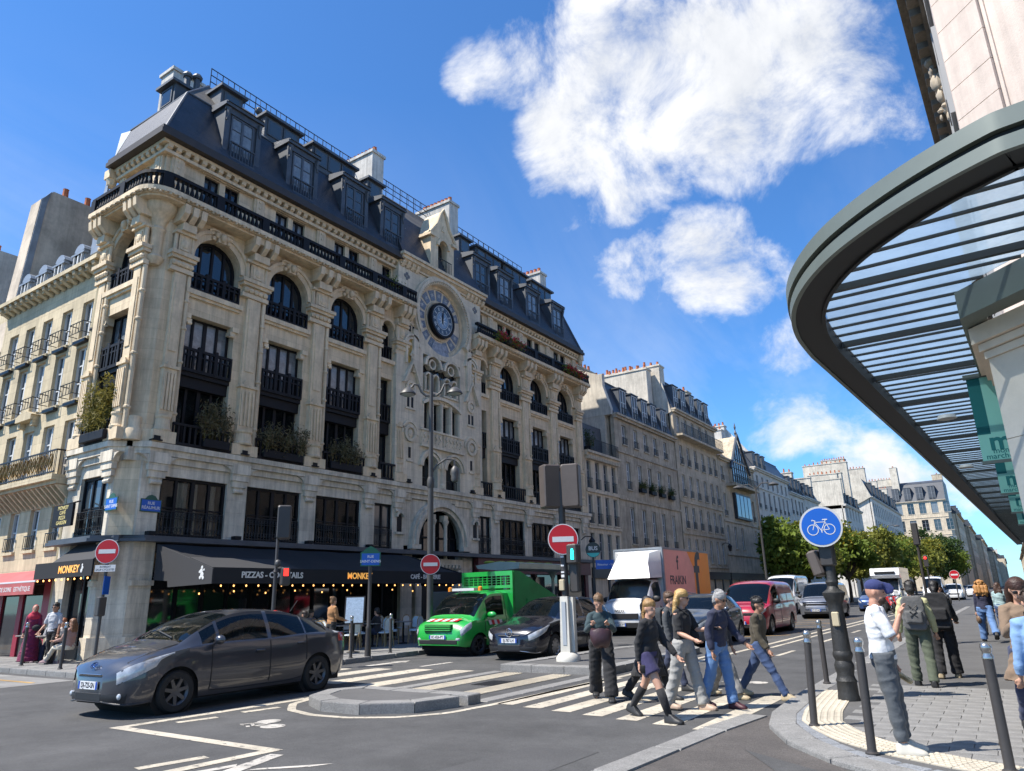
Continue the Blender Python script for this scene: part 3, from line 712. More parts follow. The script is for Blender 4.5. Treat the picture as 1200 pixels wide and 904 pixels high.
win(CB, W_as, SM(SIDE_U), black_w, glass_a); win(CB, W_1s, SM(SIDE_U), black_w, glass_b)
# lace-like iron guard rails of the first floor
def guard(hw):
    q = MB(); y = -.06
    q.tube([(-hw, y, 4.5), (hw, y, 4.5)], .02, 6); q.tube([(-hw, y, 4.28), (hw, y, 4.28)], .012, 6); q.tube([(-hw, y, 3.78), (hw, y, 3.78)], .015, 6)
    n = int(hw*2/.12)
    for i in range(n+1):
        x = -hw+2*hw*i/n; q.tube([(x, y, 3.72), (x, y, 4.5)], .011, 5)
    for i in range(n):
        x = -hw+2*hw*(i+.5)/n; q.tube([(x+.045*math.cos(a), y, 3.93+.07*math.sin(a)) for a in [2*PI*k/8 for k in range(9)]], .010, 4); q.tube([(x+.04*math.cos(a), y, 4.39+.06*math.sin(a)) for a in [2*PI*k/6 for k in range(7)]], .009, 4)
    return q.mesh('guard_rail')
G1, G1n = guard(1.12), guard(.5)
for c in BAYS: link('guard_rail', G1, iron, CB, mtx=FM(c))
for c in NARROW: link('guard_rail', G1n, iron, CB, mtx=FM(c))
link('guard_rail', guard(.8), iron, CB, mtx=SM(SIDE_U))

q = MB(); q.box(.62, .90, 3.7, LEN-.1, .94, 17.3); q.box(.90, .62, 3.7, .94, 3.2, 17.3); q.obj('dark_interior', mat('dark_room', (.035, .033, .03), .9, var=.5, vscale=.6), CB)  # dark sheet painted in for the unlit rooms behind the panes
# ---- piers between the bays
def pier_mesh(w_):
    q = MB(); a = w_/2
    q.box(-a*.92, -.30, 6.62, a*.92, .0, 7.0)
    q.lathe([(a*.62, 7.0), (a*.66, 7.06), (a*.60, 7.12), (a*.55, 7.4), (a*.62, 7.46), (a*.62, 7.52)], 10, (0, -.06, 0), PI, 2*PI)
    q.box(-a*.55, -.20, 7.5, a*.55, 0, 9.12)
    for i in range(4):
        x = -a*.4+a*.8*i/3; q.box(x-.035, -.245, 7.7, x+.035, -.2, 8.98)
    q.box(-a*.66, -.26, 9.12, a*.66, 0, 9.22); q.arch(0, 9.22, 0.02, a*.4, -.22, 0, 0, PI, 8)
    q.box(-a*.5, -.14, 9.22, a*.5, 0, 12.6); q.box(-a*.34, -.17, 9.75, a*.34, -.14, 12.2)
    q.tube([(a*.82, -.06, 6.9), (a*.82, -.06, 12.6)], .085, 8)
    for z in (7.6, 9.4, 10.6, 11.6): q.lathe([(.085, z), (.12, z+.04), (.12, z+.09), (.085, z+.13)], 8, (a*.82, -.06, 0))
    q.box(-a*1.0, -.2, 12.62, a*1.0, 0, 12.78)
    for i in range(5): q.ball((-a*.72+a*1.44*i/4, -.2, 12.9), .12, .09, .11, 7, 4)
    q.box(-a*.86, -.16, 12.78, a*.86, 0, 13.06); q.box(-a*1.08, -.28, 13.06, a*1.08, 0, 13.18); q.box(-a*1.18, -.35, 13.18, a*1.18, 0, 13.32)
    q.box(-a*.52, -.2, 13.32, a*.52, 0, 14.0); q.box(-a*.36, -.235, 13.42, a*.36, -.2, 13.88); q.ball((0, -.235, 13.65), .16, .05, .16, 8, 5)
    q.tube([(-a*.72, -.14, 13.32), (-a*.72, -.14, 14.0)], .07, 7); q.tube([(a*.72, -.14, 13.32), (a*.72, -.14, 14.0)], .07, 7)
    q.box(-a*.95, -.3, 14.0, a*.95, 0, 14.1); q.box(-a*.6, -.42, 14.1, a*.6, 0, 14.4)
    for s in (-1, 0, 1): q.prism([(0, 14.38), (-.45, 14.38), (-.68, 14.6), (-.72, 14.92), (0, 14.92)], 'yz', s*a*.75-.1, s*a*.75+.1)
    q.box(-a*.95, -.6, 14.72, a*.95, 0, 14.92)
    return q.mesh('pier')
PM_ = pier_mesh(1.15); PMe = pier_mesh(.85)
for u in (4.0, 7.18, 10.3, 19.7, 22.83, 26.0): link('pier', PM_, stone_p, CB, mtx=FM(u))
for u in (1.0, 29.25, 12.1, 17.9): link('pier', PMe, stone_p, CB, mtx=FM(u))
for v in (.55, 2.85): link('pier', PMe, stone_p, CB, mtx=SM(v))
# corner colonnette carrying the balcony
cc = MB(); cp = (.2, .2, 0)
cc.lathe([(.30, 6.62), (.30, 6.95), (.22, 7.05), (.22, 7.4)], 10, cp); cc.prism([(.66, -.2), (.75, .2), (.2, .75), (-.2, .66)], 'xy', 6.6, 7.02); cc.obj('colonnette_base', stone_p, CB, True, 40); cc = MB()
cc.lathe([(.16, 12.7), (.27, 12.86), (.3, 12.95), (.2, 13.05), (.21, 13.9), (.26, 14.0), (.2, 14.1), (.26, 14.3), (.36, 14.5), (.5, 14.62), (.56, 14.8), (.56, 14.92)], 12, cp)
cc.obj('corner_colonnette', stone_p, CB, True)

# ---- long balcony with balusters, turning the corner
def balcony(u0, u1, corner):
    y0 = -.75
    out = []
    if corner:
        rr = .9; path = [(u1, y0)]+[(y0+rr+rr*math.cos(t), y0+rr+rr*math.sin(t)) for t in [R(270-11.25*i) for i in range(9)]]+[(y0, 3.25)]
        inner = [(u1, .15), (.15, .15), (.15, 3.25)]
    else: path = [(u1, y0), (u0, y0)]; inner = [(u1, .15), (u0, .15)]
    def slab(z0, z1, off):
        p = [tuple(v) for v in offset_line(path, off)]
        return MB().prism(p+inner[::-1], 'xy', z0, z1)
    b = slab(15.06, 15.22, 0.02).obj('balcony', stone_p, CB)
    for z0, z1, of in ((14.92, 15.0, -.16), (15.0, 15.06, -.08)): slab(z0, z1, of).obj('balcony_moulding', stone_p, b)
    zz = MB()
    pts = resample(path, .16)
    for i in range(len(pts)-1):
        m_ = (pts[i]+pts[i+1])/2; zz.ball((m_.x, m_.y+.0, 15.03+(.02 if i % 2 else -.02)), .055, .055, .045, 6, 4)
    zz.obj('carved_moulding', stone_p, b)['kind'] = 'stuff'
    rail = MB(); p1 = offset_line(path, -.0); 
    for z0, z1, h_ in ((15.20, 15.29, .1), (15.72, 15.84, .11)):
        l = [tuple(v) for v in offset_line(path, -.04)]; r_ = [tuple(v) for v in offset_line(path, -.04-2*h_)]
        rail.prism(l+r_[::-1], 'xy', z0, z1)
    rail.obj('balcony_rail', black_p, b)
    bm_ = MB().lathe([(.058, 0), (.058, .04), (.078, .1), (.072, .17), (.046, .28), (.042, .36), (.062, .42), (.062, .46)], 7).mesh('baluster', True)
    post = MB().box(-.15, -.12, 0, .15, .12, .50).mesh('balcony_post')
    mid = [tuple(v) for v in offset_line(path, -.14)]
    pts = resample(mid, .178)
    for i, p in enumerate(pts):
        d = (pts[min(i+1, len(pts)-1)]-pts[max(i-1, 0)]); ang = math.atan2(d.y, d.x)
        if i % 11 == 5: link('balcony_post', post, black_p, b, (p.x, p.y, 15.26), ang)
        else: link('baluster', bm_, black_p, b, (p.x, p.y, 15.275))
    return b
balcony(0, 12.55, True); balcony(17.45, 30.05, False)

# ---- attic pilasters, cornice, gutter
at = MB(); at.box(-.24, .05, 15.2, .24, .15, 17.2); at.box(-.15, .02, 15.9, .15, .05, 17.0)
for z in (16.1, 16.35, 16.6, 16.85): at.ball((0, .03, z), .07, .05, .07, 6, 4)
atm = at.mesh('attic_pilaster')
for u in (.55, 4.0, 7.18, 10.3, 19.7, 22.83, 26.0, 29.4): link('attic_pilaster', atm, stone_p, CB, mtx=FM(u))
for v in (.5, 2.9): link('attic_pilaster', atm, stone_p, CB, mtx=SM(v))
lnt = MB().box(-.9, .06, 16.95, .9, .15, 17.1).mesh('lintel')
for c in BAYS: link('lintel', lnt, stone_p, CB, mtx=FM(c))
for a, b in ((0, 11.9), (18.1, LEN)):
    cn = MB()
    if a == 0:
        cn.prism([(-.16, -.16), (b, -.16), (b, .6), (.6, .6), (.6, 3.3), (-.16, 3.3)], 'xy', 17.5, 17.62)
        cn.prism([(-.05, -.05), (b, -.05), (b, .6), (.6, .6), (.6, 3.3), (-.05, 3.3)], 'xy', 17.2, 17.32)
    else: cn.box(a, -.16, 17.5, b+.1, .6, 17.62); cn.box(a, -.05, 17.2, b+.05, .6, 17.32)
    cn.obj('cornice', stone_p, CB)
md = MB(); md.prism([(.14, 17.5), (-.15, 17.5), (-.13, 17.38), (-.02, 17.32), (.02, 17.24), (.14, 17.24)], 'yz', -.09, .09); mdm = md.mesh('modillion')
u = .1
while u < LEN:
    if not 11.9 < u < 18.1: link('modillion', mdm, stone_p, CB, mtx=FM(u))
    u += .335
for i in range(9): link('modillion', mdm, stone_p, CB, mtx=SM(.3+i*.335))
gt = MB()
gt.prism([(-.42, -.42), (11.95, -.42), (11.95, .5), (.5, .5), (.5, 3.35), (-.42, 3.35)], 'xy', 17.63, 17.8)
gt.prism([(-.36, -.36), (11.95, -.36), (11.95, .5), (.5, .5), (.5, 3.35), (-.36, 3.35)], 'xy', 17.8, 17.98)
gt.box(18.05, -.42, 17.63, LEN+.15, .5, 17.8); gt.box(18.05, -.36, 17.8, LEN+.1, .5, 17.98)
gt.obj('gutter', gutter_m, CB)
for xy in ((LEN-.02, -.1), (-.1, 3.4)):
    eb = MB(); eb.box(xy[0]-.2, xy[1]-.2, 17.25, xy[0]+.2, xy[1]+.2, 17.6); eb.lathe([(.05, 16.9), (.16, 17.0), (.2, 17.25)], 8, (xy[0], xy[1], 0))
    eb.obj('end_console', stone_p, CB)

# ---- roof
rf = MB()
A = [(-.2, -.2, 17.98), (LEN, -.2, 17.98), (LEN, 1.15, 20.95), (1.15, 1.15, 20.95)]
rf.add(A, [(0, 1, 2, 3)])
B = [(-.2, -.2, 17.98), (1.15, 1.15, 20.95), (1.15, 5.2, 20.95), (-.2, 3.35, 17.98)]
rf.add(B, [(0, 1, 2, 3)])
rf.add([(LEN, -.2, 17.98), (LEN, 9, 17.98), (LEN, 9, 24.25), (LEN, 4.0, 24.25), (LEN, 1.15, 20.95)], [(0, 1, 2, 3, 4)])
rf.add([(-.2, 3.35, 17.98), (1.15, 5.2, 20.95), (3.9, 8, 20.9), (3.9, 8, 17.9)], [(0, 1, 2, 3)])
ro = rf.obj('roof', slate, CB)
ru = MB()
ru.add([(1.15, 1.15, 20.95), (LEN, 1.15, 20.95), (LEN, 4.0, 24.25), (3.6, 4.0, 24.25)], [(0, 1, 2, 3)])
ru.add([(1.15, 1.15, 20.95), (3.6, 4.0, 24.25), (3.6, 6.0, 24.25), (1.15, 5.2, 20.95)], [(0, 1, 2, 3)])
ru.add([(3.6, 4.0, 24.25), (LEN, 4.0, 24.25), (LEN, 9, 24.25), (3.6, 9, 24.25)], [(0, 1, 2, 3)])
ru.add([(1.15, 5.2, 20.95), (3.6, 6, 24.25), (3.6, 9, 24.25), (3.9, 8, 20.9)], [(0, 1, 2, 3)])
ru.obj('upper_roof', mat('slate_brown', (.105, .092, .078), .7, var=.25, vscale=1.2, dirt=.3, brick=(.24, .13, .006, .02, .7)), ro)
fl = MB()                                             # hip and ridge flashings, break line
fl.tube([(-.2, -.2, 17.98), (1.15, 1.15, 20.95)], .05, 6); fl.tube([(1.15, 5.2, 20.97), (1.15, 1.15, 20.97), (LEN, 1.15, 20.97)], .05, 6); fl.tube([(LEN, -.22, 17.98), (LEN, 1.13, 20.95), (LEN, 4, 24.3)], .07, 6)
fl.tube([(1.15, 1.15, 20.95), (3.6, 4, 24.25)], .05, 6)
fl.obj('roof_flashing', zinc_d, ro)
fz = MB(); fz.add([(-.25, 3.35, 15.2), (-.25, 3.9, 15.2), (1.1, 5.9, 21.1), (1.15, 5.2, 20.97), (-.22, 3.35, 17.98)], [(0, 1, 2, 3, 4)]); fz.box(-.1, 3.3, 14.4, .3, 4.2, 15.4)
fz.obj('zinc_apron', zinc, ro)
# big dormers on the steep slope
def dormer_parts():
    b = MB(); hw_ = .78
    b.box(-hw_, -.12, 18.25, hw_, 1.15, 20.55)                                  # cheek box
    b.box(-hw_-.12, -.3, 20.55, hw_+.12, 1.2, 20.68); b.prism([(-.35, 20.68), (1.3, 20.68), (1.3, 21.05), (-.2, 20.78)], 'yz', -hw_-.06, hw_+.06)
    b.box(-hw_-.05, -.2, 18.2, -hw_+.16, -.12, 20.4); b.box(hw_-.16, -.2, 18.2, hw_+.05, -.12, 20.4); b.box(-hw_-.05, -.2, 20.3, hw_+.05, -.12, 20.55); b.box(-hw_-.1, -.28, 18.1, hw_+.1, -.1, 18.25)
    for s in (-1, 1): b.tube([(s*.72, -.26, 20.45), (s*.72, -.2, 20.1), (s*.78, -.22, 19.9)], [.09, .06, .03], 6)
    f = MB(); z0, z1, h = 18.5, 20.28, .52; y = -.13
    f.box(-h, y-.03, z0, -h+.07, y+.0, z1); f.box(h-.07, y-.03, z0, h, y, z1); f.box(-h+.07, y-.03, z1-.07, h-.07, y, z1); f.box(-.05, y-.03, z0, .05, y, z1-.07)
    for z in (19.1, 19.7): f.box(-h+.07, y-.02, z-.02, -.05, y, z+.02); f.box(.05, y-.02, z-.02, h-.07, y, z+.02)
    p = MB().box(-h+.02, y+.002, z0, h-.02, y+.006, z1-.02)
    r = MB(); r.box(-h-.04, -.34, 18.98, h+.04, -.28, 19.03); r.box(-h-.04, -.34, 18.3, h+.04, -.28, 18.35)
    for i in range(9): r.box(-h+2*h*i/8-.015, -.325, 18.3, -h+2*h*i/8+.015, -.295, 19.0)
    return b.mesh('dormer'), f.mesh('window'), p.mesh('pane'), r.mesh('guard_rail')
dm = dormer_parts()
paneB = MB().box(-.5, -.128, 18.5, .5, -.124, 20.26).mesh('pane')
for c in (3.0, 6.0, 9.05, 11.55, 18.9, 21.3, 24.4, 27.5):
    M = FM(c) @ Matrix.Translation((0, .28, 0))
    d = link('dormer', dm[0], zinc_d, CB, mtx=M); link('window', dm[1], zinc_d, d); link('pane', dm[2], random.choice([glass_b, glass_c]), d); link('guard_rail', dm[3], zinc_d, d)
# low triple dormers on the upper slope
def low_dormer(n):
    h = .42*n+.1; b = MB(); b.box(-h, 0, 21.35, h, 2.2, 22.45); b.box(-h-.12, -.2, 22.45, h+.12, 2.3, 22.57)
    b.prism([(-.1, 22.57), (2.4, 22.57), (2.4, 22.9)], 'yz', -h, h)
    f = MB(); p = []
    for i in range(n):
        x = -h+.1+.84*i+.0; f.box(x+.04, -.05, 21.55, x+.8, 0.001, 22.35)
        p.append(MB().box(x+.12, -.056, 21.62, x+.72, -.052, 22.28).mesh('pane'))
    return b.mesh('low_dormer'), f.mesh('window_band'), p
for c, n in ((3.3, 1), (5.9, 2), (8.95, 3), (11.7, 1), (19.2, 1), (21.7, 3), (24.7, 3), (27.9, 3)):
    b, f, ps = low_dormer(n); d = link('low_dormer', b, zinc_d, CB, mtx=FM(c) @ Matrix.Translation((0, 1.55, 0))); link('window_band', f, zinc_d, d)
    for p in ps: link('pane', p, random.choice([glass_a, glass_b]), d)
ks = MB()
for c in (4.6, 7.4, 10.6, 20.3, 23.2, 26.3): ks.add([(c-.55, 1.7, 21.6), (c+.25, 1.2, 21.02), (c+.5, 3.4, 23.6), (c-.35, 3.6, 23.85)], [(0, 1, 2, 3)])
ks.obj('zinc_gore', zinc, ro)
# side dormer on the hip slope
sd = link('low_dormer', low_dormer(1)[0], zinc_d, CB, mtx=SM(3.3) @ Matrix.Translation((0, 1.5, 0)))
b_, f_, p_ = low_dormer(1); link('window_band', f_, zinc_d, sd); link('pane', p_[0], glass_a, sd)
# small pinnacled vents on the clock pavilion roof
lv = MB(); lv.box(-.2, -.1, 19.6, .2, .5, 20.15); lv.prism([(-.32, 20.12), (.32, 20.12), (0, 20.65)], 'xz', -.16, .6); lvm = lv.mesh('roof_vent')
lh = MB().prism([(-.1, 19.65), (.1, 19.65), (.1, 19.95), (.05, 20.05), (-.05, 20.05), (-.1, 19.95)], 'xz', -.105, -.1).mesh('vent_opening')
for c in (13.0, 17.3): o = link('roof_vent', lvm, zinc, CB, mtx=FM(c) @ Matrix.Translation((0, .72, -.5))); link('vent_opening', lh, black_p, o)
# chimneys with their pots
def chimney(x0, x1, y0, y1, z0, z1, npots, m=chim_m):
    c = MB(); c.box(x0, y0, z0, x1, y1, z1-.16); c.box(x0-.08, y0-.08, z1-.16, x1+.08, y1+.08, z1)
    o = c.obj('chimney', m, CB)
    for i in range(npots):
        t = (i+.5)/npots; q = MB(); q.lathe([(.14, 0), (.13, .3), (.11, .42), (.13, .45)], 8, (x0+.2+(x1-x0-.4)*.5, y0+.15+(y1-y0-.3)*t, z1)); q.obj('chimney_pot', pot_m, o, True)
    return o
chimney(3.0, 4.5, 6.0, 7.0, 19.5, 25.9, 0)
chimney(12.1, 12.95, 2.2, 4.8, 21.0, 25.0, 8); chimney(18.6, 19.45, 2.2, 4.8, 21.0, 25.1, 8); chimney(29.3, 30.1, 2.4, 5.0, 20.5, 24.5, 7)
vt = MB()
for (u_, y_, h_) in ((3.1, 4.9, 24.8), (3.5, 4.8, 24.9)): vt.tube([(u_, y_, 24), (u_, y_, h_)], .14, 8); vt.lathe([(.2, h_), (.24, h_+.1), (.16, h_+.25)], 8, (u_, y_, 0))
vt.obj('roof_cowls', zinc_d, ro, True)
# roof-top railing
rr_ = MB()
for z in (24.6, 24.95, 25.3): rr_.tube([(3.7, 4.05, z), (29.4, 4.05, z)], .025, 5)
for i in range(44): rr_.tube([(3.7+i*25.7/43, 4.05, 24.2), (3.7+i*25.7/43, 4.05, 25.32)], .022, 5)
for i in range(88):
    if i % 2: rr_.tube([(3.7+i*25.7/87, 4.05, 24.6), (3.7+i*25.7/87, 4.05, 25.3)], .012, 4)
rr_.obj('roof_railing', iron, CB)
dr = MB()
for u_ in (4.4, 6.2, 7.7, 9.6, 14.2): dr.ball((u_, 3.9, 24.5), .18, .18, .2, 8, 5)
dr.obj('roof_drums', zinc_d, ro, True)

# ================================================================ clock pavilion
cx, cz = 15.05, 15.25
cw = MB()
# wall with the round recess, the tracery lights, the lancets, the twin arches and the portal cut out as polygons
def ring_fill(mb, x0, x1, z0, z1, r, y0, y1, n=32):
    """rectangle minus a disc"""
    for i in range(n):
        a = 2*PI*i/n; b = 2*PI*(i+1)/n
        def edge(t):
            c, s = math.cos(t), math.sin(t); k = []
            if c > 1e-6: k.append((x1-cx)/c)
            if c < -1e-6: k.append((x0-cx)/c)
            if s > 1e-6: k.append((z1-cz)/s)
            if s < -1e-6: k.append((z0-cz)/s)
            d = min(k); return (cx+c*d, cz+s*d)
        mb.prism([(cx+r*math.cos(a), cz+r*math.sin(a)), edge(a), edge(b), (cx+r*math.cos(b), cz+r*math.sin(b))], 'xz', y0, y1)
ring_fill(cw, 11.75, 18.35, 13.1, 17.5, 1.9, -.2, .6)
# lower part: grid with rectangular openings, arched heads filled back in
lop = [(15.05-1.45, 15.05+1.45, 9.3, 13.1), (15.05-1.42, 15.05-.32, 6.62, 8.1), (15.05+.32, 15.05+1.42, 6.62, 8.1)]
wall_open(cw, 11.75, 18.35, 6.6, 13.1, lop, -.2, .6)
for c in (15.05-.87, 15.05+.87): arch_fill(cw, c, .55, 7.55, 8.1, -.2, .6, 10)
for sx_ in (12.6, 17.0): wall_open(cw, sx_-.85, sx_+.45 if sx_ < 15 else sx_+1.35, 5.9, 6.62, [], -.1, .5)
cw.obj('clock_wall', stone_c, CB)
for sgn in (-1, 1):
    M = FM(15.05+sgn*.87); ms = win_arch(.52, 6.66, 7.55, .2, 2); win(CB, ms, M, black_w, glass_a)
gr2 = MB()
for sgn in (-1, 1):
    for i in range(8): x = 15.05+sgn*.87-.5+i/7; gr2.tube([(x, -.02, 6.66), (x, -.02, 7.05)], .012, 4)
    gr2.tube([(15.05+sgn*.87-.52, -.02, 7.06), (15.05+sgn*.87+.52, -.02, 7.06)], .018, 5)
gr2.obj('guard_rail', iron, CB)
# great ring: stepped archivolts round the disc, bead course
rg = MB()
for r0, r1, y0, y1 in ((1.90, 2.02, -.34, -.1), (2.02, 2.18, -.42, -.15), (2.18, 2.3, -.36, -.15)): rg.arch(cx, cz, r0, r1, y0, y1, R(-32), R(212), 44)
for i in range(52):
    t = R(-30+240*i/51); rg.ball((cx+1.97*math.cos(t), -.36, cz+1.97*math.sin(t)), .055, .05, .055, 6, 4)
for s in (-1, 1): rg.box(cx+s*2.1-.18, -.34, 11.9, cx+s*2.1+.18, -.18, 14.1)
rg.obj('clock_surround', stone_c, CB)
disc = MB(); disc.lathe([(0.01, 0), (1.9, 0)], 40, (0, 0, 0), cap=False)
dk = MB(); dk.prism([(cx+1.93*math.cos(2*PI*i/40), cz+1.93*math.sin(2*PI*i/40)) for i in range(40)], 'xz', .05, .3)
dobj = dk.obj('clock_disc', stone_c, CB)
rr2 = MB()
for r0, r1, y in ((1.74, 1.9, -.02), (.98, 1.06, -.02)): rr2.arch(cx, cz, r0, r1, y, .05, 0, 2*PI, 40)
rr2.obj('disc_moulding', stone_p, dobj)
for i in range(16):
    if i in (12,): continue
    t0 = R(90+i*22.5-8.2); t1 = R(90+i*22.5+8.2)
    if abs(((i*22.5+90) % 360)-270) < 12: continue
    q = MB(); q.prism([(cx+r*math.cos(t), cz+r*math.sin(t)) for r, t in ((1.14, t0), (1.68, t0), (1.68, t1), (1.14, t1))], 'xz', .03, .06)
    p = q.obj('mosaic_panel', blue_m, dobj); tm = (t0+t1)/2; f = MB()
    for k in range(6):
        a = PI*k/3; c_ = (cx+1.41*math.cos(tm), cz+1.41*math.sin(tm)); f.prism([(c_[0]+.03*math.cos(a+1.57), c_[1]+.03*math.sin(a+1.57)), (c_[0]+.15*math.cos(a), c_[1]+.15*math.sin(a)), (c_[0]-.03*math.cos(a+1.57), c_[1]-.03*math.sin(a+1.57))], 'xz', .018, .03)
    f.obj('mosaic_star', mat('mosaic_pale', (.55, .56, .55), .6), dobj)
q = MB(); q.prism([(cx-.45, cz-1.2), (cx-.72, cz-1.72), (cx, cz-2.6), (cx+.72, cz-1.72), (cx+.45, cz-1.2)], 'xz', -.06, .04); q.obj('mosaic_panel', mat('mosaic_floral', (.28, .30, .34), .5, var=.6, vscale=7), dobj)
# dial
dl = MB(); dl.prism([(cx+.84*math.cos(2*PI*i/40), cz+.84*math.sin(2*PI*i/40)) for i in range(40)], 'xz', -.22, .1)
clock = dl.obj('clock', mat('clock_dial', (.05, .075, .105), .35, var=.15, vscale=8), CB)
q = MB(); q.arch(cx, cz, .82, .93, -.28, -.05, 0, 2*PI, 40); q.obj('clock_rim', black_p, clock)
pale = mat('dial_pale', (.62, .64, .62), .5)
q = MB(); q.prism([(cx+.42*math.cos(2*PI*i/30), cz+.42*math.sin(2*PI*i/30)) for i in range(30)], 'xz', -.226, -.22); q.obj('dial_centre', mat('dial_blue', (.20, .30, .42), .45, var=.3, vscale=9), clock)
q = MB()
for i in range(8):
    a = PI*i/4; q.prism([(cx+.05*math.cos(a+1.57), cz+.05*math.sin(a+1.57)), (cx+.36*math.cos(a), cz+.36*math.sin(a)), (cx-.05*math.cos(a+1.57), cz-.05*math.sin(a+1.57))], 'xz', -.232, -.2265)
q.obj('dial_star', pale, clock)
q = MB()
for r_ in (.45, .76): q.arch(cx, cz, r_, r_+.025, -.23, -.222, 0, 2*PI, 40)
q.obj('dial_ring', pale, clock)
for i, s in enumerate(['XII', 'I', 'II', 'III', 'IIII', 'V', 'VI', 'VII', 'VIII', 'IX', 'X', 'XI']):
    a = PI/2-2*PI*i/12; M = face_mtx((cx+.61*math.cos(a), -.226, cz+.61*math.sin(a)), (0, -1, 0)) @ Matrix.Rotation(a-PI/2, 4, 'Z') @ Matrix.Diagonal((.62, 1, 1, 1))
    lettering(s, .24, pale, clock, M, .002, .004, name='numeral')
for a, l, w_ in ((R(84), .62, .035), (R(98), .44, .045), (R(264), .2, .03), (R(278), .2, .03)):
    q = MB(); q.prism([(cx+w_*math.cos(a+1.57), cz+w_*math.sin(a+1.57)), (cx+l*math.cos(a), cz+l*math.sin(a)), (cx-w_*math.cos(a+1.57), cz-w_*math.sin(a+1.57)), (cx-.05*math.cos(a), cz-.05*math.sin(a))], 'xz', -.26, -.24); q.obj('clock_hand', black_p, clock)
# twin traceried lights under the disc
tr = MB(); yT = -.02
for s in (-1, 1):
    c = cx+s*.72
    tr.arch(c, 12.55, .52, .66, -.3, .1, 0, PI, 14); tr.arch(c, 12.7, .18, .27, -.2, .1, 0, 2*PI, 16)
    for k in (-1, 1): tr.arch(c+k*.28, 12.0, .17, .26, -.2, .1, 0, PI, 8); tr.box(c+k*.5-.05, -.2, 11.3, c+k*.5+.05, .1, 12.05)
    tr.box(c-.06, -.2, 11.3, c+.06, .1, 12.1)
    tr.box(c-.6, -.2, 11.22, c+.6, .1, 11.32)
tr.box(cx-1.45, -.05, 11.0, cx-1.36, .1, 13.1); tr.box(cx+1.36, -.05, 11.0, cx+1.45, .1, 13.1)
# spandrel panels between twin lights and lancets
tr.box(cx-1.45, -.12, 10.75, cx+1.45, .1, 11.22); 
for i in range(14): tr.ball((cx-1.3+2.6*i/13, -.14, 10.98), .08, .05, .14, 6, 4)
tr.arch(cx, 8.35, 2.62, 2.76, -.3, .05, R(57), R(123), 14)
for x in (-1.42, -.72, 0, .72, 1.42): tr.box(cx+x-.09, -.16, 9.3, cx+x+.09, .1, 10.95); tr.box(cx+x-.06, -.22, 9.3, cx+x+.06, -.16, 10.8)
tr.obj('tracery', stone_c, CB)
q = MB(); q.box(cx-1.44, .12, 9.3, cx+1.44, .13, 13.1); q.obj('pane', glass_a, CB)
q = MB()
for i in range(8): x = cx-1.26+i*.36; q.box(x-.015, .09, 9.3, x+.015, .12, 12.9)
for z in (9.8, 10.3): q.box(cx-1.4, .09, z-.015, cx+1.4, .12, z+.015)
q.obj('leading', iron, CB)
pn = MB(); pn.box(cx-1.55, -.26, 8.62, cx-.06, -.2, 9.26); pn.box(cx+.06, -.26, 8.62, cx+1.55, -.2, 9.26)
for s in (-1, 1):
    for i in range(5):
        x = cx+s*(.25+i*.28); pn.tube([(x-.08, -.28, 8.72), (x+.06, -.3, 8.9), (x-.06, -.3, 9.05), (x+.08, -.28, 9.18)], .035, 5)
pn.box(cx-1.62, -.36, 8.46, cx+1.62, -.2, 8.6); pn.box(cx-1.62, -.32, 9.25, cx+1.62, -.2, 9.34)
for s in (-1, 1):
    pn.arch(cx+s*.87, 7.55, .56, .7, -.3, -.2, 0, PI, 12); pn.arch(cx+s*.87, 7.55, .72, .84, -.36, -.2, 0, PI, 12)
pn.lathe([(.14, 6.62), (.14, 6.8), (.1, 6.86), (.1, 7.4), (.16, 7.55), (.2, 7.62)], 8, (cx, -.2, 0))
pn.obj('relief_panels', stone_c, CB)
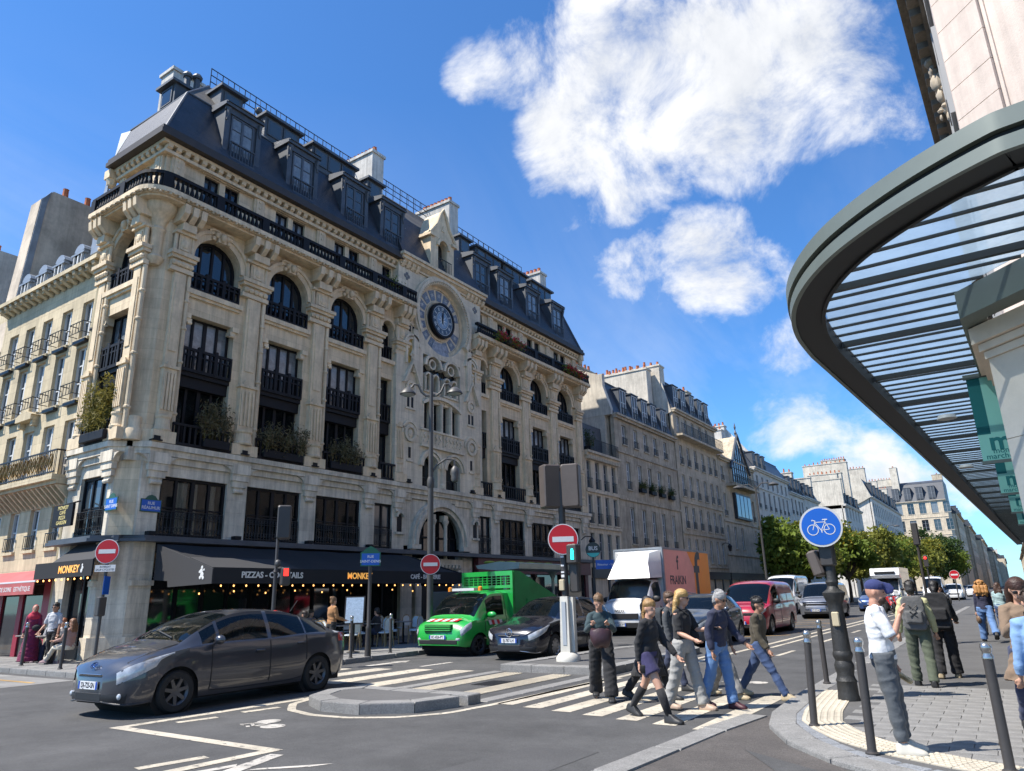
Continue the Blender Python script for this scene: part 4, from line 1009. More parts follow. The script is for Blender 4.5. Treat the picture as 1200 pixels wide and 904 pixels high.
# gabled niches with gold mosaic, medallions and slits left and right
def niche_side(c):
    q = MB(); q.arch(c, 13.25, .3, .42, -.3, -.18, 0, PI, 12); q.arch(c, 13.25, .46, .56, -.34, -.18, 0, PI, 12); q.box(c-.42, -.3, 12.3, c-.3, -.18, 13.25); q.box(c+.3, -.3, 12.3, c+.42, -.18, 13.25)
    q.obj('niche_arch', stone_c, CB); q = MB(); q.prism([(c-.62, 11.3), (c-.5, 11.3), (c, 12.32), (c+.5, 11.3), (c+.62, 11.3), (c, 12.52)], 'xz', -.4, -.18)
    q.lathe([(.05, 12.45), (.1, 12.6), (.05, 12.7), (.12, 12.8), (.04, 12.95), (.01, 13.05)], 6, (c, -.3, 0)); q.box(c-.16, -.33, 12.68, c+.16, -.27, 12.78)
    q.obj('niche_gable', stone_c, CB); q = MB(); q.arch(c, 11.15, .2, .34, -.28, -.18, 0, 2*PI, 18); q.ball((c, -.2, 11.15), .17, .1, .17, 8, 5)
    q.obj('medallion', stone_c, CB); q = MB(); q.arch(c, 8.95, .26, .4, -.3, -.18, 0, 2*PI, 18); q.ball((c, -.2, 8.95), .2, .1, .2, 8, 5); q.arch(c, 9.0, .46, .56, -.26, -.18, R(-10), R(190), 12)
    q.obj('medallion', stone_c, CB)
    for z0, w_ in ((10.2, .28), (7.75, .14)): MB().box(c-w_-.06, -.26, z0-.12, c+w_+.06, -.2005, z0-.04).obj('slit_sill', stone_c, CB)
    q = MB(); q.arch(c-.1, 14.25, .09, .14, -.25, -.18, 0, PI, 6); q.arch(c+.14, 14.25, .09, .14, -.25, -.18, 0, PI, 6)
    q.obj('slit_heads', stone_c, CB)
    MB().prism([(c-.3, 12.35), (c+.3, 12.35)]+[(c+.3*math.cos(PI*i/10), 13.25+.3*math.sin(PI*i/10)) for i in range(11)], 'xz', -.215, -.19).obj('gold_panel', gold_m, CB)
    s = MB()
    for x in (-.14, .14): s.box(c+x-.07, -.215, 10.2, c+x+.07, -.19, 10.7)
    s.box(c-.08, -.215, 7.8, c+.08, -.19, 8.3); s.box(c-.16, -.215, 13.95, c-.04, -.19, 14.25); s.box(c+.08, -.215, 13.95, c+.2, -.19, 14.25)
    s.obj('slit_windows', black_w, CB)
niche_side(12.72); niche_side(17.38)
# quatrefoils beside the ring
q = MB()
for x in (12.35, 17.85):
    for k in range(4): a = PI/2*k; q.ball((x+.12*math.cos(a), -.2, 16.75+.12*math.sin(a)), .1, .03, .1, 8, 5)
q.obj('quatrefoils', mat('grey_carving', (.16, .16, .16), .8), CB)
# pavilion cornice
pc = MB(); pc.box(11.75, -.5, 17.7, 18.5, .5, 17.86); pc.box(11.7, -.6, 17.86, 18.55, .5, 18.0); pc.box(11.8, -.3, 17.45, 18.4, .5, 17.55); pc.prism([(-.2, 17.55), (-.45, 17.7), (.4, 17.7), (.4, 17.55)], 'yz', 11.78, 18.42)
pc.obj('pavilion_cornice', stone_p, CB)
mp = MB().prism([(.0, 17.52), (-.42, 17.70), (-.4, 17.55), (-.26, 17.36), (0, 17.3)], 'yz', -.1, .1).mesh('modillion')
for i in range(20):
    u_ = 11.98+i*.34
    if abs(u_-15.05) > 1.9: link('modillion', mp, stone_p, CB, mtx=FM(u_))
# steeper pavilion roof and gabled stone dormer
pr = MB(); pr.add([(11.9, -.35, 18.0), (18.4, -.35, 18.0), (18.2, .95, 20.98), (12.1, .95, 20.98)], [(0, 1, 2, 3)]); pr.add([(11.9, -.35, 18), (12.1, .95, 20.98), (12.1, 1.3, 20.98), (11.9, 0, 18)], [(0, 1, 2, 3)]); pr.add([(18.4, -.35, 18), (18.2, .95, 20.98), (18.2, 1.3, 20.98), (18.4, 0, 18)], [(3, 2, 1, 0)])
pr.add([(12.1, .95, 20.98), (18.2, .95, 20.98), (18.2, 1.6, 21.3), (12.1, 1.6, 21.3)], [(0, 1, 2, 3)])
pr.obj('pavilion_roof', slate, CB)
gd = MB(); c = 15.0; yg = -.25
wall_open(gd, c-.95, c+.95, 18.0, 20.0, [(c-.36, c+.36, 18.2, 20.0)], yg, 1.2)
for i in range(10):
    a = PI*i/10; b = PI*(i+1)/10; p = [(c+.36*math.cos(t), 19.55+.36*math.sin(t)) for t in (a, b)]; gd.prism([p[0], p[1], (p[1][0], 20.0), (p[0][0], 20.0)], 'xz', yg, 1.0)
gd.prism([(c-1.05, 20.0), (c+1.05, 20.0), (c+.5, 20.75), (c+.22, 21.45), (c, 21.75), (c-.22, 21.45), (c-.5, 20.75)], 'xz', yg-.02, .9)
gd.arch(c, 19.55, .37, .52, yg-.12, yg, 0, PI, 12); gd.box(c-1.12, yg-.14, 19.92, c-.7, .4, 20.08); gd.box(c+.7, yg-.14, 19.92, c+1.12, .4, 20.08)
gd.tube([(c-1.1, yg-.06, 20.05), (c-.52, yg-.06, 20.78), (c-.24, yg-.06, 21.46), (c, yg-.06, 21.82), (c+.24, yg-.06, 21.46), (c+.52, yg-.06, 20.78), (c+1.1, yg-.06, 20.05)], .08, 6)
gd.prism([(c-.12, 20.5), (c+.12, 20.5), (c, 20.85)], 'xz', yg-.06, yg)
g_o = gd.obj('gable_dormer', stone_p, CB)
MB().prism([(c-.36, 18.2), (c+.36, 18.2)]+[(c+.36*math.cos(PI*i/10), 19.55+.36*math.sin(PI*i/10)) for i in range(11)], 'xz', .1, .12).obj('pane', glass_a, g_o)
q = MB(); q.tube([(c-.5, yg-.2, 18.75), (c+.5, yg-.2, 18.75)], .025, 5)
for i in range(9): q.tube([(c-.48+.12*i, yg-.2, 18.05), (c-.48+.12*i, yg-.2, 18.75)], .015, 4)
q.obj('guard_rail', iron, g_o)
# portal: big moulded arch over the door at street level
po = MB(); pz = 3.95
for r0, r1, y in ((1.62, 1.8, -.22), (1.8, 1.98, -.34), (1.98, 2.12, -.26)): po.arch(cx, pz, r0, r1, y, .0, 0, PI, 22)
for i in range(22):
    a = PI*i/22; b = PI*(i+1)/22; p = [(cx+2.0*math.cos(t), pz+2.0*math.sin(t)) for t in (a, b)]
    if p[0][1] < 6.05: po.prism([p[0], p[1], (p[1][0], 6.05), (p[0][0], 6.05)], 'xz', -.04, .5)
po.prism([(12.6, 3.9), (13.05, 3.9), (13.05, 5.96), (12.6, 5.96)], 'xz', -.03, .5); po.prism([(17.05, 3.9), (17.5, 3.9), (17.5, 5.96), (17.05, 5.96)], 'xz', -.03, .5)
po.box(12.9, -.3, 3.75, 13.5, 0, 3.95); po.box(16.6, -.3, 3.75, 17.2, 0, 3.95)
po.box(cx-1.6, -.2, 3.1, cx+1.6, .3, 3.35)
for i in range(12): po.prism([(-.05, 3.1), (-.22, 3.1), (-.2, 2.95), (-.08, 2.85)], 'yz', cx-1.5+i*.265-.08, cx-1.5+i*.265+.08)
for s in (-1, 1): po.lathe([(.12, 3.35), (.09, 3.45), (.09, 4.9), (.16, 5.05), (.18, 5.15)], 8, (cx+s*.45, -.05, 0)); po.box(cx+s*.45-.14, -.1, 5.1, cx+s*.45+.14, .2, 5.4)
for s in (-1, 1): po.box(cx+s*1.5-.2, -.12, .12, cx+s*1.5+.2, .3, 3.1)
for c_ in (12.3, 17.85): po.arch(c_, 5.1, .17, .28, -.16, -.04, 0, PI, 8); po.box(c_-.28, -.14, 4.35, c_+.28, -.04, 4.45)
po.obj('portal', stone_w, CB)
MB().prism([(cx-1.62, 3.35), (cx+1.62, 3.35)]+[(cx+1.62*math.cos(PI*i/16), pz+1.62*math.sin(PI*i/16)) for i in range(17)], 'xz', .3, .32).obj('pane', glass_a, CB)
q = MB()
for x in (-1.05, -.25, .25, 1.05): q.box(cx+x-.05, .2, 3.35, cx+x+.05, .3, pz+math.sqrt(1.62**2-x*x))
q.box(cx-1.6, .2, 4.3, cx+1.6, .3, 4.38); q.obj('portal_frame', black_w, CB)
for c_ in (12.3, 17.85): MB().prism([(c_-.15, 4.45), (c_+.15, 4.45), (c_+.15, 5.1), (c_+.08, 5.23), (c_-.08, 5.23), (c_-.15, 5.1)], 'xz', -.055, -.035).obj('slit_windows', black_w, CB)
MB().box(cx-1.45, .25, .12, cx+1.45, .3, 3.1).obj('door', black_w, CB)
# little flood-lights on the string course
fm_ = MB(); fm_.box(-.16, -.38, 6.64, .16, -.14, 6.68); fm_.box(-.1, -.34, 6.68, .1, -.18, 6.8); fmm = fm_.mesh('flood_light')
for u_ in (.75, 4.0, 7.18, 10.35, 12.6, 17.4, 19.7, 22.83): link('flood_light', fmm, black_p, CB, mtx=FM(u_))
fm2 = MB(); fm2.box(-.12, -.34, 3.7, .12, -.1, 3.82); fm2 = fm2.mesh('flood_light')
for u_ in (.95, 4.0, 7.17, 10.35): link('flood_light', fm2, black_p, CB, mtx=FM(u_))

# ================================================================ shop fronts of the ground floor
shop_glass = mat('shop_glass', (.02, .022, .024), .05, spec=1.0, bump=.01, bscale=.8)
sfm = MB(); y = .2
for u_ in [1.3+i*.93 for i in range(13)]: sfm.box(u_-.05, y-.06, .12, u_+.05, y+.06, 3.5)
sfm.box(1.25, y-.08, .12, 12.5, y+.06, .55); sfm.box(1.25, y-.07, 2.45, 12.5, y+.05, 2.6); sfm.box(1.25, y-.3, 3.2, 12.5, y, 3.5)
so = sfm.obj('shop_front', black_w, CB)
for i in range(12): MB().box(1.36+i*.93, y, .56, 2.17+i*.93, y+.02, 2.44).obj('pane', shop_glass, so)
sfm = MB()
for v_ in (.98, 1.75, 2.5): sfm.box(y-.06, v_-.05, .12, y+.06, v_+.05, 3.5)
sfm.box(y-.08, .95, .12, y+.06, 2.55, .5); so2 = sfm.obj('shop_front', black_w, CB)
for v_ in (1.04, 1.81): MB().box(y, v_, .5, y+.02, v_+.65, 3.4).obj('pane', shop_glass, so2)
maroon = mat('maroon_paint', (.10, .018, .022), .5, var=.15)
rs = MB(); rs.box(17.7, -.35, 2.75, 29.4, -.05, 3.5); rs.box(17.7, -.12, .12, 18.1, 0, 2.75); rs.box(29.1, -.12, .12, 29.45, 0, 2.75)
for u_ in (20.6, 23.4, 26.3): rs.box(u_-.12, -.1, .12, u_+.12, 0, 2.75)
rso = rs.obj('stationery_front', maroon, CB)
for a, b in ((18.1, 20.48), (20.72, 23.28), (23.52, 26.18), (26.42, 29.1)): MB().box(a, .05, .3, b, .08, 2.75).obj('pane', shop_glass, rso)
lettering('Papeterie', .5, mat('grey_letter', (.45, .42, .40), .6), rso, face_mtx((19.9, -.352, 3.12), (0, -1, 0)), .006, .012)
# poster panels in the right first-floor windows
pos_m = mat('window_poster', (.42, .45, .44), .5, var=.8, vscale=4)
for c_ in BAYS[3:]: MB().box(c_-1.05, .135, 4.65, c_+1.05, .15, 5.45).obj('window_poster', pos_m, CB)
MB().box(18.7-.42, .135, 4.65, 18.7+.42, .15, 5.45).obj('window_poster', pos_m, CB)

for o in CB.children:
    if o.name.split('.')[0] in ('cornice', 'modillion', 'gutter', 'end_console', 'roof', 'dormer', 'low_dormer', 'roof_vent', 'chimney', 'roof_railing', 'pavilion_cornice', 'pavilion_roof', 'gable_dormer'): o.location.z -= .22
# ================================================================ the other houses of the street
W_cache = {}
def gwin(w, h, lights=2, trans=1):
    k = (round(w, 2), round(h, 2), lights, trans)
    if k not in W_cache:
        W_cache[k] = win_rect(w/2, 0, h, lights, tuple(h*(i+1)/(trans+1) for i in range(trans)), .05, .16)
    return W_cache[k]
grail_cache = {}
def grail(w, h=.75, y=-.06, n=None):
    k = (round(w, 2), h, y)
    if k not in grail_cache:
        q = MB(); a = w/2; q.box(-a, y-.02, h-.03, a, y+.02, h); q.box(-a, y-.015, .05, a, y+.015, .08)
        n = n or max(4, int(w/.13))
        for i in range(n+1): x = -a+w*i/n; q.box(x-.009, y-.009, .0, x+.009, y+.009, h)
        grail_cache[k] = q.mesh('guard_rail')
    return grail_cache[k]
white_j = mat('white_joinery', (.62, .62, .60), .5)
grey_j = mat('grey_joinery', (.30, .31, .32), .5)
def house(label, loc, rotz, L, D, floors, eave, wall_m, roof=None, base=None, strings=(), win_mats=(glass_a, glass_b, glass_c), joinery=white_j, corn_m=None, ground=None, name='house', side_m=None, group=None, corn=.35):
    """floors: (z0, z1, [centres], width, rail)"""
    h = thing(name, label, 'building', loc, rotz, group); corn_m = corn_m or wall_m
    ops = [(c-w_/2, c+w_/2, z0, z1) for z0, z1, cs, w_, rl in floors for c in cs]
    gz = base or 0.1
    q = MB(); wall_open(q, 0, L, gz, eave, ops, 0, .3); q.box(0, .45, .1, L, D, eave); q.obj('wall', wall_m, h)
    for z0, z1, cs, w_, rl in floors:
        ms = gwin(w_, z1-z0, 2 if w_ > .6 else 1, 2 if z1-z0 > 1.6 else 1)
        sl_ = MB().box(-w_/2-.1, -.1, z0-.1, w_/2+.1, .1, z0-.002).mesh('sill')
        for c in cs:
            win(h, ms, FM(c, z0), joinery, random.choice(win_mats)); link('sill', sl_, corn_m, h, (c, 0, 0))
            if rl: link('guard_rail', grail(w_+.1, rl), iron, h, (c, 0, z0))
    for z in strings: MB().box(-.02, -.1, z, L+.02, .02, z+.16).obj('string_course', corn_m, h)
    q = MB(); q.box(-.05, -corn, eave-.02, L+.05, .3, eave+.14); q.box(-.03, -corn*.6, eave-.2, L+.03, .2, eave-.02); q.obj('cornice', corn_m, h)
    if ground:                                   # dark shop-front band on the street
        gm = ground; q = MB(); q.box(.15, -.12, 2.6, L-.15, .02, 3.25); n = max(2, int(L/2.2))
        for i in range(n+1): x = .15+(L-.3)*i/n; q.box(x-.1, -.1, .1, x+.1, .05, 2.6)
        s = q.obj('shop_front', gm, h)
        for i in range(n): a = .15+(L-.3)*i/n; MB().box(a+.1, .02, .3, a+(L-.3)/n-.1, .06, 2.6).obj('pane', shop_glass, s)
    if roof:
        top, dep, cols, dw, rm = roof            # mansard
        z = eave+.12
        q = MB(); q.prism([(-.05, z), (dep, top), (dep+1.8, top+.9), (D, top+.9), (D, z)], 'yz', .02, L-.02); r = q.obj('roof', rm, h)
        q = MB(); q.tube([(.02, dep-.02, top), (L-.02, dep-.02, top)], .06, 6); q.obj('roof_flashing', zinc_d, r)
        dh = (top-z)*.72
        for c in cols:
            b = MB(); b.box(-dw/2-.12, .08, z+.15, dw/2+.12, dep+.5, z+.15+dh+.12); b.box(-dw/2-.2, -.02, z+.15+dh+.12, dw/2+.2, dep+.6, z+.15+dh+.2)
            d = b.obj('dormer', zinc_d, h, loc=(c, 0, 0)); ms = gwin(dw, dh, 2, 1)
            o = link('window', ms[0], joinery, d, (0, -.09, z+.2)); link('pane', ms[1], random.choice(win_mats), o)
            link('guard_rail', grail(dw, .55, -.02), iron, d, (0, 0, z+.2))
    return h
def stack(h, x0, x1, y0, y1, z0, z1, npots, m=chim_m, cap=True):
    q = MB(); q.box(x0, y0, z0, x1, y1, z1-.15); q.box(x0-.07, y0-.07, z1-.15, x1+.07, y1+.07, z1) if cap else q.box(x0, y0, z1-.15, x1, y1, z1)
    o = q.obj('chimney', m, h)
    for i in range(npots):
        t = (i+.5)/npots; lx = x1-x0 > y1-y0
        px_ = x0+(x1-x0)*(t if lx else .5); py = y0+(y1-y0)*(.5 if lx else t); hh = random.uniform(.35, .6)
        MB().lathe([(.13, 0), (.12, hh*.7), (.1, hh), (.12, hh+.03)], 7, (px_, py, z1)).obj('chimney_pot', pot_m, o, True)
    return o
cream_w = mat('house_cream', (.66, .555, .41), .9, var=.1, vscale=1.2, dirt=.2, streak=.25, bump=.15, bscale=25)
grey_w = mat('house_grey', (.53, .45, .335), .9, var=.18, vscale=1.0, dirt=.3, streak=.38, bump=.2, bscale=25, brick=(.9, .4, .006, .012, .85))
tan_w = mat('house_tan', (.58, .49, .36), .9, var=.14, vscale=1.0, dirt=.25, streak=.32, bump=.2, bscale=25, brick=(.9, .4, .006, .012, .85))
white_w = mat('house_white', (.66, .62, .55), .9, var=.08, vscale=1.0, dirt=.2, streak=.22, bump=.15, bscale=25)
render_w = mat('party_wall', (.64, .58, .48), .92, var=.1, vscale=.8, dirt=.28, streak=.2, bump=.2, bscale=15)
render_b = mat('party_wall_brown', (.60, .50, .39), .92, var=.15, vscale=.7, dirt=.22, streak=.12, bump=.25, bscale=12)
slate2 = mat('slate_far', (.055, .063, .078), .5, var=.2, vscale=1.0, dirt=.25)
shop_dark = mat('shop_dark', (.03, .03, .034), .5, var=.2)
# --- cream four-storey house
c4 = [.5, 1.72, 2.95, 4.2]
h1 = house('narrow cream house of four storeys with dentilled cornice beside the clock building', (-22, 41.42, 0), PI/2, 4.85, 6, [(8.35, 10.2, c4, .62, .7), (6.05, 7.93, c4, .62, .7), (3.75, 5.45, c4, .62, 0)], 10.7, cream_w, None, strings=(5.75, 8.1), joinery=grey_j, win_mats=(glass_a, glass_a, glass_b), ground=shop_dark)
dn = MB().box(-.06, -.3, 10.28, .06, -.01, 10.5).mesh('dentil')
for i in range(19): link('dentil', dn, cream_w, h1, (.15+i*.253, 0, 0))
q = MB(); q.prism([(.9, 10.82), (1.0, 13.2), (3.8, 14.6), (6, 14.6), (6, 10.82)], 'yz', .02, 4.8); q.obj('roof', zinc_d, h1)
link('guard_rail', grail(4.8, .9, -.2, 40), iron, h1, (2.42, 0, 10.84))
stack(h1, -.3, .35, 1.2, 3.2, 10.8, 16.3, 4, render_w); 
# --- grey stone house with plants
g5 = [2.3, 4.35, 6.2, 8.1, 10.2]
h2 = house('grey stone house with slate mansard, five dormers and hanging plants', (-22, 45.35+.95, 0), PI/2, 11.6, 8, [(12.2, 13.65, [c-.75 for c in g5], .72, .5), (8.9, 10.95, [c-.4 for c in g5], .72, .6), (5.0, 7.6, [c-.2 for c in g5], .74, .5), (1.2, 3.6, g5, .9, 0)], 14.2, grey_w, (17.0, .9, [1.9, 4.0, 5.9, 7.7, 9.8], .95, slate2), strings=(11.5, 8.05, 4.3), side_m=render_w)
stack(h2, -.3, .12, .6, 7.5, 9.5, 17.4, 0, render_w, False); q = MB(); q.prism([(.05, 14.2), (.05, 14.6), (.85, 17.35), (3, 18.3), (7, 18.3), (7, 14.2)], 'yz', -.32, .12); q.obj('party_wall', render_w, h2)
stack(h2, 2.5, 6.5, 4.6, 5.4, 17, 19.9, 6, tan_w); stack(h2, 10.4, 11.4, 1.5, 7, 14, 20.8, 8, render_w)
# --- taller house
t5 = [1.2, 2.95, 4.75, 6.7, 8.5, 10.1]
h3 = house('tall pale stone house with long upper balcony and five white dormers', (-22, 58.2, 0), PI/2, 11.0, 8, [(15.1, 16.6, t5[:5], .75, 0), (12.3, 14.0, t5, .75, .6), (9.5, 11.4, t5, .75, .6), (6.8, 8.65, t5, .75, .6), (4.0, 5.95, t5, .75, 0)], 17.0, tan_w, (19.9, .9, [1.3, 3.1, 5.4, 7.5, 9.3], 1.0, slate2), strings=(14.6, 8.95, 6.3, 3.6), ground=shop_dark)
q = MB(); q.box(0, -.75, 14.62, 11, 0, 14.8); q.obj('balcony', tan_w, h3); link('guard_rail', grail(11, .95, -.7, 80), iron, h3, (5.5, 0, 14.8))
stack(h3, -.2, .9, .8, 6.5, 16, 21.3, 9, render_w); q = MB(); q.prism([(.05, 16.8), (.85, 20.2), (2.5, 21), (7, 21), (7, 14)], 'yz', -.12, .04); q.obj('party_wall', render_w, h3)
stack(h3, 4, 5.2, 3.5, 4.3, 20, 21.6, 2, tan_w); stack(h3, 9.8, 11, 2, 4, 19.5, 21.3, 2, tan_w)
# --- house with the glazed gable
a4 = [1.0, 3.3, 5.6, 10.4]
h4 = house('stone house with pointed glazed studio gable and dark balcony', (-22, 69.3, 0), PI/2, 11.9, 8, [(8.7, 10.9, [1.0, 10.6], .8, .5), (5.6, 7.75, a4, .8, 0), (12.2, 13.6, [1.0, 10.6], .8, .5)], 14.4, tan_w, (15.8, 1.2, [], 1, slate2), strings=(8.1, 4.9), ground=shop_dark)
q = MB(); q.prism([(3.2, 12.2), (9.0, 12.2), (9.0, 14.0), (6.1, 17.4), (3.2, 14.0)], 'xz', -.25, 2); go = q.obj('studio_gable', tan_w, h4)
q = MB(); q.prism([(3.5, 12.3), (8.7, 12.3), (8.7, 13.9), (6.1, 16.9), (3.5, 13.9)], 'xz', -.3, -.26); q.obj('pane', glass_c, go)
q = MB()
for i in range(8): x = 3.5+5.2*i/7; q.box(x-.04, -.36, 12.3, x+.04, -.3, 16.9-abs(x-6.1)*1.15)
for z in (13.0, 13.8, 14.8): w2 = min(2.6, (16.9-z)/1.15); q.box(6.1-w2, -.35, z-.03, 6.1+w2, -.3, z+.03)
q.obj('glazing_bars', iron, go)
q = MB(); q.tube([(2.8, -.4, 13.6), (6.1, -.4, 17.6), (9.4, -.4, 13.6)], .14, 6); q.lathe([(.1, 17.5), (.16, 17.8), (.05, 18.1), (.12, 18.4), (.02, 18.9)], 7, (6.1, -.3, 0)); q.obj('gable_verge', zinc_d, go)
q = MB(); q.box(1.9, -1.0, 11.7, 10.2, 0, 11.95); b = q.obj('balcony', tan_w, h4); link('guard_rail', grail(8.2, .95, -.95, 50), iron, b, (6.1, 0, 11.95))
q = MB(); q.box(3.6, -.3, 8.6, 8.8, .1, 11.2); so = q.obj('oriel', shop_dark, h4)
for i in range(4): MB().box(3.75+i*1.26, -.34, 8.8, 4.8+i*1.26, -.305, 11.0).obj('pane', glass_b, so)
stack(h4, 0, 1.2, 1.5, 5, 14, 18.3, 6, render_b)
# --- white house
w7 = [1.4, 3.6, 5.8, 8.0, 10.2, 12.2, 14.2]
h5 = house('long white plastered house with grey dormers and white gable', (-22, 81.5, 0), PI/2, 15.6, 9, [(13.0, 14.2, w7, .75, 0), (10.5, 12.5, w7, .75, .5), (7.6, 9.7, w7, .75, .5), (4.6, 6.8, w7, .75, 0)], 14.9, white_w, (17.2, 1.2, [1.3, 3.3, 5.3], .9, slate2), strings=(12.75, 7.1), joinery=grey_j, ground=shop_dark)
q = MB(); q.prism([(1.2, 14.9), (1.6, 17.2), (5, 21.6), (9, 21.6), (9, 14.9)], 'yz', 8.2, 8.7); q.obj('party_wall', white_w, h5); stack(h5, 7.6, 8.6, 5, 9, 15, 22, 8, white_w); stack(h5, -.2, 1.0, 3, 7, 14, 19.8, 6, white_w)
h6 = house('white house with steep slate mansard farther along the street', (-22, 97.2, 0), PI/2, 8.2, 9, [(11.0, 13.0, [1.2, 3.2, 5.2, 7.0], .8, .5), (8.0, 10.2, [1.2, 3.2, 5.2, 7.0], .8, .5), (5.0, 7.2, [1.2, 3.2, 5.2, 7.0], .8, 0)], 13.7, white_w, (16.3, 1.0, [1.2, 3.2, 5.2, 7.0], .9, slate2), joinery=grey_j)
h7 = house('blank white party walls of a lower house behind the trees', (-22, 105.6, 0), PI/2, 9.5, 12, [(10.6, 12.6, [1.2, 3.4, 5.6, 7.8], .8, 0), (7.2, 9.2, [1.2, 3.4, 5.6, 7.8], .8, 0)], 13.9, white_w, (16.3, 1.0, [1.6, 4, 6.6], .9, slate2), joinery=grey_j)
stack(h7, -.1, 1.1, 1.2, 7, 13, 17.6, 8, render_w); stack(h7, 8.6, 9.4, .5, 9, 13, 17.8, 0, render_w)
h8 = house('white stepped gable walls with brick chimneys beyond the trees', (-22, 137.0, 0), PI/2, 18, 14, [(13.5, 15.5, [2, 5, 8, 11, 14], .9, 0), (10.2, 12.2, [2, 5, 8, 11, 14], .9, 0), (7, 9, [2, 5, 8, 11, 14], .9, 0)], 15.6, white_w, (18.2, 1.2, [3, 6, 9, 12, 15], 1.0, slate2), joinery=grey_j)
stack(h8, 0, 1, 0, 13, 15, 20.3, 0, render_w); stack(h8, 3.5, 5, 1, 4, 15, 21.8, 4, render_w); stack(h8, 8, 9.5, 1, 7, 17, 22.5, 8, render_w); stack(h8, 14.5, 16, .8, 9, 15.5, 25.4, 10, render_w)
lf8 = [2.2+i*3.1 for i in range(16)]
h9 = house('long pale apartment house with slate attic far along the street', (-22, 171.5, 0), PI/2, 52, 14, [(16.6, 19.2, lf8, 1.3, 0), (12.9, 15.5, lf8, 1.3, 0), (9.2, 11.8, lf8, 1.3, 0)], 20.3, white_w, (24.5, 1.6, [4+i*5 for i in range(9)], 1.6, slate2), joinery=grey_j)
q = MB(); q.prism([(-.1, 20.3), (1.5, 24.8), (6, 27), (13, 27), (13, 14)], 'yz', -.4, .0); q.obj('party_wall', render_w, h9)
stack(h9, -.4, 1.6, 4, 9, 20, 29.2, 10, render_w); stack(h9, 12, 13.5, 2, 6, 22, 28.5, 6, render_w); stack(h9, 30, 31.5, 2, 6, 22, 27.5, 6, render_w); stack(h9, 48, 50, 2, 6, 22, 27.5, 6, render_w)
iv = MB()
for i in range(130): iv.ball((-.55+random.uniform(-.2, .2), 5.2+random.uniform(-.9, .9)+.02*i*0, 15.5+12.5*i/130), random.uniform(.25, .6), .5, .5, 5, 4)
iv.obj('wall_creeper', mat('creeper', (.07, .11, .02), .8, var=.5, vscale=2), h9)
# --- far block where the street bends
hf = house('cream corner block with slate mansard closing the view up the street', (-32, 268, 0), 0, 19, 20, [(24, 27.5, [2+i*3.4 for i in range(6)], 1.9, 0), (18.5, 22, [2+i*3.4 for i in range(6)], 1.9, 0), (13, 16.5, [2+i*3.4 for i in range(6)], 1.9, 0), (8, 11, [2+i*3.4 for i in range(6)], 1.9, 0)], 28, cream_w, (34, 2.5, [5, 8.5, 12, 15.5], 1.8, slate2), strings=(22.6, 17), joinery=grey_j)
stack(hf, .0, 5, 2.5, 4, 26, 36.5, 6, render_w); stack(hf, 4.4, 6.5, 1, 5, 26, 40, 8, render_w); stack(hf, 16, 19, 6, 9, 30, 37, 8, tan_w)
for i, (x, y, L_, hh, m_) in enumerate([(-11.6, 288, 42, 29, cream_w), (-10.2, 331, 55, 27, tan_w), (-8, 387, 70, 24, cream_w), (-5.5, 458, 110, 21, tan_w), (-1.5, 570, 160, 20, cream_w)]):
    cs = [3+k*5 for k in range(int(L_/5))]
    t_ = ['cream terrace front next to the corner block up the street', 'tan terrace front in the middle of the far row', 'cream terrace front beyond the tan one in the far row', 'tan terrace front near the far end of the street', 'hazy cream terrace front at the far end of the street'][i]
    hh_ = house(t_, (x, y, 0), PI/2, L_, 16, [(hh*.72, hh*.82, cs, 2, 0), (hh*.54, hh*.64, cs, 2, 0), (hh*.36, hh*.46, cs, 2, 0)], hh*.86, m_, (hh, 2.5, cs[1::2], 2, slate2), joinery=grey_j, corn=.8)
    stack(hh_, 1, 4, 3, 6, hh-4, hh+3, 4, render_w); stack(hh_, L_*.6, L_*.6+3, 3, 6, hh-4, hh+3, 4, render_w)
hl = house('pale low house with zinc roof left of the corner block up the street', (-45, 262, 0), 0, 14, 15, [(17, 20, [2, 5.5, 9, 12], 1.6, 0), (12, 15, [2, 5.5, 9, 12], 1.6, 0)], 21.5, white_w, (25, 2.0, [2.5, 6, 9.5], 1.6, zinc), joinery=grey_j)
stack(hl, 11, 13, 1, 3, 22, 33, 4, render_w)

# ================================================================ side street on the left
cream_l = mat('house_sunny', (.60, .495, .325), .9, var=.1, vscale=1.2, dirt=.16, streak=.2, bump=.15, bscale=25, brick=(.9, .41, .007, .014, .82))
XL = -33.4
def lx(X): return X-XL
cs = [lx(-26.3), lx(-27.85), lx(-29.4), lx(-30.85), lx(-32.3)]
hL = house('sunlit cream stone house in the side street with gilded iron balcony', (XL, 11.5, 0), 0, 8.1, 9, [(10.95, 12.45, cs, .78, 0), (8.65, 10.65, cs, .78, 0), (5.95, 7.95, cs, .80, 0), (3.55, 4.95, cs, .7, .5)], 13.75, cream_l, None, strings=(), win_mats=(glass_b, glass_c, glass_b), corn=.45)
md2 = MB().prism([(-.02, 13.7), (-.42, 13.7), (-.38, 13.58), (-.15, 13.45), (-.02, 13.4)], 'yz', -.1, .1).mesh('modillion')
for i in range(17): link('modillion', md2, cream_l, hL, (.25+i*.475, 0, 0))
ir2 = MB(); a = .48
ir2.tube([(-a, 0, .52), (-a, -.3, .52), (a, -.3, .52), (a, 0, .52)], .02, 5); ir2.tube([(-a, 0, .12), (-a, -.3, .12), (a, -.3, .12), (a, 0, .12)], .016, 5)
for x in (-.45, -.22, 0, .22, .45): ir2.tube([(x, -.3, .12), (x, -.3, .52)], .012, 4)
ir2.box(-.44, -.16, -.2, .44, 0, -.08)
ir2m = ir2.mesh('guard_rail')
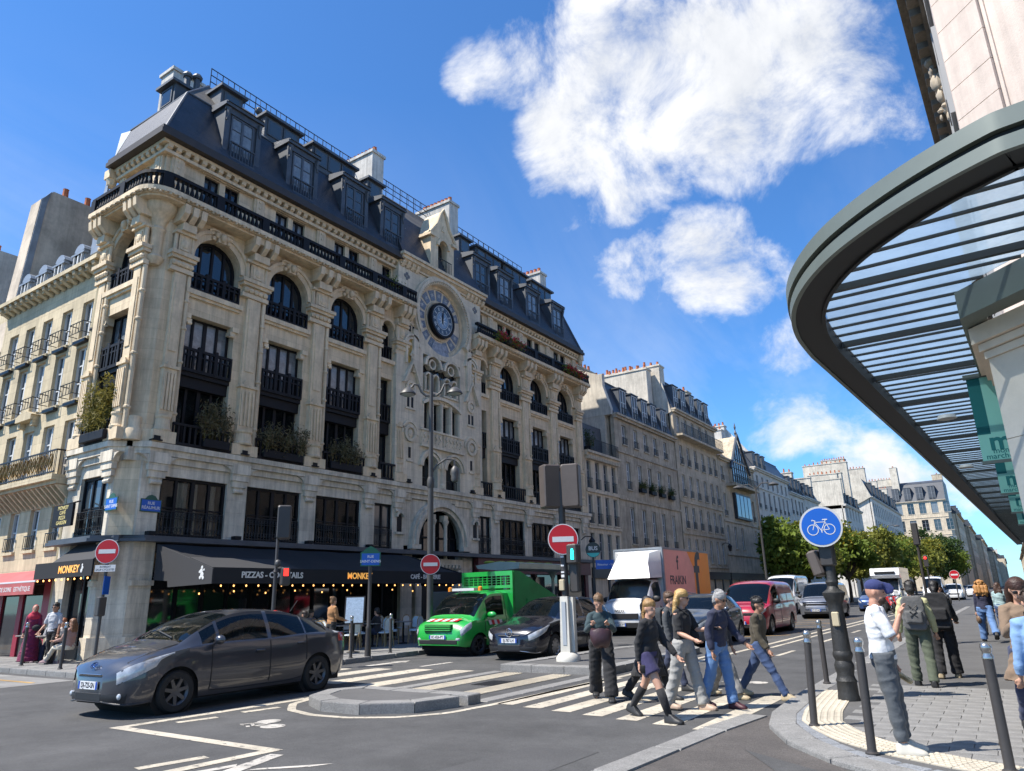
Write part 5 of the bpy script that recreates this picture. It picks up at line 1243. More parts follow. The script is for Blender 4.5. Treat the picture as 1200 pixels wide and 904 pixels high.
for c in cs:
    for z in (10.95, 8.65): link('guard_rail', ir2m, iron, hL, (c, 0, z))
q = MB(); q.box(lx(-33.3), -.75, 5.66, lx(-25.3), 0, 5.84); q.box(lx(-33.3), -.6, 5.54, lx(-25.3), 0, 5.66); bl = q.obj('balcony', cream_l, hL)
q = MB()
for i in range(24):
    x = .25+i*.34; q.prism([(-.05, 5.5), (-.6, 5.5), (-.3, 5.2), (-.05, 4.95)], 'yz', x-.05, x+.05)
q.obj('balcony_bracket_row', cream_l, bl)['kind'] = 'stuff'
gilt = mat('gilded_iron', (.24, .15, .05), .5, metal=.6, var=.4, vscale=9)
q = MB(); y = -.7
q.box(0.05, y-.02, 6.62, 8.1, y+.02, 6.67); q.box(.05, y-.02, 5.9, 8.1, y+.02, 5.94)
for i in range(62): x = .1+i*.13; q.box(x-.008, y-.008, 5.84, x+.008, y+.008, 6.64)
q.box(8.08, y, 6.62, 8.12, 0, 6.67)
for i in range(6): q.box(8.09, y+.11*i, 5.84, 8.11, y+.11*i+.016, 6.64)
q.obj('balcony_rail', iron, bl)
q = MB()
for i in range(26):
    x = .3+i*.3
    q.tube([(x+.11*math.cos(t), y-.03, 6.27+.26*math.sin(t)) for t in [2*PI*k/10 for k in range(11)]], .022, 4); q.tube([(x-.09, y-.03, 6.05), (x, y-.04, 6.27), (x+.09, y-.03, 6.5)], .02, 4); q.ball((x, y-.03, 6.27), .05, .03, .06, 6, 4)
q.obj('gilded_scrolls', gilt, bl)['kind'] = 'stuff'
q = MB(); x = lx(-29.4); q.box(x-.62, -.3, 8.32, x+.62, 0, 8.5); q.box(x-.6, -.2, 8.1, x-.42, 0, 8.32); q.box(x+.42, -.2, 8.1, x+.6, 0, 8.32); q.prism([(x-.7, 8.5), (x+.7, 8.5), (x, 8.72)], 'xz', -.3, 0); q.obj('door_hood', cream_l, hL)
q = MB(); q.prism([(-.1, 13.9), (.5, 14.9), (2.2, 16.6), (6, 16.6), (6, 13.9)], 'yz', 0, 8.1); r = q.obj('roof', zinc, hL)
for c in cs+[lx(-24.9)]:
    b = MB(); b.box(-.42, 0, 13.95, .42, 1.4, 14.85); b.arch(0, 14.85, .0, .42, -.05, 1.3, R(20), R(160), 6); b.box(-.5, -.1, 14.8, .5, .1, 14.88); d = b.obj('dormer', zinc, hL, loc=(c, .1, 0))
    ms = gwin(.62, .85, 2, 0); o = link('window', ms[0], white_j, d, (0, -.2, 14.0)); link('pane', ms[1], glass_b, o)
q = MB(); q.tube([(8.02, -.12, .2), (8.02, -.12, 13.4), (8.05, .0, 13.7)], .09, 8); q.obj('downpipe', mat('downpipe_paint', (.48, .40, .24), .6, var=.2), hL)
for z in (2.5, 5.2, 8.3, 11): MB().lathe([(.11, z), (.12, z+.05), (.11, z+.1)], 8, (8.02, -.12, 0)).obj('pipe_collar', iron, hL)
# taller house behind it with the bare brown side wall
h10 = thing('house', 'tall house with bare brown side wall and row of red chimney pots', 'building', (-42, 11.6, 0), 0)
q = MB(); q.box(0, 0, .1, 8.5, 9, 14.2); q.obj('wall', cream_l, h10)
q = MB(); q.prism([(-.1, 12), (.05, 14.2), (.35, 19.5), (.8, 20.1), (9, 20.1), (9, 10)], 'yz', 7.6, 8.55); q.obj('party_wall', render_b, h10)
q = MB(); q.prism([(.05, 14.0), (.38, 19.5), (.72, 20.05), (.6, 19.3), (.32, 14.0)], 'yz', 8.5, 8.6); q.obj('zinc_verge', zinc, h10)
q = MB(); q.prism([(.0, 14.2), (2.4, 16.2), (9, 16.4), (9, 14)], 'yz', 0, 7.6); q.obj('roof', slate2, h10)
for i in range(6): MB().lathe([(.14, 0), (.12, .45), (.14, .5)], 7, (8.27, 1.4+i*1.0, 20.1)).obj('chimney_pot', pot_m, h10, True)
fl_ = []
for z0 in (3.6, 5.95, 8.65, 10.95):
    for c in (1.2, 2.9, 4.6, 6.3, 7.7): win(h10, gwin(.8, 1.6), FM(c, z0) @ Matrix.Translation((0, -.14, 0)), white_j, glass_b)
h11 = thing('house', 'far house with red chimney pots at the end of the side street', 'building', (-56, 12.3, 0), 0)
q = MB(); q.box(0, 0, .1, 13.5, 10, 16.6); q.obj('wall', cream_l, h11); q = MB(); q.prism([(0, 16.6), (.8, 19.4), (10, 19.8), (10, 16.6)], 'yz', 0, 13.5); q.obj('roof', slate2, h11)
q = MB(); q.box(9.5, .6, 16, 13.6, 2.4, 20.4); q.obj('chimney', render_w, h11)
for i in range(4): MB().lathe([(.14, 0), (.12, .5), (.14, .55)], 7, (9.9+i*1.0, 1.5, 20.4)).obj('chimney_pot', pot_m, h11, True)

for i, (y, L_, hh, m_) in enumerate([(150, 60, 13, cream_w), (212, 90, 14, tan_w), (304, 140, 15, cream_w)]):      # right side of the street beyond the canopy
    cs = [3+k*4.5 for k in range(int(L_/4.5))]; house(['shaded cream right side terrace beyond the canopy', 'tan right side terrace farther beyond the canopy', 'cream right side terrace at the far end of the street'][i], (4.2+i*.6, y+L_, 0), -PI/2, L_, 14, [(hh*.72, hh*.82, cs, 1.8, 0), (hh*.54, hh*.64, cs, 1.8, 0), (hh*.36, hh*.46, cs, 1.8, 0)], hh*.86, m_, (hh, 2.5, cs[1::2], 1.8, slate2), joinery=grey_j, corn=.6)
# ================================================================ building with the glazed canopy on the right
pink = mat('pink_limestone', (.60, .50, .43), .85, var=.08, vscale=2, bump=.2, bscale=40, dirt=.12, streak=.1)
pier_st = mat('pier_stone', (.74, .63, .51), .8, var=.06, vscale=2, bump=.12, bscale=40, dirt=.1)
green_g = mat('canopy_green', (.15, .175, .155), .5, metal=.2, var=.08, vscale=2)
green_d = mat('canopy_dark', (.008, .009, .009), .6)
bar_m = mat('canopy_bar', (.028, .032, .03), .5)
milk = mat('milky_glass', (.36, .45, .53), .25, var=.10, vscale=.7, dirt=.12)
def _milk():
    nt = milk.node_tree; P = nt.nodes['Principled BSDF']; tr = nt.nodes.new('ShaderNodeBsdfTranslucent'); tp = nt.nodes.new('ShaderNodeBsdfTransparent'); m1 = nt.nodes.new('ShaderNodeMixShader'); m2 = nt.nodes.new('ShaderNodeMixShader')
    tp.inputs[0].default_value = (.80, .86, .90, 1); m1.inputs[0].default_value = .8; m2.inputs[0].default_value = .52
    nt.links.new(P.inputs['Base Color'].links[0].from_socket, tr.inputs[0]); nt.links.new(P.outputs[0], m1.inputs[1]); nt.links.new(tr.outputs[0], m1.inputs[2]); nt.links.new(m1.outputs[0], m2.inputs[1]); nt.links.new(tp.outputs[0], m2.inputs[2]); nt.links.new(m2.outputs[0], nt.nodes['Material Output'].inputs[0])
_milk()
carv = mat('carved_dark_stone', (.24, .20, .15), .9, var=.3, vscale=3, dirt=.3)
def facX(Y): return .65+.035*(Y-12.5)
CBX = thing('canopy_building', 'pinkish stone building with chamfered corner behind the glazed canopy', 'building', (0, 0, 0))
# upper boulevard front (seen edge-on), its windows and storeys
q = MB()
A_, B_ = (facX(12.5), 12.5), (facX(88), 88)
ops = []
n_ = 22
def along(u): return (facX(12.5+u), 12.5+u)
q.prism([A_, B_, (B_[0]+12, B_[1]), (14, 8), (9.2, 4.0), (facX(12.5)+.545+2.6, 12.5-.545-2.6), (facX(12.5)+.58, 12.5-.51)], 'xy', 5.0, 15.6)
q.prism([(A_[0]+.3, A_[1]+.2), (B_[0]+.4, B_[1]), (B_[0]+12, B_[1]), (14, 8.5), (9.5, 4.6)], 'xy', 15.6, 21)
q.obj('wall', pink, CBX)
for i in range(18):
    for z0 in (6.6, 10.2, 13.0):
        Y = 15+i*4; M = Matrix.Translation((facX(Y), Y, z0)) @ Matrix.Rotation(-PI/2-.035, 4, 'Z') @ Matrix.Translation((0, -.2, 0))
        win(CBX, gwin(1.3, 2.0), M, grey_j, glass_b)
# courses of the chamfered pier above the canopy: each stone a piece
d45 = Vector((1, -1, 0)).normalized(); nrm = Vector((-1, -1, 0)).normalized()
p0 = Vector((facX(12.5), 12.5, 0))
def chamfer_block(mb, t0, t1, z0, z1, out, back):
    P = [p0+d45*t0+nrm*out, p0+d45*t1+nrm*out, p0+d45*t1-nrm*back, p0+d45*t0-nrm*back]; g = .006
    mb.loft([[(p.x, p.y, z0+g) for p in P], [(p.x, p.y, z1-g) for p in P]])
for i in range(18):
    z = 5.4+i*.58; m_ = MB(); chamfer_block(m_, 0, .79, z, z+.58, .03, .25); m_.obj('stone_block', pink, CBX)
# grey metal bay to the right of the pier
gb = MB()
chamfer_block(gb, .86, 3.6, 9.6, 12.2, -.12, .3); chamfer_block(gb, .86, 3.6, 5.4, 6.4, -.12, .3)
bay = gb.obj('bay_panel', mat('bay_grey', (.23, .24, .235), .55, var=.06, vscale=2), CBX)
q = MB(); chamfer_block(q, .80, .86, 5.4, 15.5, -.02, .3); q.obj('bay_jamb', pink, CBX)
q = MB(); chamfer_block(q, .95, 1.2, 6.4, 9.2, -.2, .1); chamfer_block(q, .9, 1.25, 9.0, 9.6, -.14, .1); chamfer_block(q, .92, 1.22, 8.6, 8.75, -.15, .1); q.obj('bay_column', mat('bay_green', (.10, .12, .11), .5), bay)
q = MB(); chamfer_block(q, 1.2, 3.6, 6.4, 9.6, -.45, .48); q.obj('pane', glass_b, bay)
q = MB()
for z in (12.35, 12.6, 12.9, 13.2): chamfer_block(q, .9, 3.5, z, z+.05, -.1, .14)
chamfer_block(q, .86, 3.6, 12.2, 12.3, .02, .3); q.obj('bay_railing', mat('bay_green', (.1, .12, .11)), bay)
q = MB(); chamfer_block(q, .9, 3.5, 12.3, 15.4, -.5, .55); q.obj('pane', glass_a, bay)
# cornice high over the boulevard front
def path_prism(mb, off0, off1, y0, y1, z0, z1, k=12):
    a = [(facX(y0+(y1-y0)*i/k)+off0, y0+(y1-y0)*i/k) for i in range(k+1)]; b = [(x-off0+off1, y) for x, y in a]
    mb.prism(a+b[::-1], 'xy', z0, z1)
q = MB(); path_prism(q, -.62, .3, 11.9, 88, 16.0, 16.35); path_prism(q, -.5, .3, 11.95, 88, 15.85, 16.0); path_prism(q, -.16, .3, 12.3, 88, 15.2, 15.5); q.obj('cornice', carv, CBX)
dn = MB(); dn.box(-.42, -.22, 15.52, .05, .22, 15.85); dnm = dn.mesh('cornice_block')
for i in range(60): Y = 12.6+i*.72; link('cornice_block', dnm, carv, CBX, (facX(Y), Y, 0))
# carved figure under the cornice
q = MB(); Y = 20.3; x = facX(Y); q.tf = Matrix.Translation((x, Y, 15.6)) @ Matrix.Diagonal((.62, .62, .8, 1)) @ Matrix.Translation((-x, -Y, -15.6))
q.ball((x-.3, Y, 15.1), .2, .2, .26, 8, 6); q.ball((x-.26, Y, 14.6), .28, .3, .36, 8, 6); q.ball((x-.22, Y-.3, 14.5), .14, .14, .3, 7, 5); q.ball((x-.22, Y+.3, 14.55), .14, .14, .3, 7, 5)
q.ball((x-.2, Y, 14.05), .22, .3, .3, 8, 5); q.ball((x-.16, Y+.05, 13.6), .16, .2, .28, 8, 5); q.ball((x-.1, Y, 13.2), .12, .15, .2, 7, 5); q.ball((x-.3, Y, 15.45), .3, .35, .16, 8, 5)
for i in range(26): rr = random.Random(i); q.ball((x-rr.uniform(.05, .4), Y+rr.uniform(-.45, .45), rr.uniform(13.3, 15.5)), rr.uniform(.06, .13), .1, rr.uniform(.06, .14), 6, 4)
q.obj('carved_figure', mat('carved_pale', (.40, .34, .26), .9, var=.3, vscale=4), CBX, True)

# ---- stone pier at street level, in courses
def pier_poly(e):   # outline grown by e
    return [(.28-e, 11.35-e*.4), (2.6, 9.0-e*1.4), (3.2, 9.6), (1.3, 13.0+e), (.34-e, 13.0+e)]
PIER = thing('canopy_pier', 'pale stone pier with moulded cap under the canopy girder', 'pillar', (0, 0, 0))
for i in range(4): MB().prism(pier_poly(0), 'xy', ZR+.002+i*1.12+.004, ZR+(i+1)*1.12-.004).obj('stone_block', pier_st, PIER)
MB().prism(pier_poly(-.02), 'xy', ZR+.01, 4.6).obj('core', pier_st, PIER)
for z0, z1, e in ((4.53, 4.63, .04), (4.64, 4.74, .09), (4.75, 4.98, .16)): MB().prism(pier_poly(e), 'xy', z0, z1).obj('cap_moulding', pier_st, PIER)
q = MB(); q.prism([(1.5, 13.1), (3.6, 70), (14, 70), (14, 8.5)], 'xy', .05, 5.0); q.obj('shop_front', shop_glass, CBX)

# ---- canopy
CAN = thing('canopy', 'dark green steel canopy with milky glass louvres and rounded end', 'canopy', (0, 0, 0))
outer = [(6.0, 6.9), (3.0, 6.9), (1.6, 6.88), (.77, 6.94), (.47, 7.02), (-.16, 7.40), (-.76, 7.91), (-1.22, 8.45), (-1.62, 9.15), (-1.9, 9.95), (-2.05, 10.9), (-2.08, 12.0), (-1.63, 21.9), (-1.32, 29.4), (-.1, 60), (1.05, 88)]
def catmull(pts, k=5):
    out = []
    for i in range(len(pts)-1):
        a = Vector(pts[max(i-1, 0)]); b = Vector(pts[i]); c = Vector(pts[i+1]); d = Vector(pts[min(i+2, len(pts)-1)])
        for j in range(k):
            t = j/k; out.append(tuple(.5*((2*b)+(-a+c)*t+(2*a-5*b+4*c-d)*t*t+(-a+3*b-3*c+d)*t**3)))
    return out+[pts[-1]]
oc = catmull(outer[2:12], 6); oc = outer[:2]+oc+outer[12:]
def band(name, o0, o1, z0, z1, m, parent=CAN):
    a = [tuple(v) for v in offset_line(oc, o0)]; b = [tuple(v) for v in offset_line(oc, o1)]
    mb = MB(); n = len(a)
    mb.add([(*p, z0) for p in a]+[(*p, z1) for p in a]+[(*p, z1) for p in b]+[(*p, z0) for p in b],
           [f for i in range(n-1) for f in ((i, i+1, n+i+1, n+i), (n+i, n+i+1, 2*n+i+1, 2*n+i), (2*n+i, 2*n+i+1, 3*n+i+1, 3*n+i), (3*n+i, 3*n+i+1, i+1, i))])
    return mb.obj(name, m, parent, True, 30)
# interior lies to the left of the travel direction reversed: offset positive = inside
SGN = -1
def bnd(name, i0, i1, z0, z1, m): return band(name, SGN*i0, SGN*i1, z0, z1, m)
bnd('fascia_lower', 0, .06, 5.23, 5.37, green_g); bnd('fascia_groove', .05, .1, 5.36, 5.45, green_d); bnd('fascia_upper', -.02, .08, 5.44, 5.62, green_g)
bnd('soffit', .06, .44, 5.25, 5.30, green_d); bnd('gutter_wall', .40, .45, 5.22, 5.50, green_d)
inn = [tuple(v) for v in offset_line(oc, SGN*.46)]
def edge_x(Y):       # x of the inner canopy edge on the boulevard side
    best = None
    for a, b in zip(inn, inn[1:]):
        if (a[1]-Y)*(b[1]-Y) <= 0 and a[1] != b[1]:
            x = a[0]+(b[0]-a[0])*(Y-a[1])/(b[1]-a[1])
            if best is None or x < best: best = x
    return best
def girder_x(Y): return .05+.035*(Y-10.8) if Y > 10.8 else .05+(10.8-Y)*1.0
yy = 7.62; i = 0; far = MB(); farp = MB()
while yy < 86:
    x0 = edge_x(yy); x1 = min(girder_x(yy)+.1, 3.4); x0b = edge_x(yy+.4); x1b = min(girder_x(yy+.4)+.1, 3.4)
    if x0 is not None and x0b is not None and x1 > x0:
        big = i % 6 == 5
        if yy < 48:
            q = MB(); q.box(x0, yy-(.035 if big else .022), 5.36 if big else 5.42, x1, yy+(.035 if big else .022), 5.45); q.obj('canopy_bar', bar_m, CAN)
            q = MB(); q.add([(x0, yy+.003, 5.455), (x1, yy+.003, 5.455), (x1b, yy+.417, 5.455), (x0b, yy+.417, 5.455), (x0, yy+.003, 5.465), (x1, yy+.003, 5.465), (x1b, yy+.417, 5.465), (x0b, yy+.417, 5.465)], [(0, 3, 2, 1), (4, 5, 6, 7), (0, 1, 5, 4), (1, 2, 6, 5), (2, 3, 7, 6), (3, 0, 4, 7)]); q.obj('canopy_pane', milk, CAN)
        else:
            far.box(x0, yy-.03, 5.34, x1, yy+.03, 5.47); farp.box(x0, yy+.03, 5.44, x1, yy+.38, 5.45)
    yy += .42; i += 1
far.obj('canopy_bars_far', bar_m, CAN)['kind'] = 'stuff'; farp.obj('canopy_panes_far', milk, CAN)['kind'] = 'stuff'
q = MB(); gp = [(3.6, 7.25), (.05, 10.8), (.05+.035*30, 40.8), (.05+.035*76, 86.8)]; gl = offset_line(gp, .34)
gl = [(3.84, 7.49), (.36, 10.95), (.38+.035*30, 40.8), (.38+.035*76, 86.8)]
q.prism(gp+gl[::-1], 'xy', 5.0, 5.38); q.obj('girder', green_g, CAN)
for i in range(12):
    Y = 14.5+i*6; q = MB(); q.box(girder_x(Y)+.3, Y-.08, 5.02, facX(Y)+1.2, Y+.08, 5.36); q.obj('girder_bracket', green_g, CAN)
for Y in (18.2, 26.5): q = MB(); q.lathe([(.0, 5.22), (.17, 5.2), (.2, 5.12), (.0, 5.10)], 12, (-.55, Y, 0)); q.obj('canopy_lamp', mat('lamp_white', (.6, .6, .58), .5), CAN, True)
# spotlights on a thin rail
# ---- hanging banners
teal = mat('banner_teal', (.0, .135, .14), .7, var=.05); mint = mat('banner_mint', (.26, .60, .50), .7, var=.05); tealt = mat('banner_text', (.01, .17, .17), .7)
for i, Y in enumerate((14.2, 19.7, 25.2, 30.7)):
    b = thing('hanging_banner', ['teal and mint banner with letter m nearest the stone pier', 'teal and mint banner with letter m, second from the stone pier', 'teal and mint banner with letter m, third from the stone pier', 'teal and mint banner with letter m, farthest from the stone pier'][i], 'banner', (.0+.035*(Y-14.2), Y, 3.55), 0, 'banners under the canopy')
    MB().box(-.04, -.008, 0, .56, .008, 1.43).obj('cloth', teal, b)
    MB().box(.15, -.011, .42, .37, -.0085, 1.43).obj('stripe', mint, b); MB().box(-.04, -.0115, 0, .56, -.0085, .44).obj('mint_panel', mint, b)
    q = MB(); q.box(-.08, -.03, 1.42, .66, .03, 1.5); q.box(-.06, -.02, -.05, .6, .02, .0); q.box(.55, -.02, 1.45, 1.3, .02, 1.52); q.obj('banner_rail', green_g, b)
    q = MB(); q.tube([(.2, 0, 1.5), (.2, 0, 1.9)], .012, 5); q.tube([(.5, 0, 1.5), (.5, 0, 1.9)], .012, 5); q.obj('banner_hanger', iron, b)
    lettering('m', .42, tealt, b, face_mtx((.26, -.0125, .3), (0, -1, 0)), .001, .012); lettering('mon-', .125, tealt, b, face_mtx((.26, -.0125, .15), (0, -1, 0)), .001, .001); lettering('marché.fr', .125, tealt, b, face_mtx((.26, -.0125, .06), (0, -1, 0)), .001, .001)
# ================================================================ vehicles
tyre_m = mat('tyre_rubber', (.012, .012, .012), .8, bump=.1, bscale=60)
chrome = mat('chrome', (.6, .6, .6), .15, metal=1.); alloy = mat('alloy', (.30, .30, .31), .35, metal=.9); steel_w = mat('dark_wheel', (.028, .028, .03), .45, metal=.4)
trim = mat('black_trim', (.012, .012, .013), .55); under = mat('underbody', (.006, .006, .006), .9)
carglass = glassm('car_glass', (.006, .009, .010), .6, .0); lens = mat('lamp_lens', (.46, .48, .50), .06, spec=1.0, coat=1, var=.4, vscale=9); redlens = mat('tail_lens', (.35, .01, .01), .15, coat=1); amber = mat('amber_lens', (.8, .25, .01), .3, coat=.5)
plate_m = mat('plate_white', (.68, .69, .70), .4); plate_b = mat('plate_blue', (.02, .07, .35), .4); ink = mat('plate_ink', (.01, .01, .012), .6)
def paintm(name, c, metal=.0, rough=.32, dirt=.12): return mat('paint_'+name, c, rough, metal=metal, coat=1., var=.05, vscale=1.5, dirt=dirt)
def wheel_meshes(r, w, spokes, rim_m, style=0):
    t = MB(); t.tf = Matrix.Rotation(PI/2, 4, 'Y')
    t.lathe([(r*.64, -w/2), (r*.9, -w/2), (r*.985, -w*.36), (r, -w*.2), (r, w*.2), (r*.985, w*.36), (r*.9, w/2), (r*.64, w/2)], 28, cap=False)
    rim = MB(); rim.tf = t.tf
    rim.lathe([(r*.66, -w*.5), (r*.62, -w*.42), (r*.56, w*.1), (r*.56, w*.3), (r*.62, w*.42), (r*.66, w*.5)], 24, cap=False)
    rim.lathe([(.001, w*.26), (r*.12, w*.28), (r*.15, w*.18), (r*.6, w*.12), (r*.6, w*.05), (.001, .0)], 20, cap=False) if style == 1 else rim.lathe([(.001, w*.3), (r*.12, w*.32), (r*.16, w*.2)], 14, cap=False)
    for i in range(spokes):
        a = 2*PI*i/spokes; c, s = math.cos(a), math.sin(a); p = (-s, c)
        for z0, k0, k1 in ((w*.34, .10, .075),):
            P = lambda rr, kk, z: (c*rr+p[0]*kk*r, s*rr+p[1]*kk*r, z)
            rim.add([P(r*.1, -k0, w*.2), P(r*.1, k0, w*.2), P(r*.62, k1, w*.3), P(r*.62, -k1, w*.3), P(r*.1, -k0, w*.32), P(r*.1, k0, w*.32), P(r*.62, k1, w*.42), P(r*.62, -k1, w*.42)], [(0, 3, 2, 1), (4, 5, 6, 7), (0, 1, 5, 4), (1, 2, 6, 5), (2, 3, 7, 6), (3, 0, 4, 7)])
    disc = MB(); disc.tf = t.tf; disc.lathe([(.001, -w*.1), (r*.6, -w*.1)], 16, cap=False)
    return t.mesh('tyre', True, 40), rim.mesh('rim', True, 30), disc.mesh('brake_disc')
seat_m = mat('seat_cloth', (.04, .04, .042), .9)
class Car:
    """lofted body; front at -y, wheels on z = 0"""
    def __init__(s, label, cat, loc, rotz, P, paint, name='parked_car', group=None):
        s.P = P; s.t = thing(name, label, cat, loc, rotz, group); s.paint = paint
        L = P['L']; keys = {0, L} | {k for r in P.get('side', [])+P.get('wind', []) for k in r}
        st = set(keys)
        x = 0
        while x < L: st.add(round(x, 3)); x += .11
        for w in P['wheels']:
            for i in range(-14, 15): st.add(round(w+P['ra']*math.sin(i*PI/28), 4))
        st = sorted(v for v in st if 0 <= v <= L); s.st = [st[0]]
        for v in st[1:]:
            if v-s.st[-1] > .012 or v in keys:
                if v in keys and v-s.st[-1] <= .012 and s.st[-1] not in keys: s.st[-1] = v
                else: s.st.append(v)
        s.build()
    def low(s, x):
        P = s.P; z = smooth_interp(x, P['low'])
        for w in P['wheels']:
            d = abs(x-w)
            if d < P['ra']: z = max(z, P['r']+math.sqrt(P['ra']**2-d*d))
        return z
    def ring(s, x):
        P = s.P; W = smooth_interp(x, P['w']); top = smooth_interp(x, P['top']); belt = min(smooth_interp(x, P['belt']), top-.03); rw = min(smooth_interp(x, P['rw']), W*.97)
        lo = min(s.low(x), belt-.05); crown = P.get('crown', .05); re = max(belt+.012, top-crown)
        base = smooth_interp(x, P['low'])
        def side(z):            # width of the flank at height z
            t = max(0, min(1, (z-base)/(belt-base))); return W*(interp(t, P.get('flank', [(0, .93), (.25, .985), (.55, 1), (.85, .985), (1, .955)])))
        pts = []
        for k in (0, .25, .5, .75): z = lo+(belt-lo)*k; pts.append((side(z), z))
        pts.append((side(belt), belt)); wb = side(belt)*.988
        pts.append((lerp(wb, rw, .08), lerp(belt, re, .08)))
        bul = P.get('bulge', .02)
        pts.append((lerp(wb, rw, .5)+bul, lerp(belt, re, .5))); pts.append((lerp(wb, rw, .9)+bul*.5, lerp(belt, re, .9)))
        pts.append((rw, re)); pts.append((rw*.82, lerp(re, top, .62))); pts.append((rw*.45, lerp(re, top, .93))); pts.append((0, top))
        return pts
    def surf(s, x, j):
        r = s.ring(x); i = min(int(j), len(r)-2); f = j-i; a, b = r[i], r[i+1]
        return Vector((lerp(a[0], b[0], f), x-s.P['L']/2, lerp(a[1], b[1], f)))
    def nrm(s, x, j):
        e = .02; a = s.surf(x+e, j)-s.surf(x-e, j); b = s.surf(x, min(10.99, j+.1))-s.surf(x, max(0, j-.1)); n = b.cross(a)
        n = n.normalized() if n.length > 1e-9 else Vector((1, 0, 0)); return n if n.x >= -.001 and (n.x > .02 or n.z > -.2) else -n
    def build(s):
        P = s.P; L = P['L']; rings = [s.ring(x) for x in s.st]; J = len(rings[0]); groups = {}
        side, wind = P.get('side', []), P.get('wind', [])
        for i in range(len(rings)-1):
            xm = (s.st[i]+s.st[i+1])/2
            for j in range(J-1):
                key = 'body'
                if j in (5, 6):
                    for k, (a, b) in enumerate(side):
                        if a <= xm <= b: key = ('side_window', k)
                if j >= 8:
                    for k, (a, b) in enumerate(wind):
                        if a <= xm <= b: key = ('windscreen' if k == 0 else 'rear_window', k)
                if j == 7 and any(a <= xm <= b for a, b in side) and P.get('blackframe'): key = ('window_frame', 0)
                groups.setdefault(key, []).append((i, j))
        for key, cells in groups.items():
            for sg in ((-1, 1) if isinstance(key, tuple) and key[0] in ('side_window', 'window_frame') else (0,)):
                mb = MB(); idx = {}
                def vid(i, j, g):
                    k = (i, j, g if j < J-1 else 0)
                    if k not in idx: idx[k] = len(mb.v); p = rings[i][j]; mb.v.append((p[0]*g, s.st[i]-L/2, p[1]))
                    return idx[k]
                for i, j in cells:
                    for g in ((-1, 1) if sg == 0 else (sg,)):
                        f = (vid(i, j, g), vid(i+1, j, g), vid(i+1, j+1, g), vid(i, j+1, g)); mb.f.append(f if g > 0 else f[::-1])
                if key == 'body':
                    for i, rv in ((0, 1), (len(rings)-1, 0)):
                        loop = [vid(i, j, 1) for j in range(J)]+[vid(i, j, -1) for j in range(J-2, -1, -1)]; mb.f.append(tuple(loop if rv else loop[::-1]))
                    s.body = mb.obj('body', s.paint, s.t, True, 50)
                else:
                    nm = key[0]; m_ = trim if nm == 'window_frame' else (P.get('sideglass', carglass) if nm == 'side_window' else carglass)
                    if nm == 'side_window' and key[1] in P.get('blind', ()): m_ = s.paint
                    mb.obj(nm if m_ is not s.paint else 'panel', m_, s.t, True, 60)
        # wheel wells, floor, wheels
        q = MB(); w0 = max(v for _, v in P['w']); q.box(-w0*.86, -L/2+.25, .17, w0*.86, L/2-.25, .45)
        for w in P['wheels']:
            q.tf = Matrix.Translation((0, w-L/2, P['r'])) @ Matrix.Rotation(PI/2, 4, 'Y'); q.lathe([(P['ra']+.03, -w0*.88), (P['ra']+.03, w0*.88)], 20); q.tf = None
        q.obj('underbody', under, s.t)
        if P.get('wind') and L > 4:
            ws = P['wind'][0][1]-L/2; zf = P['belt'][-1][1]-.55
            for x in (-.36, .36):
                q = MB(); q.bbox(x-.22, ws-.1, zf, x+.22, ws+.42, zf+.2, .05); q.bbox(x-.22, ws+.34, zf+.1, x+.22, ws+.5, zf+.68, .05); q.bbox(x-.12, ws+.4, zf+.66, x+.12, ws+.5, zf+.86, .03); q.obj('seat', seat_m, s.t)
            q = MB(); q.box(-.7, ws-.75, zf-.1, .7, ws-.45, zf+.42); q.obj('dashboard', under, s.t); q = MB(); q.bbox(-.62, ws+1.2, zf, .62, ws+1.5, zf+.65, .05); q.obj('rear_bench', seat_m, s.t)
        tm, rm, dm_ = wheel_meshes(P['r'], P.get('tw', .2), P.get('spokes', 6), None, P.get('rimstyle', 0))
        for w in P['wheels']:
            W = smooth_interp(w, P['w'])-.02-P.get('tw', .2)/2
            for sg in (-1, 1):
                o = thing_part('wheel', s.t, (sg*W, w-L/2, P['r']), 0 if sg > 0 else PI, tm, tyre_m); link('rim', rm, P.get('rim', alloy), o); link('brake_disc', dm_, under, o)
    def patch(s, name, x0, x1, j0, j1, m, off=.006, n=6, both=True, shape=None):
        """panel laid on the body; shape(u) -> (lo, hi) fractions of j range"""
        out = None
        for sg in ((-1, 1) if both else (1,)):
            mb = MB(); k = 4
            for a in range(n+1):
                u = a/n; x = lerp(x0, x1, u); lo, hi = shape(u) if shape else (0, 1)
                for b in range(k+1):
                    j = lerp(j0, j1, lerp(lo, hi, b/k)); edge = (a in (0, n)) or (b in (0, k)); p = s.surf(x, j)+s.nrm(x, j)*(off if not edge else .001); mb.v.append((p.x*sg, p.y, p.z))
            for a in range(n):
                for b in range(k): f = (a*(k+1)+b, (a+1)*(k+1)+b, (a+1)*(k+1)+b+1, a*(k+1)+b+1); mb.f.append(f if sg > 0 else f[::-1])
            out = mb.obj(name, m, s.t, True, 60)
        return out
    def seam(s, pts, w=.009, m=None):
        for sg in (-1, 1):
            mb = MB(); mb.tube([(p.x*sg, p.y, p.z) for p in [s.surf(x, j)+s.nrm(x, j)*.0005 for x, j in pts]], w, 4); mb.obj('door_seam', m or trim, s.t)
    def handle(s, x, j):
        for sg in (-1, 1):
            p = s.surf(x, j)+s.nrm(x, j)*.02; mb = MB(); mb.tube([(p.x*sg, p.y-.09, p.z), ((p.x+.012)*sg, p.y, p.z+.004), (p.x*sg, p.y+.09, p.z)], .015, 6); mb.obj('door_handle', s.paint, s.t, True)
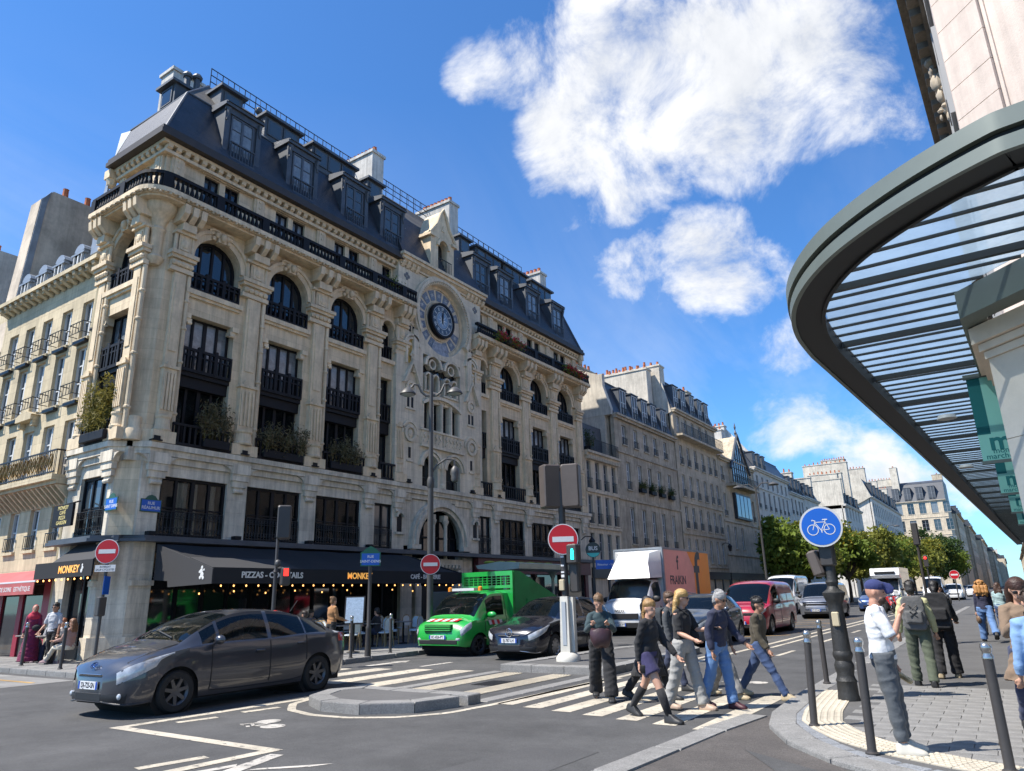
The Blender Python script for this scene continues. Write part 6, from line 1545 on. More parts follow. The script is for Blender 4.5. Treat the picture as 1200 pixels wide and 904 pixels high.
    def mirror(s, x, j, m=None, big=1.):
        for sg in (-1, 1):
            p = s.surf(x, j); mb = MB(); mb.ball(((p.x+.13)*sg, p.y, p.z+.06), .11*big, .075, .075*big, 10, 7); mb.tube([(p.x*sg, p.y, p.z+.01), ((p.x+.08)*sg, p.y, p.z+.04)], .025, 6); mb.obj('wing_mirror', m or s.paint, s.t, True)
    def plate(s, txt, z, y=None, back=False, w=.52):
        L = s.P['L']; y = -L/2-.012 if y is None else y; n = (0, -1, 0)
        mb = MB(); mb.box(-w/2, y-.008, z-.055, w/2, y+.004, z+.055); o = mb.obj('number_plate', plate_m, s.t)
        mb = MB(); mb.box(-w/2, y-.010, z-.055, -w/2+.045, y-.0082, z+.055); mb.box(w/2-.045, y-.010, z-.055, w/2, y-.0082, z+.055); mb.obj('plate_band', plate_b, o)
        lettering(txt, .105, ink, o, face_mtx((0, y-.0085, z-.002), n) @ Matrix.Diagonal((.8, 1, 1, 1)), .001, .003)
    def bar(s, name, x0, x1, z0, z1, m, y=None, d=.03):
        y = -s.P['L']/2 if y is None else y; mb = MB(); mb.bbox(x0, y-d, z0, x1, y+.1, z1, min(.012, (z1-z0)/3)); return mb.obj(name, m, s.t)
def thing_part(name, parent, loc, rotz, me, m): return link(name, me, m, parent, loc, rotz)

# ---- dark grey hatchback turning past the island
grey_p = paintm('graphite', (.048, .049, .057), .3, .28, .1)
PR = dict(L=4.6, r=.315, ra=.365, wheels=[.88, 3.74], tw=.2, spokes=7, rim=mat('grey_wheel', (.10, .10, .105), .4, metal=.6),
    w=[(0, .36), (.04, .52), (.11, .68), (.2, .79), (.36, .86), (.9, .895), (2.3, .90), (3.8, .885), (4.3, .83), (4.52, .74), (4.6, .66)],
    top=[(0, .64), (.06, .72), (.2, .82), (.6, .975), (.92, 1.05), (1.2, 1.19), (1.6, 1.37), (2.0, 1.475), (2.4, 1.505), (2.9, 1.485), (3.4, 1.40), (3.9, 1.26), (4.3, 1.10), (4.52, 1.02), (4.6, .94)],
    belt=[(0, .58), (.2, .75), (.7, .88), (1.3, .96), (2.5, .96), (3.8, 1.02), (4.4, .99), (4.6, .88)],
    rw=[(0, .3), (.11, .52), (.25, .62), (.9, .71), (1.4, .65), (2.0, .59), (3.0, .58), (3.9, .57), (4.4, .60), (4.6, .55)],
    low=[(0, .24), (.15, .19), (.5, .20), (1.3, .20), (3.3, .21), (4.1, .23), (4.6, .32)],
    side=[(1.28, 1.56), (1.62, 2.58), (2.66, 3.42), (3.46, 4.0)], wind=[(.96, 1.86), (3.75, 4.32)], blackframe=True, crown=.045)
c = Car('dark grey hatchback rounding the traffic island in the foreground', 'car', (-11.88, 8.3, 0), R(1.5), PR, grey_p, 'hatchback_car')
c.patch('headlight', .07, .80, 2.3, 4.05, lens, .014, 10, shape=lambda u: (.12+.62*u, 1-.06*u))
c.patch('tail_light', 4.28, 4.56, 3.2, 5.2, redlens, .012, 5, shape=lambda u: (.0, 1-.2*u)); c.patch('tail_light', 4.2, 4.42, 4.4, 6.4, lens, .010, 5)
for x in (1.45, 2.62, 3.44): c.seam([(x, j/2) for j in range(1, 9)])
c.seam([(1.45, .4), (2.0, .3), (2.6, .3)]); c.seam([(2.62, .3), (3.1, .3), (3.36, .45), (3.44, 1.2)])
c.seam([(.2, 7.6), (.45, 7.9), (.7, 7.9), (.92, 7.7)]); c.handle(2.38, 3.2); c.handle(3.3, 3.35); c.mirror(1.5, 4.6)
c.plate('DJ-725-SN', .47, -2.3-.02); c.bar('lower_grille', -.35, .35, .25, .37, trim, -2.3+.0, .006); c.patch('lower_grille', .0, .16, .3, 1.25, trim, .006, 5); c.patch('bumper_lip', .0, .5, -.0, .22, mat('lip_grey', (.03, .03, .034), .5), .02, 6); c.bar('upper_grille', -.32, .32, .585, .61, trim, -2.3, .008); c.bar('hood_edge', -.3, .3, .612, .628, chrome, -2.3, .012)
for sg in (-1, 1): MB().ball(tuple(c.surf(.1, 1.0)*1 if sg > 0 else Vector((-c.surf(.1, 1.0).x, c.surf(.1, 1.0).y, c.surf(.1, 1.0).z))), .045, .03, .045, 8, 6).obj('fog_lamp', lens, c.t, True)
q = MB(); q.tf = Matrix.Translation((0, -2.262, .745)) @ Matrix.Rotation(R(48), 4, 'X') @ Matrix.Diagonal((.8, .6, 1, 1)); q.lathe([(.075, 0), (.085, .012), (.095, 0)], 16, cap=False); q.lathe([(.035, 0), (.045, .014), (.055, 0)], 16, cap=False); q.obj('badge', mat('badge_blue', (.12, .2, .4), .2, metal=.8), c.t)
for sg in (-1, 1): q = MB(); q.tube([c.surf(1.0, 9.6)+Vector((0, 0, .015)) if sg > 0 else Vector((-c.surf(1.0, 9.6).x, c.surf(1.0, 9.6).y, c.surf(1.0, 9.6).z+.015)), Vector((sg*.12-.3, c.surf(1.15, 10).y, c.surf(1.15, 10).z+.02))], .012, 5); q.obj('wiper', trim, c.t)
q = MB(); q.tube([(.0, 1.45, 1.42), (.0, 1.62, 1.62)], .008, 5); q.obj('aerial', trim, c.t)
PRIUS = c

# ---- black people carrier waiting at the lights
blk = paintm('black', (.008, .009, .016), .2, .25, .05)
PP = dict(PR); PP.update(L=4.6, wheels=[.9, 3.68], spokes=10, rim=alloy,
    top=[(0, .62), (.06, .72), (.2, .82), (.7, .95), (1.15, 1.05), (1.5, 1.24), (1.9, 1.45), (2.25, 1.54), (2.7, 1.57), (3.4, 1.54), (4.0, 1.45), (4.4, 1.2), (4.52, 1.02), (4.6, .94)],
    side=[(1.75, 2.55), (2.63, 3.4), (3.46, 4.1)], wind=[(1.2, 2.15), (4.05, 4.45)], rw=[(0, .5), (.2, .66), (1.0, .72), (1.6, .66), (2.2, .62), (3.0, .62), (3.9, .61), (4.4, .62), (4.6, .55)])
c = Car('black people carrier waiting beside the green truck', 'car', (-11.05, 16.1+2.3, 0), 0, PP, blk, 'people_carrier')
c.patch('headlight', .06, .66, 2.5, 4.0, lens, .014, 10, shape=lambda u: (.1+.55*u, .95)); c.plate('EJ-787-LH', .5, -2.32); c.bar('lower_grille', -.35, .35, .26, .40, trim, -2.3, .006); c.patch('lower_grille', 0, .16, .3, 1.3, trim, .006, 5); c.bar('grille', -.34, .34, .60, .635, trim, -2.3, .01); c.patch('chrome_strip', 0, .3, .02, .2, chrome, .015, 6)
q = MB(); q.tf = Matrix.Translation((0, -2.305, .69)) @ Matrix.Rotation(PI/2, 4, 'X'); q.lathe([(.085, 0), (.1, .015), (.115, 0)], 16, cap=False); q.lathe([(.04, 0), (.05, .015), (.06, 0)], 16, cap=False); q.obj('badge', chrome, c.t)
for x in (1.65, 2.59, 3.43): c.seam([(x, j/2) for j in range(1, 9)])
c.mirror(1.8, 4.6); c.handle(2.4, 3.2); c.handle(3.25, 3.3)

# ---- dark blue-grey hatchback half hidden by the pedestrians
bg_p = paintm('slate_blue', (.035, .05, .075), .4, .3)
PH = dict(PP); PH.update(L=4.2, wheels=[.82, 3.4], spokes=6, rim=alloy, top=[(0, .62), (.06, .72), (.2, .84), (.7, .98), (1.1, 1.06), (1.45, 1.25), (1.8, 1.43), (2.2, 1.52), (2.7, 1.53), (3.4, 1.45), (3.8, 1.3), (4.05, 1.05), (4.2, .95)],
    w=[(0, .38), (.04, .54), (.11, .67), (.22, .77), (.4, .85), (.9, .89), (2.3, .895), (3.5, .885), (3.9, .83), (4.12, .74), (4.2, .66)], belt=[(0, .55), (.2, .72), (.7, .86), (1.3, .95), (2.5, .98), (3.5, 1.05), (4.0, 1.0), (4.2, .88)], low=[(0, .24), (.15, .19), (3.9, .21), (4.2, .32)],
    rw=[(0, .5), (.2, .66), (1.0, .72), (1.6, .66), (2.2, .62), (3.4, .6), (4.2, .55)], side=[(1.65, 2.4), (2.48, 3.2)], wind=[(1.14, 2.0), (3.55, 4.0)])
c = Car('blue grey hatchback queuing in front of the red van', 'car', (-8.55, 21.4+2.1, 0), 0, PH, bg_p, 'hatchback_car')
for x in (1.55, 2.44): c.seam([(x, j/2) for j in range(1, 9)])
c.mirror(1.7, 4.6); c.handle(2.25, 3.2); c.handle(3.05, 3.3); c.patch('headlight', .08, .5, 3.2, 4.4, lens, .012, 6); c.plate('FB-318-KT', .5, -2.12); c.bar('grille', -.5, .5, .3, .42, trim, -2.1, .012)
for sg in (-1, 1): q = MB(); q.tube([(sg*.55, -.4, 1.55), (sg*.54, .2, 1.58), (sg*.53, 1.2, 1.52)], .018, 6); q.obj('roof_rail', chrome, c.t)
dk = dict(PH)
for (lab, x, y, col) in (('dark saloon glimpsed between the red van and the silver van', -11.0, 38.5, blk), ('blue hatchback behind the silver van', -8.2, 57.5, paintm('mid_blue', (.03, .07, .2), .3))):
    c = Car(lab, 'car', (x, y, 0), 0, dk, col, 'hatchback_car'); c.patch('headlight', .08, .5, 3.2, 4.4, lens, .012, 6); c.bar('grille', -.5, .5, .3, .42, trim, -2.1, .012); c.plate('EX-402-RD', .5, -2.12)
# ---- vans
def van(label, loc, paint, P, name='delivery_van', txt='FK-640-QA', rear=None):
    c = Car(label, 'van', loc, 0, P, paint, name); L = P['L']
    c.patch('headlight', .05, .42, 3.3, 4.5, lens, .014, 6, shape=lambda u: (.0+.2*u, .7+.3*u)); c.plate(txt, .45, -L/2-.02); c.bar('grille', -.62, .62, .70, .80, trim, -L/2+.02, .03); c.bar('lower_grille', -.62, .62, .27, .40, trim, -L/2, .012)
    c.mirror(P['mx'], 4.7, trim, 1.3); c.seam([(P['side'][0][1]+.08, j/2) for j in range(1, 15)]); c.seam([(P['mx']-.1, j/2) for j in range(1, 9)]); c.handle(P['side'][0][1]-.1, 3.4)
    return c
PV = dict(L=4.9, r=.34, ra=.40, wheels=[.95, 3.95], tw=.22, spokes=5, rim=alloy, crown=.10, bulge=.035, mx=1.45, flank=[(0, .95), (.25, .99), (.55, 1), (1, .985)],
    w=[(0, .5), (.04, .66), (.11, .78), (.22, .86), (.4, .92), (.9, .955), (2.3, .96), (4.6, .955), (4.82, .93), (4.9, .90)], top=[(0, .80), (.06, .92), (.25, 1.03), (.85, 1.16), (1.2, 1.42), (1.6, 1.74), (1.95, 1.90), (2.5, 1.96), (4.3, 1.94), (4.75, 1.86), (4.9, 1.7)],
    belt=[(0, .72), (.25, .9), (.85, 1.04), (1.4, 1.10), (4.9, 1.13)], rw=[(0, .6), (.3, .78), (1.0, .82), (1.8, .80), (2.4, .80), (4.9, .80)], low=[(0, .28), (.15, .22), (4.6, .24), (4.9, .34)],
    side=[(1.5, 2.25), (2.5, 3.5), (3.6, 4.6)], blind=(1, 2), wind=[(.9, 1.78)])
red_p = paintm('red', (.33, .006, .02), .0, .32, .12)
van('deep red delivery van standing beyond the crossing pedestrians', (-8.55, 27.4+2.45, 0), red_p, PV)
PS = dict(PV); PS.update(side=[(1.5, 2.25), (2.5, 3.5), (3.6, 4.6)], blind=()); silver_p = paintm('silver_grey', (.20, .21, .235), .55, .33)
c = van('silver people van with headlamps facing the crossing', (-9.15, 43+2.45, 0), silver_p, PS, 'passenger_van', 'GC-519-NE'); c.bar('chrome_strip', -.7, .7, .86, .90, chrome, -2.42, .03); c.bar('lower_chrome', -.55, .55, .50, .53, chrome, -2.46, .02)
PW = dict(PV); PW.update(L=5.6, wheels=[1.0, 4.4], top=[(0, .9), (.06, 1.05), (.3, 1.2), (.8, 1.32), (1.15, 1.7), (1.6, 2.25), (2.0, 2.48), (2.6, 2.55), (5.2, 2.55), (5.6, 2.45)], w=[(0, .78), (.1, .9), (.35, .98), (.9, 1.0), (5.4, 1.0), (5.6, .96)], belt=[(0, .8), (.3, 1.05), (.85, 1.2), (1.4, 1.28), (5.6, 1.3)], rw=[(0, .65), (.3, .8), (1.0, .86), (1.8, .86), (5.6, .86)], low=[(0, .3), (5.6, .3)], side=[(1.45, 2.2), (2.5, 3.8), (3.9, 5.2)], wind=[(.85, 1.75)], rim=steel_w)
white_p = paintm('white', (.62, .63, .64), .0, .35, .1)
van('tall white van behind the silver people van', (-13.0, 50+2.8, 0), white_p, PW, txt='BW-733-CL'); van('tall white van following the white motorhome', (-7.35, 92+2.8, 0), white_p, PW, txt='DN-208-ZF')
PU = dict(PV); PU.update(L=4.5, wheels=[.9, 3.6], top=[(0, .7), (.06, .85), (.3, 1.0), (.9, 1.1), (1.3, 1.35), (1.7, 1.62), (2.2, 1.74), (3.8, 1.7), (4.3, 1.4), (4.5, 1.1)], side=[(1.5, 2.3), (2.4, 3.3)], blind=(), w=[(0, .7), (.1, .82), (.35, .9), (4.3, .93), (4.5, .85)], belt=[(0, .7), (.3, .88), (1.4, 1.05), (4.5, 1.08)], rw=[(0, .6), (1, .8), (1.8, .72), (4.5, .7)], low=[(0, .28), (4.5, .32)], wind=[(1.0, 1.8)])
c = Car('white estate car driving up behind the motorbikes', 'car', (-5.55, 96, 0), 0, PU, white_p, 'estate_car'); c.patch('headlight', .05, .42, 3.3, 4.5, lens, .014, 6); c.bar('grille', -.6, .6, .6, .72, trim, -2.25, .02)
for lab, x, y, p in (('grey hatchback at the head of the far traffic', -8.3, 128, grey_p), ('white hatchback in the far traffic by the red signal', -4.6, 120, white_p), ('dark hatchback farthest off in the traffic', -6.6, 150, blk)):
    c = Car(lab, 'car', (x, y, 0), 0, dk, p, 'hatchback_car'); c.patch('headlight', .08, .5, 3.2, 4.4, lens, .012, 6)

# ---- white motorhome
PM = dict(PW); PM.update(L=2.9, wheels=[1.0], top=[(0, .9), (.06, 1.05), (.3, 1.2), (.8, 1.32), (1.15, 1.7), (1.6, 2.2), (2.0, 2.3), (2.9, 2.3)], w=[(0, .78), (.1, .9), (.35, .98), (.9, 1.0), (2.9, 1.0)], belt=[(0, .8), (.3, 1.05), (.85, 1.2), (1.4, 1.28), (2.9, 1.3)], rw=[(0, .65), (.3, .8), (1.0, .86), (2.9, .86)], low=[(0, .3), (2.9, .3)], side=[(1.45, 2.2)], blind=())
c = Car('white motorhome with overcab visor facing the crossing', 'motorhome', (-8.55, 66+1.45, 0), 0, PM, white_p, 'motorhome'); c.patch('headlight', .05, .42, 3.3, 4.5, lens, .014, 6); c.bar('grille', -.62, .62, .70, .82, trim, -1.43, .03); c.mirror(1.4, 4.7, trim, 1.4); c.plate('CR-971-VB', .45, -1.47)
q = MB(); q.prism([(.35, .4), (.35, 2.3), (-.35, 2.25), (-.55, 2.5), (-.3, 3.05), (.3, 3.1), (6.0, 3.1), (6.0, .4)], 'yz', -1.08, 1.08); q.obj('living_box', white_p, c.t); MB().box(-.75, -.6, 2.62, .75, -.44, 2.78).obj('visor_slot', trim, c.t)
tm, rm, d_ = wheel_meshes(.34, .22, 5, None)
for sg in (-1, 1): o = link('wheel', tm, tyre_m, c.t, (sg*.92, 4.4, .34), 0 if sg > 0 else PI); link('rim', rm, steel_w, o)

# ---- white box truck with the coloured box
PT = dict(PM); PT.update(L=2.7, r=.36, ra=.43, top=[(0, .9), (.05, 1.1), (.25, 1.25), (.65, 1.38), (.95, 1.75), (1.3, 2.1), (1.6, 2.2), (2.7, 2.22)], wind=[(.7, 1.36)], side=[(1.2, 1.95)], wheels=[.95])
T = Car('white box truck with pink and orange sides waiting by the bus stop', 'truck', (-13.05, 26.8+1.35, 0), 0, PT, white_p, 'box_truck'); c = T
c.patch('headlight', .05, .5, 3.2, 4.6, lens, .014, 6, shape=lambda u: (.1, 1)); c.bar('grille', -.78, .78, .62, .84, trim, -1.34, .04); c.bar('bumper', -.9, .9, .3, .5, trim, -1.33, .05); c.plate('GH-264-WT', .42, -1.4); c.mirror(1.15, 5.0, trim, 1.7); lettering('IVECO', .14, ink, c.t, face_mtx((0, -1.385, .93), (0, -1, 0)), .003, .004)
box_p = mat('box_pink', (.85, .44, .37), .5, var=.05, dirt=.1); box_o = mat('box_orange', (.95, .33, .015), .5, var=.05); box_w = mat('box_white', (.60, .60, .59), .5, dirt=.2); dark_t = mat('truck_letter', (.03, .035, .05), .5)
q = MB(); q.box(-1.1, .75, .85, 1.1, 6.4, 3.42); bx = q.obj('cargo_box', box_w, c.t)
q = MB(); q.box(1.102, .86, .92, 1.112, 6.34, 3.34); q.obj('side_panel', box_p, c.t); q = MB(); q.add([(1.116, 4.3, .92), (1.116, 6.34, .92), (1.116, 6.34, 3.34), (1.116, 3.6, 3.34), (1.116, 4.3, 2.6)], [(0, 1, 2, 3, 4)]); q.obj('side_panel', box_o, c.t)
q = MB(); q.box(-1.12, .73, .83, 1.12, .80, .9); q.box(-1.12, .73, 3.36, 1.12, .82, 3.44); q.box(1.06, .72, .85, 1.13, .84, 3.42); q.box(-1.13, .72, .85, -1.06, .84, 3.42); q.box(1.06, .84, 3.36, 1.125, 6.42, 3.44); q.obj('box_frame', zinc, bx)
lettering('FRAIKIN', .5, dark_t, c.t, face_mtx((1.114, 2.3, 2.08), (1, 0, 0)), .002, .01); lettering('f', .8, dark_t, c.t, face_mtx((1.114, 2.35, 2.8), (1, 0, 0)), .002, .02); lettering('f', 2.6, dark_t, c.t, face_mtx((1.119, 4.65, 2.3), (1, 0, 0)), .002, .05)
q = MB(); q.loft([[(-.95, -.35, 2.18), (.95, -.35, 2.18), (1.05, .7, 2.2), (-1.05, .7, 2.2)], [(-.78, -.05, 2.75), (.78, -.05, 2.75), (1.06, .7, 2.9), (-1.06, .7, 2.9)], [(-.7, .35, 3.2), (.7, .35, 3.2), (1.04, .7, 3.32), (-1.04, .7, 3.32)]]); q.obj('wind_deflector', white_p, c.t, True, 30)
q = MB(); q.box(-.9, .5, .5, .9, 6.3, .84); q.obj('chassis', under, c.t)
for sg in (-1, 1):
    o = link('wheel', tm, tyre_m, c.t, (sg*.95, 4.6, .36), 0 if sg > 0 else PI); link('rim', rm, steel_w, o)

# ---- green tipper truck of the city
gp_ = paintm('city_green', (.012, .33, .045), .0, .38, .1); gp2 = mat('tipper_green', (.01, .25, .055), .55, var=.12, vscale=2, dirt=.25)
PG = dict(L=2.35, r=.30, ra=.36, wheels=[.72], tw=.2, spokes=5, rim=steel_w, crown=.08, bulge=.01, rimstyle=1,
    w=[(0, .62), (.08, .74), (.3, .80), (.7, .82), (2.35, .82)], top=[(0, .78), (.05, .92), (.2, 1.02), (.55, 1.14), (.85, 1.45), (1.2, 1.76), (1.5, 1.86), (2.35, 1.88)], belt=[(0, .7), (.2, .9), (.6, 1.02), (1.2, 1.06), (2.35, 1.08)], rw=[(0, .5), (.2, .64), (.7, .70), (1.4, .68), (2.35, .68)], low=[(0, .32), (.2, .27), (2.35, .28)], side=[(1.12, 1.95)], wind=[(.62, 1.3)])
T = Car('bright green city tipper truck pulled up before the cafe terrace', 'truck', (-13.9, 16.7+1.2, 0), 0, PG, gp_, 'tipper_truck'); c = T
c.patch('headlight', .04, .40, 2.5, 4.1, mat('lamp_clear', (.5, .52, .54), .06, coat=1, var=.4, vscale=14), .016, 8, shape=lambda u: (.05+.3*u, 1)); c.plate('EC-826-PT', .56, -1.195); c.bar('grille', -.42, .42, .70, .92, mat('grille_green', (.006, .12, .02), .5), -1.17, .03)
for z in (.74, .80, .86): c.bar('grille_slat', -.42, .42, z, z+.025, gp_, -1.18, .045)
c.bar('lower_grille', -.6, .6, .36, .48, trim, -1.17, .02)
for sg in (-1, 1): MB().ball((sg*.6, -1.14, .5), .07, .05, .06, 8, 6).obj('fog_lamp', lens, c.t, True)
c.mirror(1.15, 4.8, gp_, 1.3); c.seam([(.98, j/2) for j in range(2, 9)]); c.seam([(2.05, j/2) for j in range(1, 15)]); c.handle(1.85, 3.4)
strw = mat('marking_white', (.68, .66, .62), .5); strr = mat('marking_red', (.55, .02, .02), .5)
for i in range(8):           # red and white bonnet band and door flashes
    q = MB(); x0 = -.5+i*.125; p = lambda x, s: (x, -1.175+s-.02, smooth_interp(s, PG['top'])+.004)
    q.add([p(x0, .16), p(x0+.125, .16), p(x0+.125+.06, .34), p(x0+.06, .34)], [(0, 1, 2, 3)]); q.obj('warning_stripe', strr if i % 2 else strw, c.t)
for sg in (-1, 1):
    for i in range(5): q = MB(); q.add([(sg*.835, -.02+i*.13, .86), (sg*.835, .11+i*.13, .86), (sg*.83, .05+i*.13, 1.0), (sg*.83, -.08+i*.13, 1.0)], [(0, 1, 2, 3)]); q.obj('warning_stripe', strr if i % 2 else strw, c.t)
q = MB(); q.box(-.36, -.05, 1.89, .36, .18, 1.97); q.obj('beacon_bar', mat('beacon_white', (.6, .6, .6), .4), c.t)
for x in (-.5, .5): MB().lathe([(.06, 1.88), (.06, 1.99), (.03, 2.02)], 10, (x, .05, 0)).obj('beacon', amber, c.t, True)
# body: front grid frame and tall sloping sides
q = MB(); q.box(-.86, 1.12, .72, -.78, 1.2, 2.5); q.box(.78, 1.12, .72, .86, 1.2, 2.5); q.box(-.78, 1.12, 2.35, .78, 1.2, 2.5); q.box(-.78, 1.12, 1.95, .78, 1.2, 2.05); q.box(-.78, 1.12, .72, .78, 1.2, 1.9)
for i in range(9): q.box(-.62+i*.155-.012, 1.14, 2.05, -.62+i*.155+.012, 1.18, 2.35)
for z in (2.12, 2.2, 2.28): q.box(-.78, 1.145, z-.008, .78, 1.175, z+.008)
q.obj('front_frame', gp_, c.t)
for sg in (-1, 1):
    q = MB(); q.prism([(1.22, .72), (1.22, 2.5), (1.5, 2.5), (3.75, 1.62), (3.75, .72)], 'yz', sg*.84, sg*.86); q.box(sg*.86, 1.25, 1.3, sg*.875, 3.7, 1.33); q.box(sg*.86, 1.25, .98, sg*.875, 3.7, 1.01)
    for y in (1.9, 2.5, 3.1): q.box(sg*.86, y-.03, .74, sg*.878, y+.03, 1.6)
    q.obj('side_board', gp2, c.t)
q = MB(); q.box(-.84, 1.2, .72, .84, 3.75, .8); q.box(-.84, 3.7, .8, .84, 3.75, 1.6); q.obj('tipper_bed', gp2, c.t)
q = MB(); q.box(-.6, 1.1, .35, .6, 3.6, .7); q.obj('chassis', under, c.t)
for sg in (-1, 1): tmg, rmg, _ = wheel_meshes(.3, .2, 5, None, 1); o = link('wheel', tmg, tyre_m, c.t, (sg*.7, 2.75, .30), 0 if sg > 0 else PI); link('rim', rmg, steel_w, o)

T.t.scale = (1.16, 1.05, .95)
# ---- parked motorbikes
def motorbike(label, loc, rotz, col):
    t = thing('motorbike', label, 'motorbike', loc, rotz, 'motorbikes parked by the vans')
    tm_, rm_, _ = wheel_meshes(.3, .12, 5, None)
    for y in (-.68, .68): o = link('wheel', tm_, tyre_m, t, (0, y, .3)); link('rim', rm_, steel_w, o)
    q = MB(); q.tube([(0, -.6, .45), (0, -.35, .78), (0, .1, .82), (0, .45, .72)], [.12, .17, .15, .1], 8); q.ball((0, -.15, .9), .16, .26, .13, 10, 6); q.obj('tank', col, t, True)
    q = MB(); q.tube([(0, .05, .88), (0, .4, .86), (0, .78, .95)], [.12, .14, .08], 8, flat=.5); q.obj('seat', trim, t, True)
    q = MB(); q.tube([(-.08, -.66, .3), (-.09, -.45, .95)], .03, 6); q.tube([(.08, -.66, .3), (.09, -.45, .95)], .03, 6); q.tube([(-.36, -.35, 1.08), (0, -.45, 1.0), (.36, -.35, 1.08)], .022, 6); q.obj('fork', chrome, t)
    q = MB(); q.ball((0, -.58, .85), .1, .08, .1, 8, 6); q.obj('headlight', lens, t, True); q = MB(); q.box(-.16, -.2, .28, .16, .3, .62); q.tube([(.14, .0, .35), (.18, .8, .42)], .05, 7); q.obj('engine', steel_w, t)
    q = MB(); q.add([(-.17, -.6, .98), (.17, -.6, .98), (.12, -.5, 1.28), (-.12, -.5, 1.28)], [(0, 1, 2, 3)]); q.obj('screen', carglass, t)
rd = paintm('moto_red', (.4, .02, .02))
for i, (x, y, cl, lb) in enumerate(((-6.9, 50, blk, 'black motorbike parked first in the row beside the vans'), (-6.7, 52.2, rd, 'red motorbike parked second in the row beside the vans'), (-6.6, 54.2, rd, 'red motorbike with dark screen at the end of the row'), (-5.0, 74, blk, 'black motorbike standing by the white estate car'))): motorbike(lb, (x, y, 0), R(25), cl)
# ================================================================ street furniture
post_m = mat('post_brown_black', (.045, .040, .037), .5, var=.15, vscale=5, bump=.08, bscale=30); post_g = mat('post_grey', (.062, .06, .058), .5, var=.12, vscale=5)
sig_red = mat('sign_red', (.46, .006, .012), .4, var=.05); sig_w = mat('sign_white', (.62, .62, .62), .4, var=.04); sig_b = mat('sign_blue', (.008, .10, .46), .4, var=.05); sig_back = mat('sign_back', (.25, .25, .26), .5, metal=.3)
silver_cap = mat('bollard_cap', (.45, .44, .42), .25, metal=.9, var=.2, vscale=20)
def bollard(label, loc, h=1.0, lean=(0, 0), group=None, r=.042):
    t = thing('bollard', label, 'bollard', loc, 0, group)
    t.rotation_euler = (lean[0], lean[1], 0)
    q = MB(); q.lathe([(r*1.5, -.02), (r*1.5, .02), (r*1.1, .03), (r, .05), (r, h-.1)], 14); q.obj('shaft', post_m, t, True, 40)
    q = MB(); q.lathe([(r, h-.1), (r*1.12, h-.095), (r*1.12, h-.075), (r*.9, h-.06), (r*.9, h-.045)]+[(r*1.05, h-.03), (r*1.15, h-.005), (r*1.05, h+.02), (r*.7, h+.035), (.004, h+.04)], 14); q.obj('cap', silver_cap, t, True, 40)
    return t
bollard('leaning brown bollard on the tactile strip beside the ornate post', (-2.2, 9.42, ZR), 1.02, (0, R(3)))
bollard('brown bollard with the man in the white polo leaning on it', (-1.40, 8.12, ZR), 1.02, (0, R(1.5)))
bollard('brown bollard behind the ornate post near the kerb', (-2.88, 13.6, ZR), .98)
bollard('brown bollard with bright silver cap at the very edge of the pavement', (-.30, 7.86, ZR), 1.0)
for i, (x, y) in enumerate(((-14.98, 14.35), (-15.2, 16.1))): bollard(['dark bollard on the terrace kerb beside the street name post', 'dark bollard on the terrace kerb before the green truck'][i], (x, y, ZL), 1.05)
for i, (x, y) in enumerate(((-20.35, 9.55), (-22.85, 9.7), (-25.6, 9.8), (-28.6, 9.9))): bollard(['slim dark bollard with silver cap before the man in the white shirt', 'slim dark bollard with silver cap before the woman in the wine red dress', 'slim dark bollard with silver cap before the red awning', 'slim dark bollard with silver cap farthest down the side street'][i], (x, y, ZL), 1.1, (0, R(1)))
def no_entry(parent, c, r, n, depth=.02):
    """disc facing n (unit, horizontal)"""
    M = face_mtx(c, n)
    q = MB(); q.lathe([(r, -depth), (r, 0)], 32); link('sign_back', q.mesh('sign_back'), sig_back, parent, mtx=M)
    q = MB(); q.lathe([(r*.995, 0), (r*.995, .003)], 32); o = link('sign_plate', q.mesh('sign_plate'), sig_w, parent, mtx=M)
    q = MB(); q.lathe([(r*.94, .003), (r*.94, .006)], 32); link('red_disc', q.mesh('red_disc'), sig_red, o)
    q = MB(); q.box(-r*.7, -r*.17, .006, r*.7, r*.17, .009); link('white_bar', q.mesh('white_bar'), sig_w, o)
    return o
# --- left sign post on the corner
def toward(x, y): d = Vector((-x, -y, 0)).normalized(); return tuple(d)
t = thing('no_entry_sign', 'no entry sign with small plate and blue sign on the corner post', 'road sign', (-20.5, 10.45, ZL))
n = Vector((.55, -.83, 0)).normalized()
q = MB(); q.tube([(0, 0, 0), (.0, 0, 3.15)], .045, 10); q.obj('post', post_g, t)
no_entry(t, Vector((0, 0, 2.95))+n*.07, .33, n); M = face_mtx(Vector((0, 0, 2.5))+n*.06, n)
q = MB(); q.box(-.28, -.09, -.006, .28, .09, .006); o = link('supplementary_plate', q.mesh('supplementary_plate'), sig_w, t, mtx=M)
for k, s in enumerate(('INTERDIT', 'SAUF CYCLISTES')): lettering(s, .07, ink, o, Matrix.Translation((0, .035-k*.075, .0065)), .0005, .001)
n2 = Vector((.75, .66, 0)).normalized(); q = MB(); q.box(-.2, -.24, -.006, .2, .24, .006); link('blue_plate', q.mesh('blue_plate'), sig_b, t, mtx=face_mtx(Vector((0, 0, 2.05))+n2*.06, n2))
q = MB(); q.bbox(-.1, -.12, 1.25, .1, .08, 1.75, .02); q.obj('signal_box', post_m, t)
